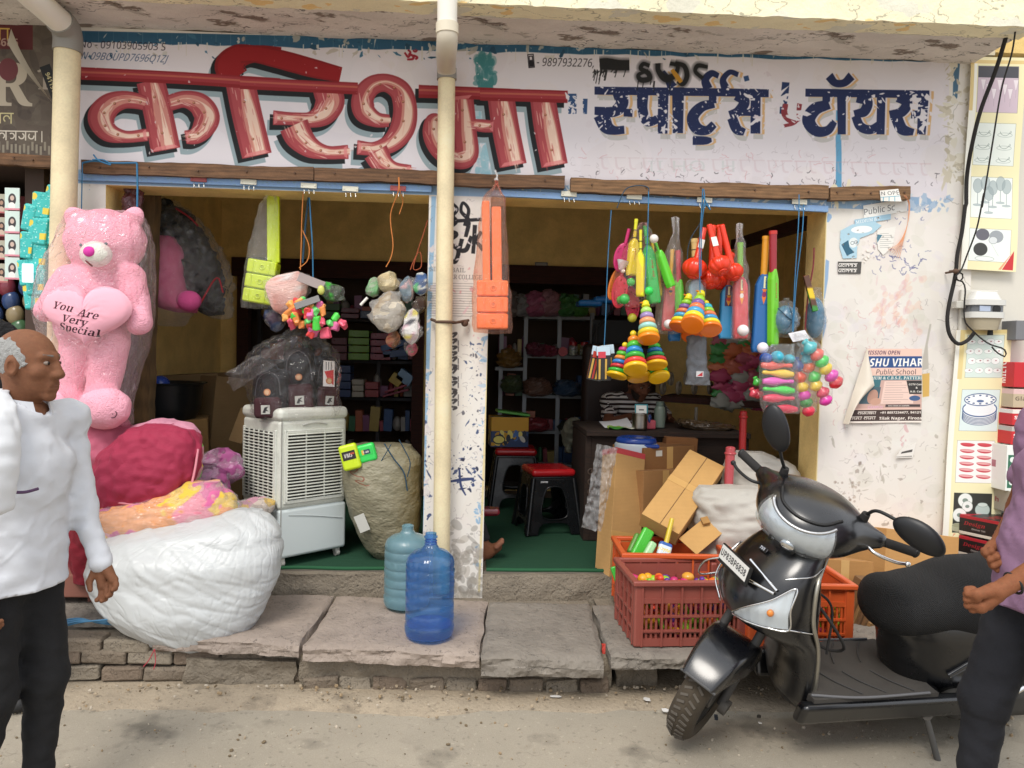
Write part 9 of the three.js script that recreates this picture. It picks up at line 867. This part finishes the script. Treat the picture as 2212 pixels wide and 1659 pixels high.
const r0 = [0.22, 1.0, s * 0.16], out = s < 0 ? [0.24, 1.05, -0.3] : [0.27, 1.17, 0.2]; P('mirror_boot', S(bar([0.22, 0.97, s * 0.16], [0.225, 1.035, s * 0.165], 0.022, 14, 0.015)), M.rubber); P('mirror_stem', S(tube(s < 0 ? [[0.225, 1.03, -0.165], [0.235, 1.07, -0.19], [0.25, 1.085, -0.28]] : [[0.225, 1.03, 0.165], [0.25, 1.08, 0.19], [0.26, 1.14, 0.22]], 0.0065)), dark);
const mc = s < 0 ? V(0.25, 1.075, -0.35) : V(0.265, 1.185, 0.25), mg = ball(0.028, 0.052, 0.095, 0, 0, 0, 28); warp(mg, (q) => { if (q.x < -0.006) q.x = -0.006; q.z *= 1 + q.y * 2.0 * s; }); const rt = s < 0 ? -0.12 : -0.95; const mm = mk('mirror', S(T(mg, mc.x, mc.y, mc.z, rt, 0, 0)), std(0x16171a, 0.45), t); mk('mirror_glass', S(T(ball(0.002, 0.042, 0.08, -0.009, 0, 0, 20), mc.x, mc.y, mc.z, rt, 0, 0)), M.chrome, mm);
}
// footboard, side skirts, body, seat
P('footboard', [warp(new THREE.BoxGeometry(0.52, 0.03, 0.4, 30, 1, 16), (q) => { if (q.y > 0) q.y += 0.003 * Math.max(0, Math.sin(q.x * 60 + Math.abs(q.z) * 50)); }).translate(0.02, 0.265, 0)], dusty); for (const s of [-1, 1]) { P('side_skirt', warp(new RoundedBoxGeometry(0.78, 0.1, 0.06, 8, 0.022), (q) => { q.z += s * (q.y * 0.35) - s * 0.03 * Math.abs(q.x); }).translate(-0.06, 0.215, s * 0.19), gloss); P('floor_edge', tube([[0.28, 0.285, s * 0.175], [0.1, 0.284, s * 0.205], [-0.2, 0.284, s * 0.2]], 0.006, 20, 6), std(0x5c5c5e, 0.5)); for (const x of [0.16, 0.06, -0.06]) P('mat_ridge', tube([[x, 0.283, s * 0.03], [x - 0.03, 0.284, s * 0.1], [x - 0.09, 0.283, s * 0.18]], 0.003, 12, 5), std(0x3c3b3a, 0.8)); }
P('belly', loft([[V(-0.05, 0.12, 0), 0.2, 0.1], [V(-0.03, 0.17, 0), 0.32, 0.15], [V(-0.02, 0.24, 0), 0.34, 0.18]], { wr: 0, pow: 3 }), matte);
P('body_shell', loft([[V(-0.53, 0.2, 0), 0.33, 0.14], [V(-0.52, 0.28, 0), 0.37, 0.17], [V(-0.54, 0.4, 0), 0.42, 0.18], [V(-0.56, 0.48, 0), 0.46, 0.185], [V(-0.6, 0.55, 0), 0.47, 0.165], [V(-0.65, 0.6, 0), 0.42, 0.12]], { wr: 0, pow: 2.5, nu: 80 }), gloss); for (const s of [-1, 1]) P('body_crease', tube([[-0.3, 0.33, s * 0.165], [-0.42, 0.42, s * 0.182], [-0.6, 0.52, s * 0.187], [-0.9, 0.63, s * 0.168]], 0.012, 40, 8), phy(0x17181b, 0.25, { clearcoat: 1 }));
const seatF = joinF([capsule([-0.14, 0.555, 0], [-0.45, 0.575, 0], 0.115, 0.13, 1, 1.4), capsule([-0.45, 0.585, 0], [-0.92, 0.7, 0], 0.13, 0.115, 1, 1.35)], 0.08), sm = std(0x141415, 0.85, { bumpMap: data(64, 64, (u, v) => 0.5 + 0.5 * Math.sin(u * 50.27) * Math.sin(v * 50.27 + Math.floor(u * 8))), bumpScale: 0.004 }); sm.bumpMap.repeat.set(16, 16);
P('seat', flat(field((x, y, z) => smax(seatF(x, y, z) + 0.003 * N3(x * 6, y * 6, z * 6), 0.46 - y - 0.13 * (x + 0.3) * 0.6, 0.03), [-1.1, 0.45, -0.24], [0.0, 0.95, 0.24], 0.013)), sm);
P('side_stand', [bar([-0.22, 0.18, -0.17], [-0.27, -0.045, -0.25], 0.012), bar([-0.29, -0.044, -0.27], [-0.25, -0.044, -0.23], 0.012)], std(0x4a4845, 0.6)); P('stand_bolt', T(cyl(0.024, 0.024, 0.03, 0, 0, 0, 14), -0.22, 0.18, -0.175, Math.PI / 2), std(0x5c5853, 0.6)); P('pillion_rest', [box(0.16, 0.03, 0.05, -0.42, 0.27, -0.2, 0.012), tube([[-0.34, 0.22, -0.21], [-0.46, 0.235, -0.225], [-0.6, 0.29, -0.21]], 0.011)], M.chrome); P('engine_case', [box(0.42, 0.14, 0.14, -0.52, 0.2, -0.12, 0.05, 4)], std(0x35332f, 0.7)); P('exhaust', tube([[-0.4, 0.18, 0.14], [-0.6, 0.2, 0.17], [-0.95, 0.27, 0.17]], 0.05, 20, 16), matte); P('hook_cable', [tube([[0.25, 0.62, -0.06], [0.18, 0.52, -0.12], [0.12, 0.42, -0.1], [0.17, 0.4, -0.04], [0.22, 0.5, -0.02]], 0.006), tube([[0.26, 0.66, -0.04], [0.14, 0.56, -0.02], [0.16, 0.38, -0.06]], 0.005)], M.rubber);
}
// ---------------------------------------------------------------- people
const skinMap = data(128, 128, (u, v) => { const a = 0.92 + 0.1 * fbm(u, v, 6, 801, 4), b = 0.05 * fbm(u, v, 14, 820, 2); return [a, a - 0.03 + b, a - 0.05 + b]; }, [9, 9], true);
const skinMat = (hex) => std(hex, 0.8, { map: skinMap, bumpMap: retile(grain, 10), bumpScale: 0.0012 });
function person(label, o) {
const t = thing('person', label, 'person', o.pos, o.yaw ?? 0), J = { hip: [0, 0.9, 0], chest: [0, 1.24, 0], neck: [0, 1.44, -0.01], head: [0, 1.585, 0.015], sL: [0.175, 1.39, 0], sR: [-0.175, 1.39, 0], eL: [0.22, 1.11, -0.03], eR: [-0.22, 1.11, -0.03], wL: [0.22, 0.87, 0.06], wR: [-0.22, 0.87, 0.06], hL: [0.09, 0.88, 0], hR: [-0.09, 0.88, 0], kL: [0.1, 0.48, 0.03], kR: [-0.1, 0.48, 0.03], aL: [0.1, 0.08, -0.02], aR: [-0.1, 0.08, -0.02], ...o.J };
t.scale.setScalar(o.scale ?? 1); const m = o.build ?? 1, skin = skinMat(o.skin), cp = (a, b, r, q, sx, sz) => capsule(J[a], J[b], r * m, q * m, sx, sz), mid = (a, b, k) => J[a].map((v, i) => v + (J[b][i] - v) * k);
const torso = [cp('hip', 'chest', 0.125, 0.135, 1.15, 0.85), capsule(J.chest, mid('chest', 'neck', 0.75), 0.14 * m, 0.09 * m, 1.1, 0.8), cp('sL', 'sR', 0.06, 0.06)], armU = [cp('sL', 'eL', 0.05, 0.04), cp('sR', 'eR', 0.05, 0.04)], armF = [cp('eL', 'wL', 0.04, 0.027), cp('eR', 'wR', 0.04, 0.027)], leg = [cp('hL', 'kL', 0.09, 0.06), cp('hR', 'kR', 0.09, 0.06), cp('kL', 'aL', 0.055, 0.038), cp('kR', 'aR', 0.055, 0.038)], foot = ['aL', 'aR'].map((a) => capsule([J[a][0], J[a][1] - 0.035, J[a][2] - 0.03], (o.toe?.[a] ?? [J[a][0], J[a][1] - 0.05, J[a][2] + 0.16]), 0.038, 0.03, 1.05));
const pts = Object.values(J), lo = [0, 1, 2].map((i) => Math.min(...pts.map((p) => p[i])) - 0.24), hi = [0, 1, 2].map((i) => Math.max(...pts.map((p) => p[i])) + 0.24);
const geos = [flat(field(joinF([...torso, ...armU, ...armF, ...leg, ...foot, cp('chest', 'neck', 0.07, 0.055)], 0.03), lo, hi, 0.016))];
// head on its own fine grid
const E = new THREE.Euler(o.nod ?? 0, o.look ?? 0, o.tilt ?? 0, 'YXZ'), Hm = new THREE.Matrix4().makeRotationFromEuler(E).setPosition(...J.head), Hi = Hm.clone().invert(), nk = V(J.neck[0], J.neck[1] - 0.03, J.neck[2] - 0.01).applyMatrix4(Hi).toArray();
const skull = (x, y, z) => smin(ellip([0, 0.03, -0.015], [0.075, 0.09, 0.096])(x, y, z), ellip([0, -0.045, 0.028], [0.054, 0.072, 0.062])(x, y, z), 0.045);
const face = [skull, capsule([0, 0.02, 0.083], [0, -0.024, 0.102], 0.01, 0.014), ellip([0.012, -0.03, 0.096], [0.011, 0.009, 0.013]), ellip([-0.012, -0.03, 0.096], [0.011, 0.009, 0.013]), capsule([-0.042, 0.032, 0.066], [0, 0.03, 0.078], 0.011, 0.01), capsule([0.042, 0.032, 0.066], [0, 0.03, 0.078], 0.011, 0.01), ellip([0, -0.1, 0.068], [0.026, 0.02, 0.02]), capsule([-0.02, -0.062, 0.079], [0.02, -0.062, 0.079], 0.0085, 0.0085), capsule([-0.018, -0.075, 0.078], [0.018, -0.075, 0.078], 0.009, 0.009), ellip([0.045, -0.02, 0.055], [0.024, 0.022, 0.022]), ellip([-0.045, -0.02, 0.055], [0.024, 0.022, 0.022])];
const hd0 = joinF(face, 0.014), ears = [1, -1].map((s) => (x, y, z) => Math.max(ellip([s * 0.079, -0.006, -0.012], [0.013, 0.034, 0.021])(x, y, z), -ellip([s * 0.09, -0.004, -0.006], [0.008, 0.02, 0.012])(x, y, z))), neckF = capsule([0, -0.05, -0.025], nk, 0.052, 0.056);
const hd = (x, y, z) => { let d = smin(smin(hd0(x, y, z), smin(ears[0](x, y, z), ears[1](x, y, z), 0.004), 0.01), neckF(x, y, z), 0.03); for (const s of [1, -1]) d = smax(d, -ellip([s * 0.032, 0.012, 0.093], [0.019, 0.011, 0.016])(x, y, z), 0.008); d = smax(d, -capsule([-0.021, -0.0685, 0.092], [0.021, -0.0685, 0.092], 0.003, 0.003)(x, y, z), 0.006); return d; };
geos.push(flat(field(hd, [-0.12, Math.min(nk[1], -0.13) - 0.05, -0.14], [0.12, 0.14, 0.14], 0.0052)).applyMatrix4(Hm));
// hands: palm, four unequal fingers, thumb
for (const s of ['L', 'R']) {
const w = V(...J['w' + s]), d = w.clone().sub(V(...J['e' + s])).normalize(), up = V(...(o['palm' + s] ?? [s === 'L' ? -1 : 1, 0, 0.2])); up.addScaledVector(d, -up.dot(d)).normalize(); const si = d.clone().cross(up).multiplyScalar(s === 'L' ? 1 : -1), cu = o['curl' + s] ?? 0.5, q = (a, b, c) => w.clone().addScaledVector(d, a).addScaledVector(si, b).addScaledVector(up, c).toArray(), fs = [capsule(q(-0.04, 0, 0), q(0.02, 0, 0), 0.026 * m, 0.026), capsule(q(0.03, 0.012, 0), q(0.085, 0.022, 0.003), 0.021, 0.016), capsule(q(0.03, -0.012, 0), q(0.08, -0.024, 0.003), 0.021, 0.015)];
[[0.03, 0.07], [0.01, 0.078], [-0.011, 0.072], [-0.031, 0.056]].forEach(([b, L], i) => { let p = V(0.085 - 0.004 * Math.abs(i - 1), b, 0), a = cu * 0.6; for (const k of [0.42, 0.32, 0.26]) { const n = V(p.x + Math.cos(a) * L * k, p.y, p.z + Math.sin(a) * L * k); fs.push(capsule(q(p.x, p.y, p.z), q(n.x, n.y, n.z), 0.0098, 0.0086)); p = n; a += cu * 1.15; } }); fs.push(capsule(q(0.02, 0.026, 0.006), q(0.055, 0.05, 0.022), 0.0135, 0.011), capsule(q(0.055, 0.05, 0.022), q(0.083, 0.046, 0.036), 0.011, 0.009));
const c = q(0.06, 0, 0.02); geos.push(flat(field(joinF(fs, 0.006), c.map((v) => v - 0.14), c.map((v) => v + 0.14), 0.005)));
}
for (const g of geos) g.deleteAttribute('uv'); mk('body', geos, skin, t);
const H = (n, g, mat) => mk(n, g.applyMatrix4(Hm), mat, t); for (const s of [1, -1]) { H('eye', ball(0.0115, 0.008, 0.0115, s * 0.032, 0.011, 0.0725, 14), std(0x8c7e74, 0.4)); H('iris', ball(0.0062, 0.0062, 0.003, s * 0.032, 0.011, 0.083, 10), std(0x1a100a, 0.2)); H('eyebrow', bar([s * 0.016, 0.034, 0.086], [s * 0.048, 0.037, 0.07], 0.0042, 8), std(o.brow ?? 0x1a1512, 0.9)); } H('lips', mergeGeometries([flat(ball(0.02, 0.005, 0.007, 0, -0.0635, 0.0845, 12)), flat(ball(0.018, 0.006, 0.007, 0, -0.075, 0.0835, 12))]), std(o.lip ?? 0x5e342c, 0.55));
const hairM = std(o.hair, 0.9, { bumpMap: retile(fluff, 3), bumpScale: 0.004 }), hairF = { bald: (x, y, z) => Math.max(skull(x, y, z) - 0.0035 - 0.003 * N3(x * 70, y * 50, z * 70), z - 0.034 + 0.55 * Math.max(0, y - 0.01) + 0.35 * Math.max(0, -y) + 0.008 * N3(x * 40, y * 40, z * 40), y - 0.088 + 0.5 * Math.max(0, z + 0.03) + 0.008 * N3(x * 30, y * 60, z * 30), -y - 0.03 + 0.8 * (z + 0.01)), full: (x, y, z) => Math.max(skull(x, y, z) - 0.016 - 0.004 * N3(x * 40, y * 40, z * 40), z * 0.75 - y - 0.002, -y - 0.05 + 0.5 * Math.max(0, z)) }[o.bald ? 'bald' : 'full'];
H('hair', flat(field(hairF, [-0.12, -0.1, -0.14], [0.12, 0.16, 0.14], 0.006)), hairM); if (o.beard) H('beard', flat(field((x, y, z) => Math.max(skull(x, y, z) - 0.0045 - 0.002 * N3(x * 90, y * 90, z * 90), y + 0.066 - 0.5 * Math.abs(x), -z - 0.005, -(Math.hypot(x * 0.9, y + 0.068, z - 0.1) - 0.022)), [-0.1, -0.15, -0.05], [0.1, 0.02, 0.13], 0.005)), std(0x2e211a, 0.95));
// clothes follow the body with folds
const folds = (x, y, z, k) => k * (0.5 * N3(x * 6, y * 9, z * 6) + 0.7 * Math.max(0, 0.4 - Math.abs(N3(x * 5 + y * 5, y * 6 - x * 4, z * 5 + 3)) * 1.6) + 0.35 * N3(x * 14 + y * 8, y * 15, z * 14)); const sh = joinF([...torso, ...armU, ...(o.longSleeve ? armF : [])], 0.035), sl = o.sleeve ?? 0.6, hem = o.hem ?? 0.8, cutA = [['sL', 'eL'], ['sR', 'eR']].map(([a, b]) => { const A0 = V(...J[a]), d = V(...J[b]).sub(A0), L = d.length(); d.normalize(); return [A0, d, L * sl]; });
const skirt = capsule([J.hip[0], J.hip[1] + 0.1, J.hip[2]], [J.hip[0], hem - 0.02, J.hip[2]], 0.15 * m, 0.165 * m, 1.1, 0.85), shirtF = (x, y, z) => { let d = smin(sh(x, y, z), o.tuck ? 9 : skirt(x, y, z), 0.05) - 0.013 - folds(x, y, z, 0.012); d = Math.max(d, hem - y); if (!o.longSleeve) for (const [A0, dd, L] of cutA) { const px = x - A0.x, py = y - A0.y, pz = z - A0.z, s = px * dd.x + py * dd.y + pz * dd.z, rad = Math.hypot(px - s * dd.x, py - s * dd.y, pz - s * dd.z); if (rad < 0.1 && Math.abs(x) > 0.14) d = Math.max(d, s - L); } const vz = z - J.neck[2], nv = Math.hypot((x - J.neck[0]) / 1.0, (y - J.neck[1] - 0.035) / (z > J.neck[2] ? o.vneck ?? 1.1 : 0.8), vz / 1.1); return Math.max(d, 0.075 - nv); };
mk('shirt', flat(field(shirtF, lo, hi, 0.0125)), o.shirt, t); if (o.collar) for (const s of [1, -1]) mk('collar', warp(new THREE.BoxGeometry(0.09, 0.05, 0.006, 10, 4, 1), (q) => { const a = s * (0.4 + (q.x + 0.045) * 22); const r = 0.082; const X = Math.sin(a) * r, Z = Math.cos(a) * r; q.set(J.neck[0] + X * 1.0, J.neck[1] + 0.02 + q.y * 0.9 - 0.02 * Math.cos(a), J.neck[2] + Z + q.z - q.y * 0.3); }), o.collarMat ?? o.shirt, t);
const trF = joinF([...leg.map((f) => (x, y, z) => f(x, y, z) - 0.013), (x, y, z) => capsule(J.hip, [J.hip[0], J.hip[1] + 0.08, J.hip[2]], 0.125 * m, 0.12 * m, 1.12, 0.85)(x, y, z) - 0.006], 0.04); mk('trousers', flat(field((x, y, z) => Math.max(trF(x, y, z) - folds(x, y, z, 0.01), (o.ankle ?? 0.09) - y), lo, hi, 0.0145)), o.trousers, t); if (o.shoes) for (const f of foot) mk('shoe', flat(field((x, y, z) => Math.max(f(x, y, z) - 0.008, 0.004 - y), lo, [hi[0], lo[1] + 0.45, hi[2]], 0.0125)), o.shoes, t);
if (o.extra) o.extra(t, J); return t;
}
const whiteShirt = std(0xc8cbd1, 0.85, { bumpMap: retile(fabricNoise, 5), bumpScale: 0.001 });
{ const p = at(95, 712, 1.8); // walking right, seen from his right side
person('elderly balding person in a loose white shirt and black trousers walking to the right', { pos: [p.x - 0.055, 0, p.z], yaw: 74 * D2R, scale: p.y / 1.705, skin: 0x80553a, lip: 0x7a4a3c, hair: 0x9a9a98, brow: 0x6a6460, bald: 1, build: 0.93, nod: 0.03, look: 0.25, shirt: whiteShirt, hem: 0.83, longSleeve: 1, vneck: 1.7, collar: 1, trousers: cloth(0x131315), shoes: std(0x1a1614, 0.6), J: { eL: [0.2, 1.1, 0.03], wL: [0.19, 0.88, 0.13], eR: [-0.2, 1.1, -0.06], wR: [-0.19, 0.87, 0.0], hip: [0, 0.9, -0.05], hL: [0.085, 0.88, -0.06], hR: [-0.085, 0.88, -0.06], kL: [0.08, 0.49, 0.0], aL: [0.08, 0.09, -0.04], kR: [-0.08, 0.48, -0.05], aR: [-0.08, 0.1, -0.16] },
extra: (t, J) => { mk('shoulder_towel', loft([[V(-0.2, 1.12, 0.1), 0.05, 0.02], [V(-0.19, 1.3, 0.11), 0.055, 0.03], [V(-0.16, 1.44, 0.05), 0.06, 0.05], [V(-0.1, 1.5, -0.04), 0.06, 0.05], [V(0.0, 1.5, -0.085), 0.07, 0.035]], { wr: 0.006, f: 6, fy: 9 }), std(0xd2d5d9, 0.9), t); mk('pocket_edge', tube([[-0.17, 1.19, 0.1], [-0.13, 1.185, 0.128], [-0.09, 1.19, 0.14]], 0.005), std(0x4a3050, 0.7), t); } }); }
{ const p = at(2290, 1000, 2.0); person('person in a mauve shirt with a pink collar walking left at the right edge', { pos: [p.x, 0, p.z], yaw: -84 * D2R, scale: 0.96, skin: 0x8a5636, hair: 0x15110f, shirt: cloth(0x8a6a86), hem: 0.82, sleeve: 0.72, collar: 1, collarMat: cloth(0xb05a7a), trousers: cloth(0x16171d), shoes: M.black, curlR: 1.25, curlL: 1.25, J: { chest: [0, 1.24, -0.04], neck: [0, 1.44, -0.11], head: [0, 1.58, -0.09], sL: [0.175, 1.39, -0.09], sR: [-0.175, 1.39, -0.09], eL: [0.22, 1.12, 0.08], wL: [0.17, 0.95, 0.33], eR: [-0.21, 1.1, -0.06], wR: [-0.14, 1.0, 0.08], kL: [0.1, 0.48, 0.05], aL: [0.1, 0.09, -0.08], kR: [-0.1, 0.49, 0.14], aR: [-0.1, 0.09, 0.17] }, extra: (t, J) => mk('bracelet', T(new THREE.TorusGeometry(0.031, 0.004, 8, 24), J.wL[0], J.wL[1] + 0.012, J.wL[2] - 0.03, 0.4), M.black, t) }); }
{ const p = at(-16, 700, 0.95); person('dark haired person in dark clothes mostly hidden behind the elderly walker', { pos: [p.x, 0, p.z], yaw: 100 * D2R, scale: p.y / 1.7, skin: 0x6a442e, hair: 0x0c0b0d, shirt: cloth(0x17181c), trousers: cloth(0x1a1a20), shoes: M.black }); }
{ const c = at(1366, 838, -1.75), s = 1, dy = c.y - 1.1; const st = data(64, 64, (u, v) => (v % 1 < 0.5 ? [0.16, 0.1, 0.1] : [0.8, 0.78, 0.76]), [1, 24], true); st.repeat.set(1, 27); person('bearded shopkeeper in a brown and white striped polo shirt reading at the counter', { pos: [c.x, c.y - 1.06, -1.8], yaw: 8 * D2R, skin: 0x7a4c34, hair: 0x14100e, beard: 1, nod: 0.42, look: 0.3, shirt: std(0xffffff, 0.9, { map: st }), collar: 1, collarMat: cloth(0x4a3230), vneck: 1.5, hem: 0.42, tuck: 1, sleeve: 0.75, trousers: cloth(0x22222a), ankle: -0.4, curlL: 0.5, curlR: 0.5, palmL: [0, -1, 0], palmR: [0, -1, 0], J: { hip: [0, 0.42, -0.04], chest: [0, 0.78, 0.02], neck: [0, 0.99, 0.05], head: [0.02, 1.09, 0.13], sL: [0.18, 0.95, 0.03], sR: [-0.18, 0.95, 0.03], eL: [0.25, 0.8, 0.22], eR: [-0.25, 0.8, 0.22], wL: [0.12, 0.87, 0.42], wR: [-0.12, 0.87, 0.42], hL: [0.09, 0.42, 0.02], hR: [-0.09, 0.42, 0.02], kL: [0.12, 0.44, 0.44], kR: [-0.12, 0.44, 0.44], aL: [0.12, 0.06, 0.42], aR: [-0.12, 0.06, 0.42] } }); }
{ const f = at(1062, 1206, -0.42); // one bare foot beyond the pillar; the rest of the person sits behind it
person('bare foot of a person sitting hidden behind the pillar on the green mat', { pos: [f.x - 0.27, FLOOR, f.z + 0.06], yaw: 90 * D2R, skin: 0x8e6046, hair: 0x14100e, shirt: cloth(0x3a3a40), trousers: cloth(0x2a2a30), hem: 0.1, ankle: 0.11, J: { hip: [0.16, 0.13, 0.0], chest: [0.16, 0.45, 0.0], neck: [0.16, 0.66, 0.01], head: [0.16, 0.8, 0.03], sL: [0.33, 0.6, 0], sR: [-0.01, 0.6, 0], eL: [0.34, 0.35, -0.02], eR: [0.0, 0.35, -0.02], wL: [0.28, 0.26, 0.08], wR: [0.06, 0.26, 0.08], hL: [0.25, 0.12, 0.02], hR: [0.07, 0.12, 0.02], kL: [0.26, 0.38, 0.14], kR: [-0.02, 0.36, 0.1], aL: [0.26, 0.07, 0.02], aR: [-0.08, 0.045, 0.23] }, toe: { aL: [0.26, 0.05, 0.1], aR: [-0.1, 0.08, 0.3] },
extra: (t) => { const g = [[-0.137, 0.118, 0.322, 0.0155], [-0.116, 0.124, 0.326, 0.012], [-0.097, 0.122, 0.325, 0.0115], [-0.08, 0.114, 0.321, 0.0105], [-0.066, 0.102, 0.316, 0.0095]]; for (const [x, y, z, r] of g) mk('toe', flat(field(capsule([x, y - 0.03, z - 0.03], [x, y, z], r * 1.1, r), [x - 0.03, y - 0.06, z - 0.06], [x + 0.03, y + 0.03, z + 0.03], 0.004)), skinMat(0x946650), t); } }); }
renderer.render(scene, camera);
